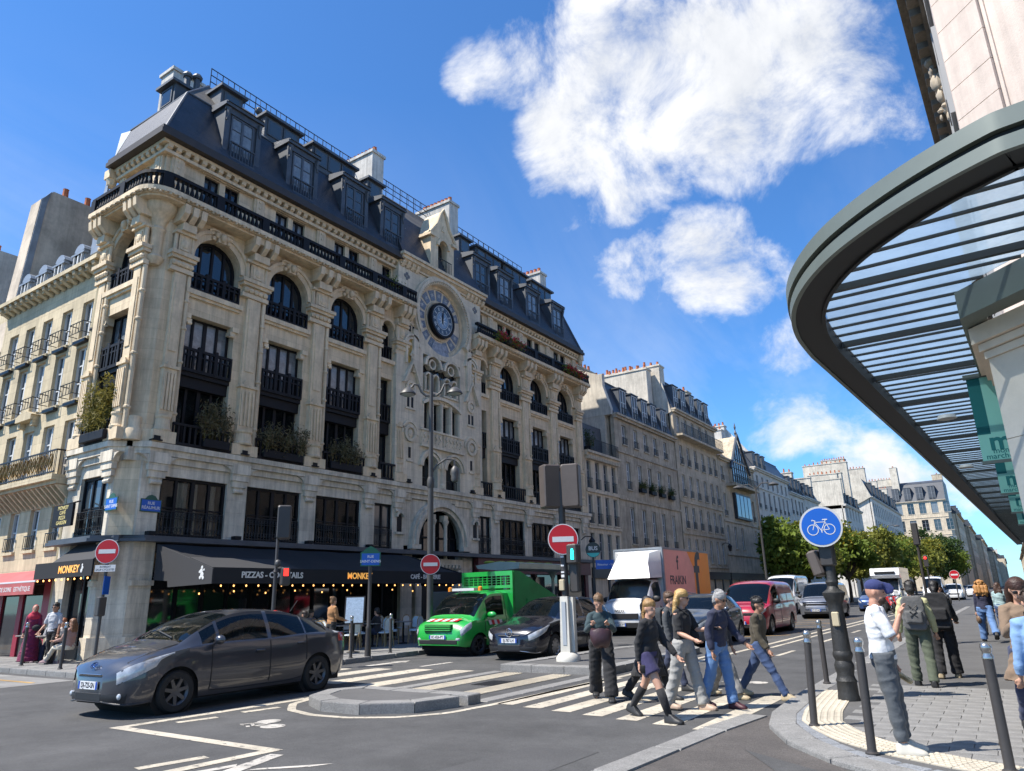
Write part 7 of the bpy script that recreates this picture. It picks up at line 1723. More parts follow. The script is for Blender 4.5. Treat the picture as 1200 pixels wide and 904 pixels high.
# --- lamp post with two arms, camera and no entry sign
t = thing('lamp_post', 'tall grey lamp post with two lamps, camera and no entry sign', 'lamp post', (-15.0, 17.6, ZL))
q = MB(); q.lathe([(.17, 0), (.17, .25), (.12, .35), (.10, 1.2), (.095, 5.0)], 14); q.tube([(0, 0, 5.0), (0, 0, 8.75)], [.08, .06], 12); q.lathe([(.1, 4.9), (.12, 4.95), (.12, 5.15), (.09, 5.25)], 12); q.obj('pole', post_g, t, True, 40)
lamp_g = mat('lamp_grey', (.085, .083, .08), .5, metal=.2)
for sg in (-1, 1):
    ax = Vector((.80*sg, .60*sg, 0))*.58; q = MB(); z0 = 8.0
    q.tube([Vector((0, 0, z0)), ax*.3+Vector((0, 0, z0+.0)), ax*.55+Vector((0, 0, z0+.12)), ax*.75+Vector((0, 0, z0+.38)), ax*1.0+Vector((0, 0, z0+.40)), ax*1.15+Vector((0, 0, z0+.28))], .04, 8); q.obj('arm', lamp_g, t, True)
    q = MB(); c = ax*1.35; q.lathe([(.02, z0+.30), (.08, z0+.28), (.17, z0+.2), (.26, z0+.1), (.27, z0+.06), (.23, z0+.05)], 18, (c.x, c.y, 0)); l_ = q.obj('lamp_head', lamp_g, t, True, 50); q = MB(); q.lathe([(.23, z0+.055), (.15, z0+.0), (.01, z0-.02)], 16, (c.x, c.y, 0), cap=False); q.obj('lamp_glass', mat('lamp_glass', (.35, .35, .33), .2), l_, True)
ax = Vector((.8, .6, 0)); q = MB(); q.tube([Vector((0, 0, 5.35)), ax*.2+Vector((0, 0, 5.65)), ax*.5+Vector((0, 0, 5.85)), ax*.75+Vector((0, 0, 5.8)), ax*.78+Vector((0, 0, 5.6))], .035, 8); q.lathe([(.05, 5.6), (.13, 5.5), (.15, 5.35), (.12, 5.25), (.13, 5.2), (.1, 5.1), (.01, 5.05)], 12, (ax.x*.78, ax.y*.78, 0)); q.obj('camera_arm', lamp_g, t, True)
n = Vector((.70, -.71, 0)).normalized(); no_entry(t, Vector((0, 0, 2.50))+n*.14, .31, n)
# --- street name post on the terrace kerb
t = thing('street_name_post', 'green topped street name plate on a post before the terrace', 'road sign', (-15.0, 15.0, ZL)); n = Vector((.72, -.69, 0)).normalized()
q = MB(); q.lathe([(.09, 0), (.07, .7), (.08, .75), (.055, .8), (.05, 2.45)], 10); q.obj('post', post_m, t, True); M = face_mtx(Vector((0, 0, 2.62))+n*.05, n)
q = MB(); q.box(-.28, -.22, -.01, .28, .17, .01); q.prism([(-.24, .17), (.24, .17), (.16, .25), (0, .34), (-.16, .25)], 'xy', -.01, .01); o = link('name_plate', q.mesh('name_plate'), mat('plate_green', (.01, .11, .06), .5), t, mtx=M)
q = MB(); q.box(-.245, -.19, .01, .245, .13, .013); link('blue_field', q.mesh('blue_field'), sig_b, o)
for k, s in enumerate(('RUE', 'SAINT-DENIS')): lettering(s, .1, sig_w, o, Matrix.Translation((0, .04-k*.13, .0135)), .0005, .002)
# --- wall plates on the corner building
def wall_plate(label, loc, n, a, b):
    t = thing('street_name_plate', label, 'street sign', loc); n = Vector(n).normalized(); M = face_mtx((0, 0, 0), n)
    q = MB(); q.box(-.34, -.2, -.01, .34, .2, .01); q.prism([(-.2, .2), (.2, .2), (.12, .3), (0, .34), (-.12, .3)], 'xy', -.01, .01); o = link('plate', q.mesh('plate'), mat('plate_edge', (.02, .09, .06), .5), t, mtx=M); q = MB(); q.box(-.31, -.17, .01, .31, .17, .013); link('blue_field', q.mesh('blue_field'), sig_b, o)
    lettering(a, .13, sig_w, o, Matrix.Translation((0, .07, .0135)), .0005, .003); lettering(b, .13, sig_w, o, Matrix.Translation((0, -.07, .0135)), .0005, .003)
wall_plate('blue enamel street plate reading RUE REAUMUR on the corner pier', (-21.94, 12.3, 4.62), (1, 0, 0), 'RUE', 'RÉAUMUR')
wall_plate('blue enamel street plate on the sunlit side of the corner pier', (-22.35, 11.29, 4.62), (0, -1, 0), 'RUE', 'SAINT DENIS')
# --- pedestrian signal with box near the cafe (thin black post)
def lantern_back(t, c, n, w, h, d, m=post_m):
    M = face_mtx(c, n); q = MB(); q.bbox(-w/2, -h/2, -d/2, w/2, h/2, d/2, .03); return link('lantern_box', q.mesh('lantern_box'), m, t, mtx=M)
t = thing('traffic_signal', 'slim traffic signal with red man before the cafe awning', 'traffic light', (-15.3, 12.0, ZL)); n = Vector((.6, -.8, 0)).normalized()
q = MB(); q.lathe([(.1, 0), (.08, .3), (.05, .4), (.05, 2.2), (.07, 2.22), (.04, 2.3), (.04, 3.7)], 10); q.obj('post', post_m, t, True)
lantern_back(t, Vector((.08, .1, 3.45)), (.75, -.66, 0), .34, .85, .3); lantern_back(t, Vector((.22, .12, 2.1)), (.9, -.43, 0), .22, .45, .2)
M = face_mtx(Vector((.30, .08, 2.2)), (.9, -.43, 0)); q = MB(); q.box(-.06, -.09, 0, .06, .09, .012); link('red_lamp', q.mesh('red_lamp'), mat('signal_red', (1, .03, .02), .4, emit=1.2), t, mtx=M); MB().ball((.06, 0, 2.42), .08, .08, .1, 8, 6).obj('bell', post_g, t, True)
# --- main signal post on the island with the big no entry sign
t = thing('signal_post', 'signal post on the island with large no entry sign and white base', 'traffic light', (-8.72, 15.1, .142)); n = Vector((.50, -.87, 0)).normalized()
base_w = mat('signal_base_white', (.56, .54, .48), .6, var=.1, vscale=4, dirt=.2)
q = MB(); q.lathe([(.28, 0), (.28, .08), (.23, .15), (.18, .19)], 20); q.obj('base_foot', base_w, t, True, 40)
q = MB(); q.loft([[(-.125, -.125, .15), (.125, -.125, .15), (.125, .125, .15), (-.125, .125, .15)], [(-.1, -.1, 1.42), (.1, -.1, 1.42), (.1, .1, 1.42), (-.1, .1, 1.42)]]); q.box(.105, -.02, .2, .2, .1, 1.4); q.obj('base_column', base_w, t)
q = MB(); q.box(-.05, -.13, .35, .05, -.105, 1.3); q.obj('base_panel', mat('base_panel', (.32, .35, .38), .5), t)
q = MB(); q.tube([(0, 0, 1.4), (0, 0, 4.35)], .085, 12); q.obj('post', post_m, t)
no_entry(t, Vector((0, 0, 2.72))+n*.16, .36, n, .03)
for dx, a in ((-.26, 25), (.26, -15)):
    nn = Vector((math.sin(R(30+a)), -math.cos(R(30+a)), 0)); rt = Vector((.87, .5, 0)); lantern_back(t, rt*dx+Vector((0, 0, 4.0)), nn, .44, 1.05, .34, mat('lantern_brown', (.085, .068, .058), .5, var=.15, vscale=3))
q = MB(); q.bbox(.1, .02, 1.5, .34, .2, 2.6, .03); q.bbox(.12, -.12, 2.15, .42, .1, 2.6, .03); q.obj('pedestrian_lantern', post_m, t)
M = face_mtx(Vector((.30, -.125, 2.37)), (.1, -1, 0)); q = MB(); q.ball((0, .10, .006), .028, .028, .004, 8, 5); q.box(-.035, -.02, .002, .035, .075, .01); q.box(-.035, -.13, .002, -.008, -.015, .01); q.box(.008, -.13, .002, .035, -.015, .01); link('green_man', q.mesh('green_man'), mat('signal_green', (.02, 1, .75), .4, emit=1.6), t, mtx=M)
for z, s in ((2.3, .05), (2.1, .04), (1.85, .06), (1.95, .035)): q = MB(); q.box(-.04, -.09, z, .04, -.086, z+s); q.obj('sticker', sig_w, t)
q = MB(); q.bbox(-.09, -.14, 1.55, .05, -.08, 1.8, .015); q.obj('call_box', mat('call_box', (.45, .38, .25), .5), t)
# --- ornate post with the blue cycle sign
t = thing('ornate_post', 'ornate cast iron post with round blue cycle sign on the pavement', 'lamp post', (-2.22, 11.75, ZR)); orn = mat('cast_iron_post', (.025, .025, .024), .55, var=.35, vscale=9, bump=.35, bscale=25)
q = MB(); q.lathe([(.2, 0), (.2, .05), (.19, .08), (.185, .24), (.195, .26), (.17, .3), (.155, .34), (.18, .42), (.185, .47), (.15, .53), (.165, .56), (.185, .59), (.185, .63), (.165, .66)], 14)
q.lathe([(.165, .66), (.158, .8), (.14, 1.22), (.135, 1.30), (.17, 1.36), (.21, 1.44), (.215, 1.47), (.12, 1.52), (.10, 1.56), (.125, 1.62), (.10, 1.68), (.11, 1.9), (.13, 2.05), (.12, 2.18), (.085, 2.25), (.13, 2.32), (.13, 2.38), (.085, 2.42), (.08, 2.6), (.001, 2.62)], 14); q.obj('column', orn, t, True, 40).scale = (.74, .74, 1)
q = MB(); q.bbox(-.05, -.14, 1.0, .05, -.09, 1.2, .012); q.obj('call_box', mat('call_box', (.45, .38, .25), .5), t)
n = Vector((.14, -.99, 0)).normalized(); M = face_mtx(Vector((-.03, 0, 2.42))+n*.2, n); r = .30
q = MB(); q.lathe([(r, -.03), (r, 0)], 36); link('sign_back', q.mesh('sign_back'), sig_back, t, mtx=M); q = MB(); q.lathe([(r*.995, 0), (r*.995, .003)], 36); o = link('sign_plate', q.mesh('sign_plate'), mat('sign_rim', (.5, .5, .5), .4), t, mtx=M); q = MB(); q.lathe([(r*.9, .003), (r*.9, .006)], 36); link('blue_disc', q.mesh('blue_disc'), sig_b, o)
q = MB(); z = .009
def ln(a, b, w=.009): d = (Vector(b)-Vector(a)).normalized(); p = Vector((-d.y, d.x))*w/2; A, B = Vector(a), Vector(b); q.add([(*(A+p), z), (*(A-p), z), (*(B-p), z), (*(B+p), z)], [(0, 1, 2, 3)])
for cx_ in (-.115, .115):
    pts = [(cx_+.075*math.cos(2*PI*i/22), -.045+.075*math.sin(2*PI*i/22)) for i in range(23)]
    for a, b in zip(pts, pts[1:]): ln(a, b, .011)
for a, b, w_ in (((-.115, -.045), (-.07, .085), .01), ((-.07, .065), (.065, .065), .01), ((.065, .065), (.0, -.055), .01), ((-.07, .05), (.0, -.055), .01), ((.0, -.055), (.115, -.045), .01), ((.115, -.045), (.065, .065), .009), ((.065, .06), (.07, .1), .01), ((.03, .1), (.1, .1), .016), ((-.07, .085), (-.115, .1), .012), ((-.115, .1), (-.11, .085), .012), ((.0, -.055), (.01, -.09), .012)): ln(a, b, w_)
link('bicycle_symbol', q.mesh('bicycle_symbol'), sig_w, o)
q = MB(); q.bbox(-.22, -.2, 1.82, -.05, .1, 2.2, .03); ob = q.obj('signal_lantern', mat('lantern_brown', (.085, .068, .058), .5, var=.15, vscale=3), t); ob.rotation_euler = (0, R(-14), R(-10)); ob.location = (.45, 0, -.02)
q = MB(); q.bbox(-.1, -.12, 1.85, .09, .12, 2.3, .02); q.obj('lantern_bracket', post_m, t)
# --- bus stop with its shelter
t = thing('bus_stop_post', 'bus stop pole with round sign and blue name band', 'bus stop', (-15.4, 29.3, ZL)); n = Vector((.6, -.8, 0)).normalized()
q = MB(); q.tube([(0, 0, 0), (0, 0, 3.3)], .05, 8); q.obj('pole', post_m, t); M = face_mtx(Vector((0, 0, 3.4))+n*.06, n)
q = MB(); q.lathe([(.34, -.03), (.34, 0)], 20); d_ = link('bus_disc', q.mesh('bus_disc'), mat('bus_dark', (.03, .05, .05), .5), t, mtx=M); lettering('BUS', .24, sig_w, d_, Matrix.Translation((0, .06, .003)), .001, .006)
q = MB(); q.prism([(.32*math.cos(a), .32*math.sin(a)) for a in [R(205+13*i) for i in range(11)]], 'xy', .001, .004); link('teal_segment', q.mesh('teal_segment'), mat('bus_teal', (.05, .45, .42), .5), d_)
q = MB(); q.box(.1, -.02, 2.55, 1.4, .02, 2.95); ob = q.obj('name_band', sig_b, t); ob.rotation_euler = (0, 0, R(35)); lettering('Réaumur - Sébastopol', .13, sig_w, ob, face_mtx((.75, -.022, 2.75), (0, -1, 0)), .001, .002)
t = thing('bus_shelter', 'glass bus shelter with pale roof behind the green truck', 'bus shelter', (-17.2, 24.5, ZL)); shelter_w = mat('shelter_pale', (.42, .46, .38), .5, var=.15, vscale=2)
q = MB(); q.prism([(-1.2, 2.75), (-1.1, 2.62), (0, 2.5), (.95, 2.55), (1.0, 2.75), (0, 2.86)], 'xz', 0, 4.6); q.obj('roof', shelter_w, t)
q = MB()
for i in range(9): q.ball((-.7+.2*(i % 3), .3+.5*i, 2.86), .25, .3, .07, 7, 4)
q.obj('roof_planting', mat('roof_moss', (.30, .33, .04), .9, var=.4, vscale=3), t)
for y in (.4, 4.2): q = MB(); q.lathe([(.1, 0), (.07, .1), (.07, 2.2), (.18, 2.45), (.4, 2.56)], 10, (0, y, 0)); q.obj('shelter_post', shelter_w, t, True)
q = MB(); q.box(-.55, .35, .2, -.5, 4.3, 2.3); q.obj('glass_back', shop_glass, t); q = MB(); q.bbox(.2, .6, .9, .35, 1.95, 2.25, .03); ps = q.obj('poster_case', post_g, t); q = MB(); q.box(.35, .7, 1.0, .358, 1.85, 2.15); q.obj('poster', mat('poster_blue', (.25, .30, .42), .4, var=.3, vscale=2), ps)
# lantern on a bracket of the stationery shop
t = thing('wall_lantern', 'black wall lantern on a bracket above the stationery shop', 'lantern', (-21.9, 40.2, 4.6)); q = MB(); q.tube([(0, 0, .3), (.3, 0, .5), (.7, 0, .45)], .03, 6); q.obj('bracket', iron, t); q = MB(); q.lathe([(.05, .42), (.22, .2), (.24, .16), (.2, .14), (.12, -.25), (.02, -.28)], 6, (.75, 0, 0)); q.obj('lantern', iron, t)
t = thing('wall_lantern', 'black wall lantern on a bracket of the grey stone house', 'lantern', (-21.9, 67.5, 5.4)); q = MB(); q.tube([(0, 0, .3), (.3, 0, .5), (.7, 0, .45)], .03, 6); q.obj('bracket', iron, t); q = MB(); q.lathe([(.05, .42), (.22, .2), (.24, .16), (.2, .14), (.12, -.25), (.02, -.28)], 6, (.75, 0, 0)); q.obj('lantern', iron, t)
# tall lamp posts farther down the street
for i, (x, y) in enumerate(((-15.6, 58.0), (-13.2, 112))):
    t = thing('street_lamp', ['tall street lamp before the glazed gable house', 'tall street lamp among the far trees'][i], 'lamp post', (x, y, 0)); q = MB(); q.tube([(0, 0, 0), (0, 0, 9.6)], [.11, .06], 8); q.obj('pole', post_g, t)
    for sg in (-1, 1): q = MB(); q.tube([(0, 0, 9.3), (sg*.5, 0, 9.75), (sg*1.1, 0, 9.7)], .045, 6); q.lathe([(.05, 9.75), (.3, 9.65), (.42, 9.55), (.4, 9.5)], 12, (sg*1.4, 0, 0)); q.obj('lamp_arm', lamp_g, t)
# far signals
for i, (x, y, lab) in enumerate(((-3.6, 88, 'far no entry sign on a post up the street'), )):
    t = thing('no_entry_sign', lab, 'road sign', (x-1.2, y, 0)); q = MB(); q.tube([(0, 0, 0), (0, 0, 2.9)], .06, 8); q.obj('post', post_g, t); no_entry(t, (0, -.08, 2.6), .45, (0, -1, 0))
t = thing('traffic_signal', 'far traffic signal showing red up the street', 'traffic light', (-6.8, 84, 0)); q = MB(); q.tube([(0, 0, 0), (0, 0, 4.6)], .07, 8); q.bbox(-.2, -.2, 3.4, .2, .1, 4.5, .04); q.obj('signal_head', post_m, t); MB().ball((0, -.22, 4.25), .13, .05, .13, 8, 6).obj('red_lamp', mat('signal_red', (1, .03, .02)), t)
t = thing('traffic_signal', 'back of a traffic signal on a tall post up the street', 'traffic light', (-3.9, 45, 0)); q = MB(); q.tube([(0, 0, 0), (0, 0, 4.3)], .07, 8); q.bbox(-.16, -.15, 3.7, .16, .2, 4.9, .05); q.obj('signal_head', post_m, t)
# ================================================================ cafe terrace, shop awnings, plants, trees
awn_m = mat('awning_black', (.010, .011, .014), .85, bump=.15, bscale=25); awn_lit = mat('awning_black_sunlit', (.034, .034, .036), .85, bump=.15, bscale=25); let_w = mat('letter_white', (.62, .62, .60), .6); let_o = mat('letter_amber', (.80, .38, .08), .5, emit=.35)  # second awning colour is the black cloth with sunlight painted in
AW = thing('cafe_awning', 'long black cafe awning with white lettering and warm bulbs', 'awning', (-22, 11.35, 0), PI/2)
U0, U1, Y1 = 1.1, 12.45, -3.4
q = MB(); n = 22
for i in range(n):
    a = U0+(U1-U0)*i/n; b = U0+(U1-U0)*(i+1)/n
    for j in range(6):
        f = lambda t, u: (u, lerp(-.45, Y1, t), 3.42-.86*t-.05*math.sin(PI*t)+.012*math.sin(u*9))
        q.add([f(j/6, a), f(j/6, b), f((j+1)/6, b), f((j+1)/6, a)], [(0, 1, 2, 3)])
q.obj('awning_top', awn_m, AW, True)
q = MB(); q.box(U0, Y1-.02, 2.16, U1, Y1, 2.6); q.obj('valance', awn_m, AW)
for u in (U0, U1): q = MB(); q.prism([(Y1, 2.16), (Y1, 2.57), (-.45, 3.42), (-.45, 2.35), (-1.2, 2.3), (-1.25, 2.12)], 'yz', u-.02, u+.02); q.obj('side_panel', awn_lit if u == U0 else awn_m, AW)
q = MB(); q.prism([(Y1+.04, 2.58), (-2.2, 2.92), (-2.2, 2.95), (Y1+.04, 2.61)], 'yz', 1.1, 4.2); q.obj('sunlit_flap', awn_lit, AW)  # paler sheet on the slope, sunlight put into its colour
q = MB(); c = (U0-.028, -2.9)
for y, z, r in ((0, 2.62, .05), (.02, 2.52, .07), (-.02, 2.42, .08), (.06, 2.34, .05), (-.08, 2.33, .05), (.1, 2.5, .04), (-.1, 2.55, .035)): q.ball((c[0], c[1]+y, z), .006, r, r, 8, 5)
q.obj('monkey_mark', let_w, AW)
for s, u, m_, sz in (('PIZZAS - COCKTAILS', 3.15, let_w, .24), ('MONKEY', 6.75, let_o, .28), ('CAFÉ - BRASSERIE', 10.2, let_w, .22)): lettering(s, sz, m_, AW, face_mtx((u, Y1-.023, 2.4), (0, -1, 0)), .004, .008)
bm_ = MB().ball((0, 0, 0), .024, .024, .03, 8, 6).mesh('bulb', True)
for i in range(27): link('bulb', bm_, bulb_m, AW, (1.4+i*.42, Y1+.02, 2.10))
for i in range(9): link('bulb', bm_, bulb_m, AW, (1.9+i*1.2, -1.6, 1.92+.06*(i % 2)))
# side awning with the second MONKEY fascia (side street)
A2 = thing('cafe_awning', 'small black awning with gold MONKEY fascia in the side street', 'awning', (-22, 10.7, 0))
q = MB(); q.box(-3.3, 0, 2.48, .2, .05, 2.95); q.obj('fascia', awn_m, A2); q = MB(); q.prism([(0, 2.95), (.05, 2.95), (.7, 3.45), (.65, 3.5)], 'yz', -2.2, .2); q.obj('awning_top', awn_lit, A2); lettering('MONKEY', .3, let_o, A2, face_mtx((-1.15, -.003, 2.7), (0, -1, 0)), .004, .006)
q = MB()
for y, z, r in ((0, 2.8, .04), (.02, 2.72, .055), (-.02, 2.64, .06)): q.ball((-.35+y, -.008, z), r, .006, r, 8, 5)
q.obj('monkey_mark', let_w, A2)
for i in range(9): link('bulb', bm_, bulb_m, A2, (-3.0+i*.38, 0, 2.42))
A3 = thing('shop_awning', 'faded red shop awning with lettering at the side street corner', 'awning', (-25.3, 10.75, 0)); redc = mat('awning_red', (.42, .10, .10), .85, var=.12, dirt=.2); redp = mat('shop_red', (.26, .012, .03), .5)
q = MB(); q.prism([(0, 2.42), (0, 2.40), (.72, 2.80), (.72, 2.84)], 'yz', -6, 0); q.obj('awning_top', redc, A3); q = MB(); q.box(-6, -.012, 2.05, 0, .012, 2.41); q.obj('valance', redc, A3); lettering('CENTRE DE SOINS   ESTHÉTIQUE', .2, let_w, A3, face_mtx((-1.7, -.014, 2.22), (0, -1, 0)), .002, .002)
q = MB(); q.box(-6, 0, 2.41, .02, .06, 2.47); q.obj('awning_bar', sig_w, A3)
S3 = thing('red_shop', 'red shop front with posters under the faded red awning', 'shop front', (-25.4, 11.42, ZL)); q = MB(); q.box(-.6, -.06, 0, 0, .05, 2.5); q.obj('red_panel', redp, S3); MB().box(-4, -.06, 0, -3.5, .05, 2.5).obj('red_panel', redp, S3); MB().box(-2.3, -.05, 0, -2.0, -.002, 2.5).obj('red_panel', redp, S3); MB().box(-3.5, 0, 0, -.6, .04, 2.5).obj('pane', shop_glass, S3); q = MB(); q.box(-3.42, -.5, .1, -3.1, -.46, 2.0); q.obj('poster_board', redp, S3)
t = thing('hanging_sign', 'black hanging sign board with gold lettering over the side street', 'sign', (-24.2, 10.85, 4.05)); q = MB(); q.box(-.72, -.04, 0, .5, .04, .68); q.obj('board', black_p, t); q = MB(); q.tube([(-.1, 0, .68), (-.1, .45, .85)], .025, 6); q.obj('bracket', iron, t)
for k, s in enumerate(('MONKEY', 'CAFÉ', 'PIZZA', 'GARDEN')): lettering(s, .16, mat('letter_gold', (.62, .50, .18), .5), t, face_mtx((-.1, -.042, .58-k*.155), (0, -1, 0)), .002, .003)
# --- bistro chairs and tables
cane = mat('rattan', (.42, .29, .15), .6, var=.3, vscale=30, bump=.3, bscale=90); weave = mat('weave_pale', (.62, .70, .74), .6, var=.25, vscale=40); ttop = mat('table_top', (.20, .19, .18), .35)
def chair(label, loc, rz, group='bistro chairs on the terrace', m=weave):
    t = thing('bistro_chair', label, 'chair', loc, rz, group)
    MBm = chair.me
    for nm, me, mm in MBm: link(nm, me, m if nm in ('seat', 'backrest') else cane, t)
def chair_parts():
    out = []; q = MB(); q.lathe([(.2, .43), (.21, .45), (.2, .47)], 12); out.append(('seat', q.mesh('seat'), 0)); q = MB(); q.prism([(-.19, .52), (.19, .52), (.2, .8), (.12, .88), (-.12, .88), (-.2, .8)], 'xz', .185, .2); out.append(('backrest', q.mesh('backrest'), 0))
    for sx in (-1, 1):
        q = MB(); q.tube([(sx*.2, -.17, 0), (sx*.17, -.15, .44)], .013, 6); out.append(('leg', q.mesh('leg'), 1)); q = MB(); q.tube([(sx*.2, .22, 0), (sx*.17, .17, .44), (sx*.2, .2, .8), (sx*.1, .2, .9), (0, .2, .91)], .014, 6); out.append(('leg', q.mesh('leg'), 1))
    return out
chair.me = chair_parts()
def table(label, loc):
    t = thing('bistro_table', label, 'table', loc, 0, 'bistro tables on the terrace'); q = MB(); q.lathe([(.3, .71), (.32, .72), (.32, .735), (.3, .745)], 18); q.obj('table_top', ttop, t); q = MB(); q.lathe([(.22, 0), (.2, .03), (.03, .06), (.028, .71)], 10); q.obj('pedestal', black_p, t)
tl_ = 'round dark bistro table standing among the terrace chairs'; cl_ = 'cane bistro chair with pale woven seat at a terrace table'
for i in range(6):
    y = 13.6+i*1.5; table(tl_, (-17.9, y, ZL)); table(tl_, (-20.2, y+.4, ZL))
    for dx, dy, rz in ((.55, 0, -PI/2), (-.55, 0, PI/2), (0, .6, 0), (0, -.62, PI)):
        chair(cl_, (-17.9+dx, y+dy, ZL), rz+random.uniform(-.2, .2))
    for dx, dy, rz in ((.5, .4, -PI/2), (-.5, .4, PI/2)): chair(cl_, (-20.2+dx, y+dy, ZL), rz)
for x, y, l_ in ((-23.2, 10.45, 'round table beside the guest in cream trousers'), (-24.6, 10.5, 'round table before the guest in black, side street')): table(l_, (x, y, ZL))
t = thing('menu_board', 'tilted pale menu board on a stand before the terrace', 'menu board', (-16.55, 15.95, ZL), R(40)); q = MB(); q.tube([(0, 0, 0), (0, 0, .95)], .025, 8); q.lathe([(.2, 0), (.2, .02), (.03, .05)], 12); q.obj('stand', black_p, t); q = MB(); q.box(-.3, -.015, -.42, .3, .015, .42); o = q.obj('board', black_p, t, loc=(0, 0, 1.2)); q = MB(); q.box(-.26, -.018, -.38, .26, -.0155, .38); q.obj('menu_sheet', mat('menu_paper', (.30, .40, .52), .5, var=.3, vscale=25), o); o.rotation_euler = (R(-18), 0, 0)
t = thing('info_board', 'grey metal cabinet board between terrace and portal', 'cabinet', (-16.6, 20.2, ZL), R(45)); q = MB(); q.bbox(-.4, -.12, 0, .4, .12, 1.7, .02); q.obj('cabinet', post_g, t)

# --- leaves
def leaf_cloud(pts, size, rng, flat=.5):
    n = len(pts); v = rng.normal(size=(n, 3)); v /= np.linalg.norm(v, axis=1)[:, None]; w = np.cross(v, rng.normal(size=(n, 3))); w /= np.linalg.norm(w, axis=1)[:, None]
    s = size*rng.uniform(.6, 1.3, n)[:, None]; a = pts-v*s; b = pts+w*s*flat; c = pts+v*s; d = pts-w*s*flat
    V = np.stack([a, b, c, d], 1).reshape(-1, 3); me = bpy.data.meshes.new('leaves')
    me.vertices.add(4*n); me.vertices.foreach_set('co', V.ravel()); me.loops.add(4*n); me.loops.foreach_set('vertex_index', np.arange(4*n)); me.polygons.add(n); me.polygons.foreach_set('loop_start', np.arange(n)*4); me.polygons.foreach_set('loop_total', np.full(n, 4)); me.update(calc_edges=True); return me
def leafm(name, c):
    if name in MATS: return MATS[name]
    m = mat(name, c, .6, var=.45, vscale=1.1, spec=.25); nt = m.node_tree; P = nt.nodes['Principled BSDF']; tr = nt.nodes.new('ShaderNodeBsdfTranslucent'); mx = nt.nodes.new('ShaderNodeMixShader'); mx.inputs[0].default_value = .35
    src = P.inputs['Base Color'].links[0].from_socket; nt.links.new(src, tr.inputs[0]); nt.links.new(P.outputs[0], mx.inputs[1]); nt.links.new(tr.outputs[0], mx.inputs[2]); nt.links.new(mx.outputs[0], nt.nodes['Material Output'].inputs[0]); return m
bark = mat('bark', (.075, .06, .045), .9, var=.3, vscale=4, bump=.5, bscale=15)
def tree(label, x, y, h, r, seed, col, yellow=0., n=5200, ls=.26):
    rng = np.random.default_rng(seed); t = thing('street_tree', label, 'tree', (x, y, 0), 0, 'trees along the boulevard')
    q = MB(); q.tube([(0, 0, 0), (.05, .02, h*.2), (-.03, .05, h*.45), (.04, 0, h*.7)], [.2, .16, .13, .05], 9)
    lobes = []
    for i in range(22):
        a = rng.uniform(0, 2*PI); rr = r*rng.uniform(.25, .72); z = h*rng.uniform(.38, .9); k = 1-.55*abs(z/h-.58)/.4; c = np.array([rr*k*math.cos(a), rr*k*math.sin(a), z]); lobes.append((c, r*rng.uniform(.2, .42)))
        q.tube([(0, 0, h*.3), (c[0]*.5, c[1]*.5, (h*.3+c[2])/2+.3), tuple(c)], [.09, .06, .02], 6)
    q.obj('trunk', bark, t, True)
    pts = []
    for c, lr in lobes:
        m = int(n/len(lobes)*rng.uniform(.7, 1.3)); d = rng.normal(size=(m, 3)); d /= np.linalg.norm(d, axis=1)[:, None]; rad = lr*rng.uniform(.45, 1.08, m)[:, None]; pts.append(c+d*rad*np.array([1, 1, .8]))
    P = np.concatenate(pts); P = P[P[:, 2] > h*.24]
    if yellow:
        k = (P[:, 2] > h*.62) & (rng.random(len(P)) < yellow); link('blossom', leaf_cloud(P[k]+rng.normal(size=(k.sum(), 3))*.1, ls*.8, rng), leafm('leaf_yellow', (.30, .24, .02)), t); P = P[~k]
    link('crown', leaf_cloud(P, ls, rng), leafm(*col), t)
G1_ = ('leaf_green', (.145, .20, .03)); G2_ = ('leaf_olive', (.205, .215, .038)); G3_ = ('leaf_dark', (.05, .09, .022))
for i, a in enumerate([(-16.2, 68, 8.0, 4.0, G1_, 0), (-16.2, 75, 8.4, 4.2, G2_, .1), (-15.8, 82, 8.9, 4.4, G1_, .45), (-15.2, 90, 8.4, 4.2, G1_, .15), (-15.2, 98, 8.6, 4.2, G2_, .2), (-14.6, 108, 9.4, 4.4, G2_, .0), (-14, 120, 9.6, 4.6, G1_, .1), (-13, 134, 9.8, 4.8, G2_, .0), (-12.2, 148, 9.6, 4.6, G2_, .3), (-12.4, 165, 13, 5.6, G3_, 0), (-10.5, 185, 12, 5.5, G3_, 0), (-18, 160, 12, 5, G3_, 0), (-9.6, 170, 9.5, 4.5, G1_, .1)]):
    tree(['leafy green street tree first in the row beyond the shops', 'olive green street tree second in the boulevard row', 'street tree with bright yellow blossom at its top', 'leafy tree just past the blossoming one', 'olive tree with scattered blossom in mid row', 'olive green tree beside the far lamp', 'rounded green tree farther up the row', 'broad olive tree behind the motorhome', 'tree with pale yellow upper leaves up the street', 'dark tall tree near the end of the row', 'dark tree last in the row against the far block', 'dark tree behind the row, close to the long apartment house', 'fresh green tree before the dark ones at the end of the row'][i], *a[:4], 20+i, a[4], a[5])
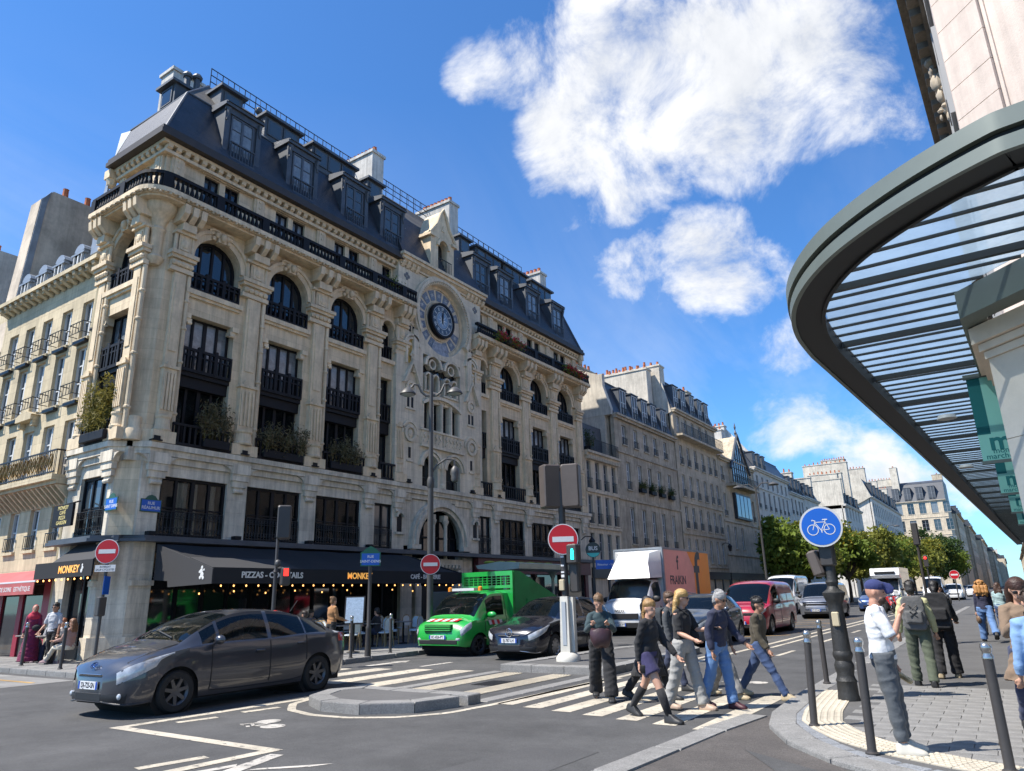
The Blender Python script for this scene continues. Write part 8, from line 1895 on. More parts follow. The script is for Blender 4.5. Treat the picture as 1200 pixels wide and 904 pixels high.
def plant(label, x, y, z, w, d, h, n, col, seed, name='balcony_bamboo', cat='plant'):
    rng = np.random.default_rng(seed); t = thing(name, label, cat, (x, y, z)); q = MB(); q.bbox(-w/2, -d/2, 0, w/2, d/2, .3, .02); q.obj('planter', black_p, t); q = MB(); P = []
    for i in range(26):
        bx, by = rng.uniform(-w/2, w/2), rng.uniform(-d/2, d/2); tx, ty, hh = bx+rng.normal()*.18, by+rng.normal()*.12, h*rng.uniform(.55, 1.05); q.tube([(bx, by, .2), ((bx+tx)/2, (by+ty)/2, hh*.6), (tx, ty, hh)], [.012, .009, .003], 4)
        m = int(n/26); s = rng.uniform(.2, 1, m)[:, None]; P.append(np.array([bx, by, .2])*(1-s)+np.array([tx, ty, hh])*s+rng.normal(size=(m, 3))*.09)
    q.obj('stem', leafm('bamboo_stem', (.16, .14, .04)), t); link('foliage', leaf_cloud(np.concatenate(P), .075, rng, .28), leafm(*col), t)
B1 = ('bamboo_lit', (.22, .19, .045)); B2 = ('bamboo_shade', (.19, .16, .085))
plant('tall yellow green bamboo on the sunlit side balcony', -23.45, 11.08, 6.68, 1.5, .35, 2.2, 3000, B1, 1); plant('dry brownish bamboo on the first balcony from the corner', -21.78, 14.2, 6.68, .3, 1.0, 1.7, 1500, B2, 2); plant('spreading bamboo on the second balcony from the corner', -21.78, 17.0, 6.68, .3, 1.8, 1.35, 2000, B2, 3); plant('bamboo on the third balcony from the corner', -21.78, 20.15, 6.68, .3, 1.7, 1.3, 1900, B2, 4)
for i in range(4): plant(['climbing plant in the first window of the grey house', 'bushy plant in the second window of the grey house', 'bushy plant in the third window of the grey house', 'plant in the fourth window of the grey house'][i], -21.85, 46.3+3.95+1.9*i-.05, 8.85, .3, .9, .9, 420, G3_, 30+i, 'window_plant')
def flowers(label, x, y, z, w, seed):
    rng = np.random.default_rng(seed); t = thing('flower_box', label, 'flowers', (x, y, z)); q = MB(); q.bbox(-.12, -w/2, 0, .12, w/2, .2, .02); q.obj('box', post_m, t); P = rng.normal(size=(500, 3))*np.array([.12, w*.3, .12])+np.array([.08, 0, .16]); link('foliage', leaf_cloud(P, .06, rng), leafm(*G1_), t); link('blossom', leaf_cloud(P[:220]+np.array([.08, 0, .04]), .05, rng, .8), mat('geranium', (.5, .02, .04), .6), t)
for i, (y, w) in enumerate(((30.6, .7), (32.0, 1.3), (38.2, .9), (39.5, 1.0))): flowers(['small flower box on the right balcony nearest the clock', 'wide box of red geraniums on the right balcony', 'red geranium box near the end of the right balcony', 'last red geranium box on the right balcony'][i], -21.12, y, 15.3, w, 50+i)
plant('green potted shrub on the side street balcony', -30.3, 10.95, 5.86, .6, .3, .8, 500, G1_, 60, 'balcony_shrub'); plant('climbing shrub on the roof terrace of the cream house', -21.9, 42.0, 10.85, .5, .6, 1.6, 500, G3_, 61, 'terrace_shrub')
plant('leafy plant in the narrow attic window by the clock', -21.55, 22.4, 15.25, .3, .9, .9, 350, G1_, 62, 'balcony_shrub')
# ================================================================ people
def blob(mb, voxel, it=4, folds=0.):
    me = bpy.data.meshes.new('tmp'); me.from_pydata(mb.v, [], mb.f); ob = bpy.data.objects.new('tmp', me)
    r = ob.modifiers.new('r', 'REMESH'); r.mode = 'VOXEL'; r.voxel_size = voxel; s = ob.modifiers.new('s', 'SMOOTH'); s.iterations = it; s.factor = .5
    out = eval_mesh(ob); bpy.data.meshes.remove(me)
    if folds:                                   # creases of the cloth
        s0 = random.random()*50
        nv = len(out.vertices); co = np.empty(nv*3, 'f'); no = np.empty(nv*3, 'f'); out.vertices.foreach_get('co', co); out.vertices.foreach_get('normal', no); co = co.reshape(-1, 3); no = no.reshape(-1, 3)
        for i_ in range(nv):
            c = Vector(co[i_]); n1 = mnoise.noise(Vector((c.x*9+s0, c.y*9, c.z*6))); n2 = abs(mnoise.noise(Vector((c.x*5-c.z*9+s0, c.y*5+c.z*5, c.z*7))))
            co[i_] += no[i_]*folds*(n1*.8+.9-2.2*n2)
        out.vertices.foreach_set('co', co.ravel())
    out.polygons.foreach_set('use_smooth', [True]*len(out.polygons)); return out
def cloth(c, rough=.85, sheen=.1):
    c = tuple(c); return mat('cloth_%d_%d_%d' % tuple(int(v*255) for v in c), c, rough, var=.18, vscale=6, bump=.55, bscale=11, sheen=sheen)
def skin(c): return mat('skin_%d' % int(c[0]*255), c, .55, var=.08, vscale=10)
SK = (.50, .28, .19); SKT = (.38, .20, .125)
def V(*a): return Vector(a)
def person(label, loc, rz, H=1.6, fem=False, lean=0, L=(0, 0), R_=(0, 0), aL=(5, 6, 10), aR=(5, 6, 10), head=(0, 0), top=None, sleeve=2, hem=.08, bot=None, legw=1., botlen=2, shoes=(.02, .02, .02), hair='short', hairc=(.03, .02, .015), sk=SK, abd=(3, 3), puff=1., vox=.012, extra=None, glasses=False, seated=False, skirt=None, socks=None, inL=0, inR=0, sd=0, coat=None):
    k = H/1.7; t = V(0, -math.sin(R(lean)), math.cos(R(lean)))
    def leg(h, kn, ab, sg):
        h_, s_ = R(h), R(h-kn); hip = V(sg*.095*k, 0, 0); ax = math.sin(R(ab))*sg
        kne = hip+V(ax, -math.sin(h_), -math.cos(h_)).normalized()*.42*k; ank = kne+V(ax*.3, -math.sin(s_), -math.cos(s_)).normalized()*.415*k
        return hip, kne, ank, R(h-kn)
    legs = [leg(*L, abd[0], 1), leg(*R_, abd[1], -1)]
    low = min(l[2].z-.075*k*math.cos(l[3]*.5) for l in legs); off = V(0, 0, -low) if not seated else V(0, 0, .5*k)
    legs = [(a+off, b+off, c+off, d) for a, b, c, d in legs]
    P0 = off.copy(); sp = lambda f: P0+t*f*k; nb = sp(.52); sw = (.148 if fem else .172)*k; sh = [sp(.44)+V(s*sw, 0, 0) for s in (1, -1)]
    hd = nb+t*.04*k+V(0, -.025*k, .085*k)-V(0, math.sin(R(head[1]))*.05, 0); hm = Matrix.Translation(hd) @ Matrix.Rotation(R(head[0]), 4, 'Z') @ Matrix.Rotation(R(head[1]), 4, 'X')
    arms = []
    for (s, ab, e), S, sg, inn in ((aL, sh[0], 1, inL), (aR, sh[1], -1, inR)):
        s_, e_ = R(s), R(s+e); el = S+V(math.sin(R(ab))*sg, -math.sin(s_), -math.cos(s_)).normalized()*.285*k; wr = el+V(math.sin(R(ab*.5))*sg-inn*sg, -math.sin(e_), -math.cos(e_)).normalized()*.25*k; arms.append((S, el, wr))
    def torso(mb, g, f0, f1, wd=1.):
        prof = [(-.10, .14, .10), (-.02, .165 if fem else .155, .118), (.08, .15, .105), (.18, .128 if fem else .148, .098), (.28, .14 if fem else .16, .12 if fem else .112), (.36, .148 if fem else .168, .108), (.42, .132 if fem else .152, .092), (.47, .095, .072), (.50, .066, .06), (.53, .054, .054)]
        rings = []; fx = V(1, 0, 0); fy = t.cross(fx)
        for f, a, b in prof:
            if f < f0-1e-6 or f > f1+1e-6: continue
            c = sp(f); rings.append([tuple(c+fx*((a*wd+g)*k)*math.cos(2*PI*j/16)+fy*((b*wd+g)*k)*math.sin(2*PI*j/16)) for j in range(16)])
        mb.loft(rings)
    hand_pts = []
    B = MB(); torso(B, -.012, -.1, .53)
    B.tube([nb-t*.06, nb+t*.03, hd-V(0, 0, .05*k)], [.06*k, .054*k, .054*k], 10)
    B.tf = hm; B.ball((0, .008*k, .02*k), .077*k, .097*k, .108*k, 14, 10); B.ball((0, -.028*k, -.055*k), .057*k, .06*k, .064*k, 10, 8); B.ball((0, -.088*k, -.012*k), .014*k, .022*k, .026*k, 7, 5)
    for s in (-1, 1): B.ball((s*.075*k, .01*k, -.005*k), .012*k, .02*k, .03*k, 6, 5)
    B.tf = None
    for (S, el, wr), sg in zip(arms, (1, -1)):
        B.tube([S, (S+el)/2, el, (el*2+wr)/3, wr], [.052*k, .045*k, .038*k, .038*k, .026*k], 8); d = (wr-el).normalized(); sdv = d.cross(V(0, -1, 0)); sdv = sdv.normalized() if sdv.length > .05 else V(1, 0, 0); up = sdv.cross(d)
        pc = wr+d*.045*k; B.tube([wr, pc, wr+d*.085*k], [.024*k, .036*k, .03*k], 8, flat=.6)
        for i, fl in enumerate((.062, .072, .068, .052)):
            b = wr+d*.08*k+sdv*(-.028+.019*i)*k; B.tube([b, b+d*fl*.55*k+up*.008*k, b+d*fl*k*.85+up*.03*k], [.0105*k, .0095*k, .008*k], 6)
        th = wr+d*.03*k+sdv*-.03*k; B.tube([th, th+d*.03*k-sdv*.018*k+up*.015*k, th+d*.06*k-sdv*.012*k+up*.03*k], [.012*k, .011*k, .009*k], 6)
    for hip, kn, an, a in legs: B.tube([hip, (hip+kn)/2, kn, kn*.6+an*.4, an], [.085*k, .075*k, .055*k, .056*k, .036*k], 10); fd = V(0, -math.cos(a*.5), math.sin(a*.5)); B.tube([an, an+fd*.08*k-V(0, 0, .04*k), an+fd*.15*k-V(0, 0, .055*k)], [.034*k, .026*k, .018*k], 8)
    body = link('person', blob(B, vox*.85, 3), skin(sk)); tag(body, label, 'person'); body.location = loc; body.rotation_euler = (0, 0, R(rz))
    if top is not None:
        cn = lambda S: Vector((S.x*.38, S.y, S.z+.05*k)); T = MB(); puff = .5+puff*.5; torso(T, .012*puff**2, hem-.1, .50); cut = {0: .45, 1: .9, 2: 1.9, 3: 1.55}[sleeve]
        for S, el, wr in arms:
            if cut <= 1: e2 = S+(el-S)*cut; T.tube([cn(S), S, (S+e2)/2, e2], [.04*k, .058*k*puff, .06*k*puff, .058*k*puff], 10)
            else: w2 = el+(wr-el)*(cut-.98); T.tube([cn(S), S, (S+el)/2, el, (el+w2)/2, w2], [.04*k, .058*k*puff, .054*k*puff, .048*k*puff, .046*k*puff, .038*k*puff], 10)
        link('top', blob(T, vox, 3, .008*puff), cloth(top), body)
    if coat is not None:       # long open skirt of a coat or dress
        c_, l_, w_ = coat; T = MB(); rr = []
        for i in range(7): f = i/6; z = sp(.1).z*(1-f)+l_*f; cen = sp(.1)*(1-f)+V(0, (legs[0][2].y+legs[1][2].y)/2*.5, 0)*f; rr.append([((.15+w_*f)*k*math.cos(2*PI*j/18)*(1+.06*math.sin(5*j)*f)+cen.x, (.115+w_*f*1.1)*k*math.sin(2*PI*j/18)+cen.y, z) for j in range(18)])
        T.loft(rr); link('skirt', blob(T, vox, 3, .012), cloth(c_), body)
    if bot is not None:
        T = MB(); torso(T, .008, -.1, .08)
        for hip, kn, an, a in legs:
            en = {2: an-V(0, 0, .0), 1: kn+(an-kn)*.1, 3: an+(kn-an)*.12}[botlen]; T.tube([hip+V(0, 0, .04), (hip+kn)/2, kn, (kn+en)/2, en], [.10*k, .09*k*(.6+.4*legw), .068*k*legw, .066*k*legw, .062*k*legw**1.5], 12)
        link('trousers', blob(T, vox, 3, .009), cloth(bot), body)
    if skirt is not None:
        c_, f = skirt; T = MB(); torso(T, .012, -.1, .1)
        for hip, kn, an, a in legs: e = hip+(kn-hip)*f; T.tube([hip+V(0, 0, .03), (hip+e)/2, e], [.105*k, .115*k, .118*k], 12)
        T.ball(tuple((legs[0][0]+legs[1][0])/2-V(0, 0, .08)), .14*k, .12*k, .13*k); link('skirt', blob(T, vox, 3), cloth(c_), body)
    if socks is not None:
        [link('sock', MB().tube([kn+(an-kn)*.12, kn+(an-kn)*.4, an], [.062*k, .062*k, .044*k], 10).mesh('sock', True), cloth(socks), body) for hip, kn, an, a in legs]
    for hip, kn, an, a in legs:
        T = MB(); q = R(0) if abs(a) < .6 else a*.6; T.tf = Matrix.Translation(an) @ Matrix.Rotation(-q*.9, 4, 'X'); T.loft([[(x_*w, y_, z_) for x_, z_ in ((-1, -.075*k), (1, -.075*k), (1.05, -.04*k), (.7, hgt), (-.7, hgt), (-1.05, -.04*k))] for y_, w, hgt in ((.075*k, .034*k, .015), (.035*k, .05*k, .05*k), (-.04*k, .053*k, .04*k), (-.11*k, .057*k, .0), (-.17*k, .052*k, -.018*k), (-.205*k, .032*k, -.035*k))])
        T.tf = None; link('shoe', blob(T, .01, 2), mat('shoe_%d' % int(shoes[0]*255), shoes, .55), body)
    # hair
    Hh = MB(); Hh.tf = hm
    hc = mat('hair_%d_%d' % (int(hairc[0]*255), int(hairc[1]*255)), hairc, .5, var=.4, vscale=25, bump=.5, bscale=60)
    if hair != 'none':
        Hh.ball((0, .014*k, .057*k), .088*k, .102*k, .086*k, 14, 9); Hh.ball((0, .058*k, -.005*k), .078*k, .062*k, .09*k, 10, 8)
        if hair in ('long', 'curly'):
            for s in (-1, -.4, .4, 1): w_ = 1.6 if hair == 'curly' else 1; Hh.tube([(s*.055*k, .045*k, .06*k), (s*.075*k*w_, .085*k*w_, -.06*k), (s*.075*k*w_, .095*k*w_, -.2*k), (s*.05*k, .09*k, -.32*k)], [.04*k, .042*k*w_, .04*k*w_, .018*k], 8)
            if hair == 'curly':
                for i in range(60): rr = random.Random(i); Hh.ball((rr.uniform(-.13, .13)*k, rr.uniform(.04, .17)*k, rr.uniform(-.3, .1)*k), .032*k, .032*k, .035*k, 6, 4)
        if hair == 'bun': Hh.ball((0, .09*k, .1*k), .045*k, .045*k, .045*k)
        if hair == 'pony': Hh.tube([(0, .09*k, .03*k), (0, .14*k, -.02*k), (0, .13*k, -.16*k)], [.035*k, .032*k, .012*k], 8)
        if hair == 'low': Hh.tube([(0, .09*k, 0), (0, .11*k, -.1*k), (0, .1*k, -.2*k)], [.05*k, .045*k, .02*k], 8)
        hb = MB(); hb.tf = hm; rr = random.Random(len(label))
        if hair in ('long', 'low', 'pony', 'curly'):     # loose strands
            for i in range(46):
                a = rr.uniform(-1, 1); l_ = {'long': .34, 'curly': .33, 'low': .2, 'pony': .12}[hair]*rr.uniform(.7, 1.1); w_ = .6+.4*(hair in ('long', 'curly')); wv = .02 if hair == 'curly' else .006
                hb.tube([(a*.05*k, (.05+.03*rr.random())*k, .1*k), (a*.088*k*w_, (.085-.03*abs(a)+.02*rr.random())*k, 0), ((a*.085*w_+rr.uniform(-wv, wv))*k, (.1-.03*abs(a))*k, -l_*.5*k), ((a*.07*w_+rr.uniform(-wv, wv)*1.5)*k, (.095-.02*abs(a))*k, -l_*k)], [.006*k, .009*k, .008*k, .003*k], 4)
        else:
            for i in range(60): u, v = rr.uniform(0, 2*PI), rr.uniform(.1, 1.25); n_ = V(math.sin(v)*math.cos(u), math.sin(v)*math.sin(u), math.cos(v)); p = V(n_.x*.086*k, .014*k+n_.y*.1*k, .057*k+n_.z*.084*k); hb.tube([p-n_*.004, p+V(n_.x*.01, n_.y*.01+.015, n_.z*.012)*k], [.011*k, .003*k], 4)
        me = blob(Hh, .010, 2, .006); o = link('hair', me, hc, body); hb.obj('hair_strands', hc, o, True)
    if hair in ('scarf',): pass
    F = MB(); F.tf = hm
    for s in (-1, 1): F.ball((s*.031*k, -.076*k, .008*k), .012*k, .008*k, .007*k, 6, 4)
    F.box(-.026*k, -.083*k, -.061*k, .026*k, -.078*k, -.054*k); link('face_features', F.mesh('face_features'), mat('face_dark', (.05, .02, .02), .6), body)
    if glasses:
        F = MB(); F.tf = hm
        for s in (-1, 1): F.ball((s*.033*k, -.085*k, .008*k), .028*k, .01*k, .02*k, 8, 5); F.tube([(s*.06*k, -.075*k, .012*k), (s*.075*k, .01*k, .012*k)], .004, 4)
        link('sunglasses', F.mesh('sunglasses'), trim, body)
    if extra: extra(body, dict(sp=sp, nb=nb, hd=hd, hm=hm, arms=arms, sh=sh, k=k, legs=legs, t=t))
    return body
def held(label, name, cat, body, mb, m, smooth=True):
    """a thing carried by a person: top-level, placed in world space"""
    o = mb.obj(name, m, None, smooth, 45); o.location = body.location; o.rotation_euler = body.rotation_euler; return tag(o, label, cat)
def backpack(label, c, big=1.):
    def f(b, d):
        q = MB(); z = d['sp'](.30); k = d['k']; w = .15*big*k; y0 = z.y+.10*k; q.loft([[(s*w*a, y0+e, z.z+zz) for s, e in ((-1, 0), (1, 0), (1, .12*big*k), (-1, .12*big*k))] for a, zz in ((.8, -.27*big*k), (1, -.22*big*k), (1, .05*k), (.95, .14*big*k), (.7, .2*big*k))]); q.box(-w*.7, y0+.12*big*k, z.z-.2*k, w*.7, y0+.165*big*k, z.z-.02*k)
        for s in (-1, 1): q.tube([(s*w*.6, y0, z.z+.17*k), (s*w*.75, z.y, z.z+.215*k), (s*w*.85, z.y-.12*k, z.z+.1*k), (s*w, y0, z.z-.15*k)], .022, 6)
        o = link('backpack', blob(q, .014, 4, .005), cloth(c)); o.location = b.location; o.rotation_euler = b.rotation_euler; tag(o, label, 'backpack')
        if big == 1.15:
            for s in (-1, 1): MB().tube([(s*.06, y0+.155*k, z.z+.08), (-s*.05, y0+.2*k, z.z-.02), (s*.05, y0+.2*k, z.z-.1)], .007, 5).obj('cord', trim, o)
        MB().tube([(-.03, y0+.05, z.z+.2*big*k), (0, y0+.06, z.z+.235*big*k), (.03, y0+.05, z.z+.2*big*k)], .01, 5).obj('loop', trim, o)
    return f
BLK = (.012, .012, .014); NAV = (.018, .022, .05)
WK1 = dict(L=(24, 6), R_=(-20, 16)); WK2 = dict(L=(-18, 20), R_=(22, 5))
# --- crossing from the left
def bagf(b, d):
    q = MB(); p = (d['arms'][0][2]+d['arms'][1][2])/2+V(0, -.08, -.2); q.loft([[(p.x+w*math.cos(a), p.y+dd*math.sin(a), p.z+z+.02*math.sin(3*a)) for a in [2*PI*i/14 for i in range(14)]] for w, dd, z in ((.06, .04, -.13), (.12, .07, -.11), (.16, .085, -.02), (.165, .07, .07), (.15, .04, .13))]); held('large dark burgundy leather tote held open by the crossing woman', 'tote_bag', 'bag', b, q, mat('burgundy_leather', (.05, .022, .026), .4, var=.3, vscale=6, bump=.2))
person('woman in dark teal jumper and wide black trousers digging in her bag', (-5.6, 10.75, 0), 28, 1.62, True, 8, L=(16, 4), R_=(-16, 12), aL=(36, 16, 80), aR=(36, 16, 80), inL=.55, inR=.55, head=(0, 22), top=(.025, .05, .058), bot=BLK, legw=1.55, hair='bun', hairc=(.16, .09, .04), extra=bagf)
def legf(b, d):
    q = MB(); w = d['arms'][1][2]; q.bbox(w.x-.02, w.y-.1, w.z-.12, w.x+.03, w.y-.02, w.z-.02, .01); held('small dark phone held low by the woman in the navy skirt', 'phone', 'phone', b, q, trim)
person('woman in black top, navy skirt and black knee socks striding across', (-4.2, 9.4, 0), 80, 1.6, True, 6, L=(-24, 14), R_=(30, 10), aL=(28, 6, 14), aR=(-18, 8, 22), head=(-12, 4), top=BLK, skirt=((.03, .026, .085), .62), socks=BLK, hair='low', hairc=(.30, .17, .06), extra=legf)
person('woman with dark tied hair in long black coat behind the navy skirt', (-4.95, 11.1, 0), 85, 1.6, True, 4, **WK1, aL=(10, 6, 30), aR=(-8, 6, 20), top=(.04, .028, .025), bot=BLK, coat=(BLK, .35, .16), hair='pony', hairc=(.012, .01, .01))
person('man with short brown hair and jacket behind the blonde woman', (-5.1, 12.4, 0), 85, 1.66, False, 3, **WK2, top=(.05, .055, .06), bot=(.03, .04, .08), hair='short', hairc=(.10, .055, .03), extra=backpack('dark day pack on the man behind the blonde woman', (.03, .035, .04)))
def phone2(b, d):
    q = MB(); w = d['arms'][0][2]; q.bbox(w.x-.035, w.y-.14, w.z-.02, w.x+.035, w.y-.02, w.z, .006); held('phone in the hand of the blonde woman', 'phone', 'phone', b, q, trim)
    q = MB(); p = d['sp'](.1); q.ball((p.x+.17, p.y-.02, p.z), .07, .16, .13); q.tube([(p.x+.17, p.y, p.z+.1), (p.x-.02, p.y-.14, p.z+.3), (p.x-.12, p.y-.02, p.z+.42)], .012, 5); held('black shoulder pouch worn by the blonde woman', 'shoulder_bag', 'bag', b, q, cloth(BLK))
person('blonde woman in black tee and pale grey jeans looking at her phone', (-4.08, 10.35, 0), 82, 1.66, True, 3, L=(14, 3), R_=(-12, 10), aL=(28, 8, 68), aR=(10, 8, 60), head=(20, 5), top=BLK, sleeve=1, hem=.18, bot=(.30, .295, .28), legw=1.25, shoes=(.42, .3, .22), hair='long', hairc=(.45, .28, .10), glasses=True, extra=phone2)
person('grey haired man in navy quilted jacket and blue jeans', (-3.68, 10.62, 0), 78, 1.62, False, 10, L=(10, 4), R_=(-10, 14), aL=(24, 8, 20), aR=(-14, 8, 25), head=(0, 18), top=NAV, puff=1.35, bot=(.10, .20, .40), legw=1.15, shoes=(.06, .015, .02), hair='short', hairc=(.32, .31, .30), sk=SKT, glasses=True)
person('woman in wide grey trousers walking behind the grey haired man', (-4.0, 11.75, 0), 85, 1.58, True, 3, L=(-20, 8), R_=(20, 4), top=(.05, .05, .055), bot=(.24, .235, .225), legw=1.6, shoes=(.4, .32, .2), hair='short', hairc=(.05, .03, .02))
person('dark haired man in olive jacket and jeans stepping onto the kerb', (-3.45, 11.9, 0), 84, 1.6, False, 5, L=(-30, 4), R_=(32, 6), aL=(-8, 8, 20), aR=(10, 6, 25), top=(.055, .045, .028), puff=1.25, hem=.08, bot=(.035, .065, .15), legw=1.0, shoes=(.40, .42, .38), hair='short', hairc=(.012, .01, .01), sk=SKT, glasses=True)
# --- man leaning on the bollard
def polo(b, d):
    q = MB(); q.tf = d['hm']; k = d['k']; q.ball((0, .01*k, .06*k), .084*k, .104*k, .078*k, 14, 8); q.tube([(0, -.07*k, .05*k), (0, -.13*k, .045*k), (0, -.175*k, .03*k)], [.07*k, .062*k, .03*k], 10, flat=.2); link('cap', blob(q, .008, 2), cloth((.02, .03, .12)), b)
    q = MB(); q.tf = d['hm']; q.ball((0, -.045*k, -.075*k), .056*k, .054*k, .05*k, 10, 7); link('beard', blob(q, .008, 2), mat('beard', (.04, .02, .012), .7), b)
    w = d['arms'][0][2]; q = MB(); q.tf = Matrix.Translation((w.x+.0, w.y-.06, w.z-.13)) @ Matrix.Rotation(R(35), 4, 'X'); q.bbox(-.045, -.085, -.025, .045, .085, .025, .012); held('clear plastic sandwich tray held low by the man in the polo', 'food_tray', 'food tray', b, q, mat('sandwich', (.42, .33, .18), .25, var=.6, vscale=18, coat=1))
person('man in white polo, grey trousers and navy cap leaning on a bollard', (-1.2, 8.32, ZR), 97, 1.62, False, 0, L=(9, 8), R_=(4, 0), aL=(4, 5, 14), aR=(26, 8, 132), inR=.28, head=(-6, 6), top=(.66, .67, .68), sleeve=1, bot=(.075, .085, .095), legw=1.02, botlen=3, shoes=(.50, .48, .42), hair='none', sk=(.46, .24, .16), extra=polo, vox=.010)
# --- walking away on the right pavement
person('man in pale yellow shirt and green trousers walking off with a grey rucksack', (-1.42, 13.75, ZR), 184, 1.64, False, 4, L=(12, 10), R_=(-10, 8), aL=(-6, 14, 14), aR=(6, 14, 14), top=(.46, .45, .25), puff=1.3, bot=(.075, .09, .06), legw=1.15, hair='short', hairc=(.03, .028, .026), extra=backpack('grey canvas rucksack with black cord on the man in the yellow shirt', (.10, .10, .10), 1.15))
person('woman in black with black tied hair and a black backpack', (-1.18, 15.1, ZR), 182, 1.64, True, 4, L=(-8, 8), R_=(10, 4), aL=(8, 12, 20), aR=(20, 14, 40), top=(.016, .018, .022), puff=1.3, bot=BLK, legw=1.35, shoes=(.4, .4, .4), hair='low', hairc=(.012, .011, .011), extra=backpack('large black backpack on the woman in black', (.014, .014, .016), 1.3))
def hbag(b, d): w = d['arms'][0][2]; q = MB(); q.ball((w.x-.02, w.y+.02, w.z-.2), .07, .15, .12); q.tube([(w.x, w.y-.05, w.z-.1), (w.x, w.y, w.z+.02), (w.x, w.y+.1, w.z-.1)], .012, 5); held('brown leather handbag of the curly haired woman', 'handbag', 'bag', b, q, mat('brown_leather', (.16, .10, .06), .5, var=.2))
person('woman with long curly ginger hair in blue jeans walking away', (-.78, 24.6, ZR), 186, 1.7, True, 3, L=(20, 10), R_=(-22, 30), top=(.02, .022, .05), bot=(.10, .19, .38), legw=1.3, hair='curly', hairc=(.42, .20, .06), extra=hbag)
person('woman in pale teal jacket farther up the pavement', (-.45, 29, ZR), 180, 1.64, True, 3, **WK1, top=(.30, .42, .44), bot=(.05, .09, .2), hair='long', hairc=(.06, .03, .02))
person('person in a black coat beside the teal jacket', (-.85, 28.2, ZR), 182, 1.62, True, 3, **WK2, top=BLK, bot=BLK, hair='long', hairc=(.25, .17, .08))
def phone3(b, d): w = (d['arms'][0][2]+d['arms'][1][2])/2; q = MB(); q.bbox(w.x-.035, w.y-.08, w.z-.02, w.x+.035, w.y-.065, w.z+.13, .006); held('black phone held by the woman in the tan coat', 'phone', 'phone', b, q, trim)
person('woman in tan coat and sunglasses looking down at her phone', (.02, 9.7, ZR), 6, 1.66, True, 5, **WK1, aL=(30, 10, 85), aR=(30, 10, 85), inL=.35, inR=.35, head=(0, 20), top=(.19, .13, .085), puff=1.2, coat=((.19, .13, .085), .55, .12), bot=(.03, .04, .09), hair='long', hairc=(.05, .022, .015), glasses=True, extra=phone3)
person('person in light blue denim shirt at the edge of the pavement', (.13, 8.35, ZR), 200, 1.5, False, 8, L=(14, 8), R_=(-12, 10), top=(.20, .34, .56), puff=1.3, bot=(.06, .10, .2), hair='short', hairc=(.06, .04, .03))
person('dark haired woman coming down the pavement towards the crossing', (-1.75, 24, ZR), 0, 1.62, True, 3, **WK1, top=(.05, .05, .055), bot=BLK, hair='long', hairc=(.012, .01, .01))
for lb, x, y, rz, c_ in (('cyclist marshal in yellow vest standing by the far motorbike', -5.6, 76, 0, (.55, .6, .03)), ('walker in pink far up the pavement', -.2, 46, 10, (.5, .25, .28)), ('walker in white far up the pavement', .5, 52, 180, (.5, .5, .5)), ('walker in grey far up the pavement', -1.6, 60, 0, (.15, .15, .17)), ('man with dark hair behind the woman in the tan coat', .28, 14, 5, (.12, .1, .08))): person(lb, (x, y, ZR if x > -3 else 0), rz, 1.66, False, 3, **WK1, top=c_, bot=NAV, vox=.02, hairc=(.03, .02, .015))
# --- by the cafe on the left
def scarf(b, d):
    q = MB(); q.tf = d['hm']; k = d['k']; q.ball((0, .03*k, .02*k), .088*k, .10*k, .12*k, 14, 9); q.ball((0, .0, -.12*k), .10*k, .10*k, .09*k, 12, 8); q.tf = None; p = d['sp'](.42); q.ball((p.x, p.y, p.z), .19*k, .14*k, .15*k, 12, 8); link('headscarf', blob(q, .012, 3), cloth((.42, .02, .05)), b)
    q = MB(); p = d['sp'](.1); q.ball((p.x+.12, p.y-.14, p.z), .13, .06, .09); held('black belt bag of the woman in the wine red dress', 'belt_bag', 'bag', b, q, cloth(BLK))
person('woman in wine red dress and red headscarf on the side street pavement', (-23.9, 10.3, ZL), 60, 1.62, True, 2, L=(6, 2), R_=(-6, 4), aL=(10, 8, 25), aR=(5, 8, 20), top=(.16, .008, .05), coat=((.16, .008, .05), .05, .13), hair='none', extra=scarf, shoes=(.3, .2, .2))
person('man in white tee and sunglasses with dark shoulder strap', (-22.75, 10.35, ZL), 30, 1.66, False, 2, L=(10, 4), R_=(-10, 8), aR=(10, 12, 35), top=(.42, .43, .45), sleeve=1, bot=(.03, .026, .024), hairc=(.015, .012, .01), sk=SKT, glasses=True)
SE = dict(seated=True, L=(84, 84), R_=(80, 70), vox=.014)
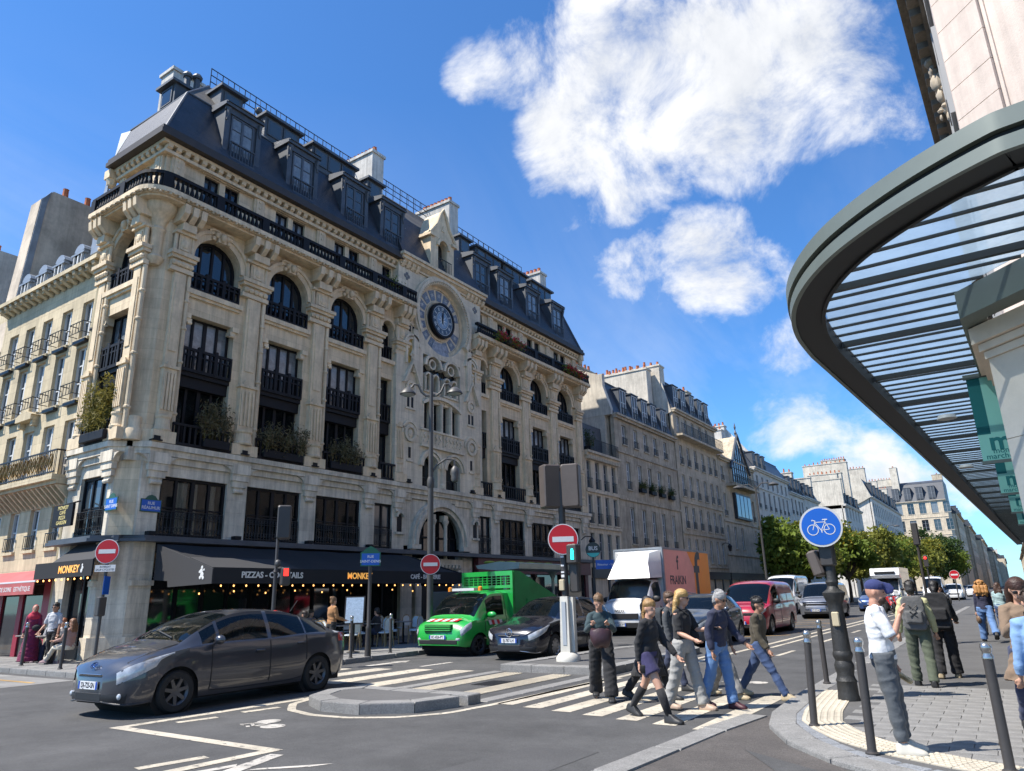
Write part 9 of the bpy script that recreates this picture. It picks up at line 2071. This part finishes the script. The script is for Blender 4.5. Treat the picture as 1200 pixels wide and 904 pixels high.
person('seated guest in cream trousers with crossed legs at the side street cafe', (-22.05, 10.5, ZL), -70, 1.6, True, -4, seated=True, L=(84, 50), R_=(88, 80), vox=.014, aL=(30, 8, 50), aR=(30, 8, 50), top=(.35, .2, .16), bot=(.52, .47, .38), shoes=(.3, .08, .08), hair='long', hairc=(.2, .09, .04))
person('seated guest with red hair behind the cream trousers', (-23.3, 10.85, ZL), 60, 1.6, True, 2, **SE, aL=(30, 8, 60), aR=(30, 8, 60), top=(.5, .46, .42), bot=(.05, .07, .12), hair='short', hairc=(.3, .1, .04))
person('seated guest in grey shirt at the side street cafe', (-24.0, 10.95, ZL), 50, 1.66, False, 2, **SE, aL=(30, 8, 60), aR=(30, 8, 60), top=(.3, .31, .33), bot=NAV, hairc=(.02, .015, .012))
person('seated guest in black beside the far table of the side street cafe', (-24.8, 10.8, ZL), 70, 1.62, True, 2, **SE, aL=(30, 8, 60), aR=(30, 8, 60), top=BLK, bot=NAV, hair='short', hairc=(.1, .04, .02), glasses=True)
person('woman with hair bun in tan suede jacket standing at the terrace', (-16.6, 15.1, ZL), 170, 1.62, True, 2, L=(8, 12), R_=(-4, 4), aL=(20, 10, 60), aR=(12, 10, 60), top=(.33, .16, .06), puff=1.3, bot=BLK, hair='bun', hairc=(.2, .11, .05))
for i, (x, y, rz) in enumerate(((-19.35, 13.1, 100), (-18.95, 12.75, 190), (-17.75, 15.1, -90), (-19.6, 16.9, 90), (-17.7, 18.1, -80))): person(['terrace guest with brown hair seated nearest the corner', 'terrace guest with fair hair seated beside the corner window', 'terrace guest in white seated by the menu board', 'terrace guest in grey seated deep under the awning', 'terrace guest in black seated before the lamp post'][i], (x, y, ZL), rz, 1.64, i % 2 == 0, 2, **{**SE, 'vox': .02}, aL=(30, 8, 60), aR=(30, 8, 60), top=[(.1, .06, .04), (.2, .2, .22), (.5, .5, .5), (.15, .15, .17), BLK][i], bot=NAV, hairc=[(.12, .06, .03), (.3, .2, .1), (.03, .02, .01), (.05, .04, .03), (.02, .015, .01)][i])
bpy.data.scenes.remove(TMP)
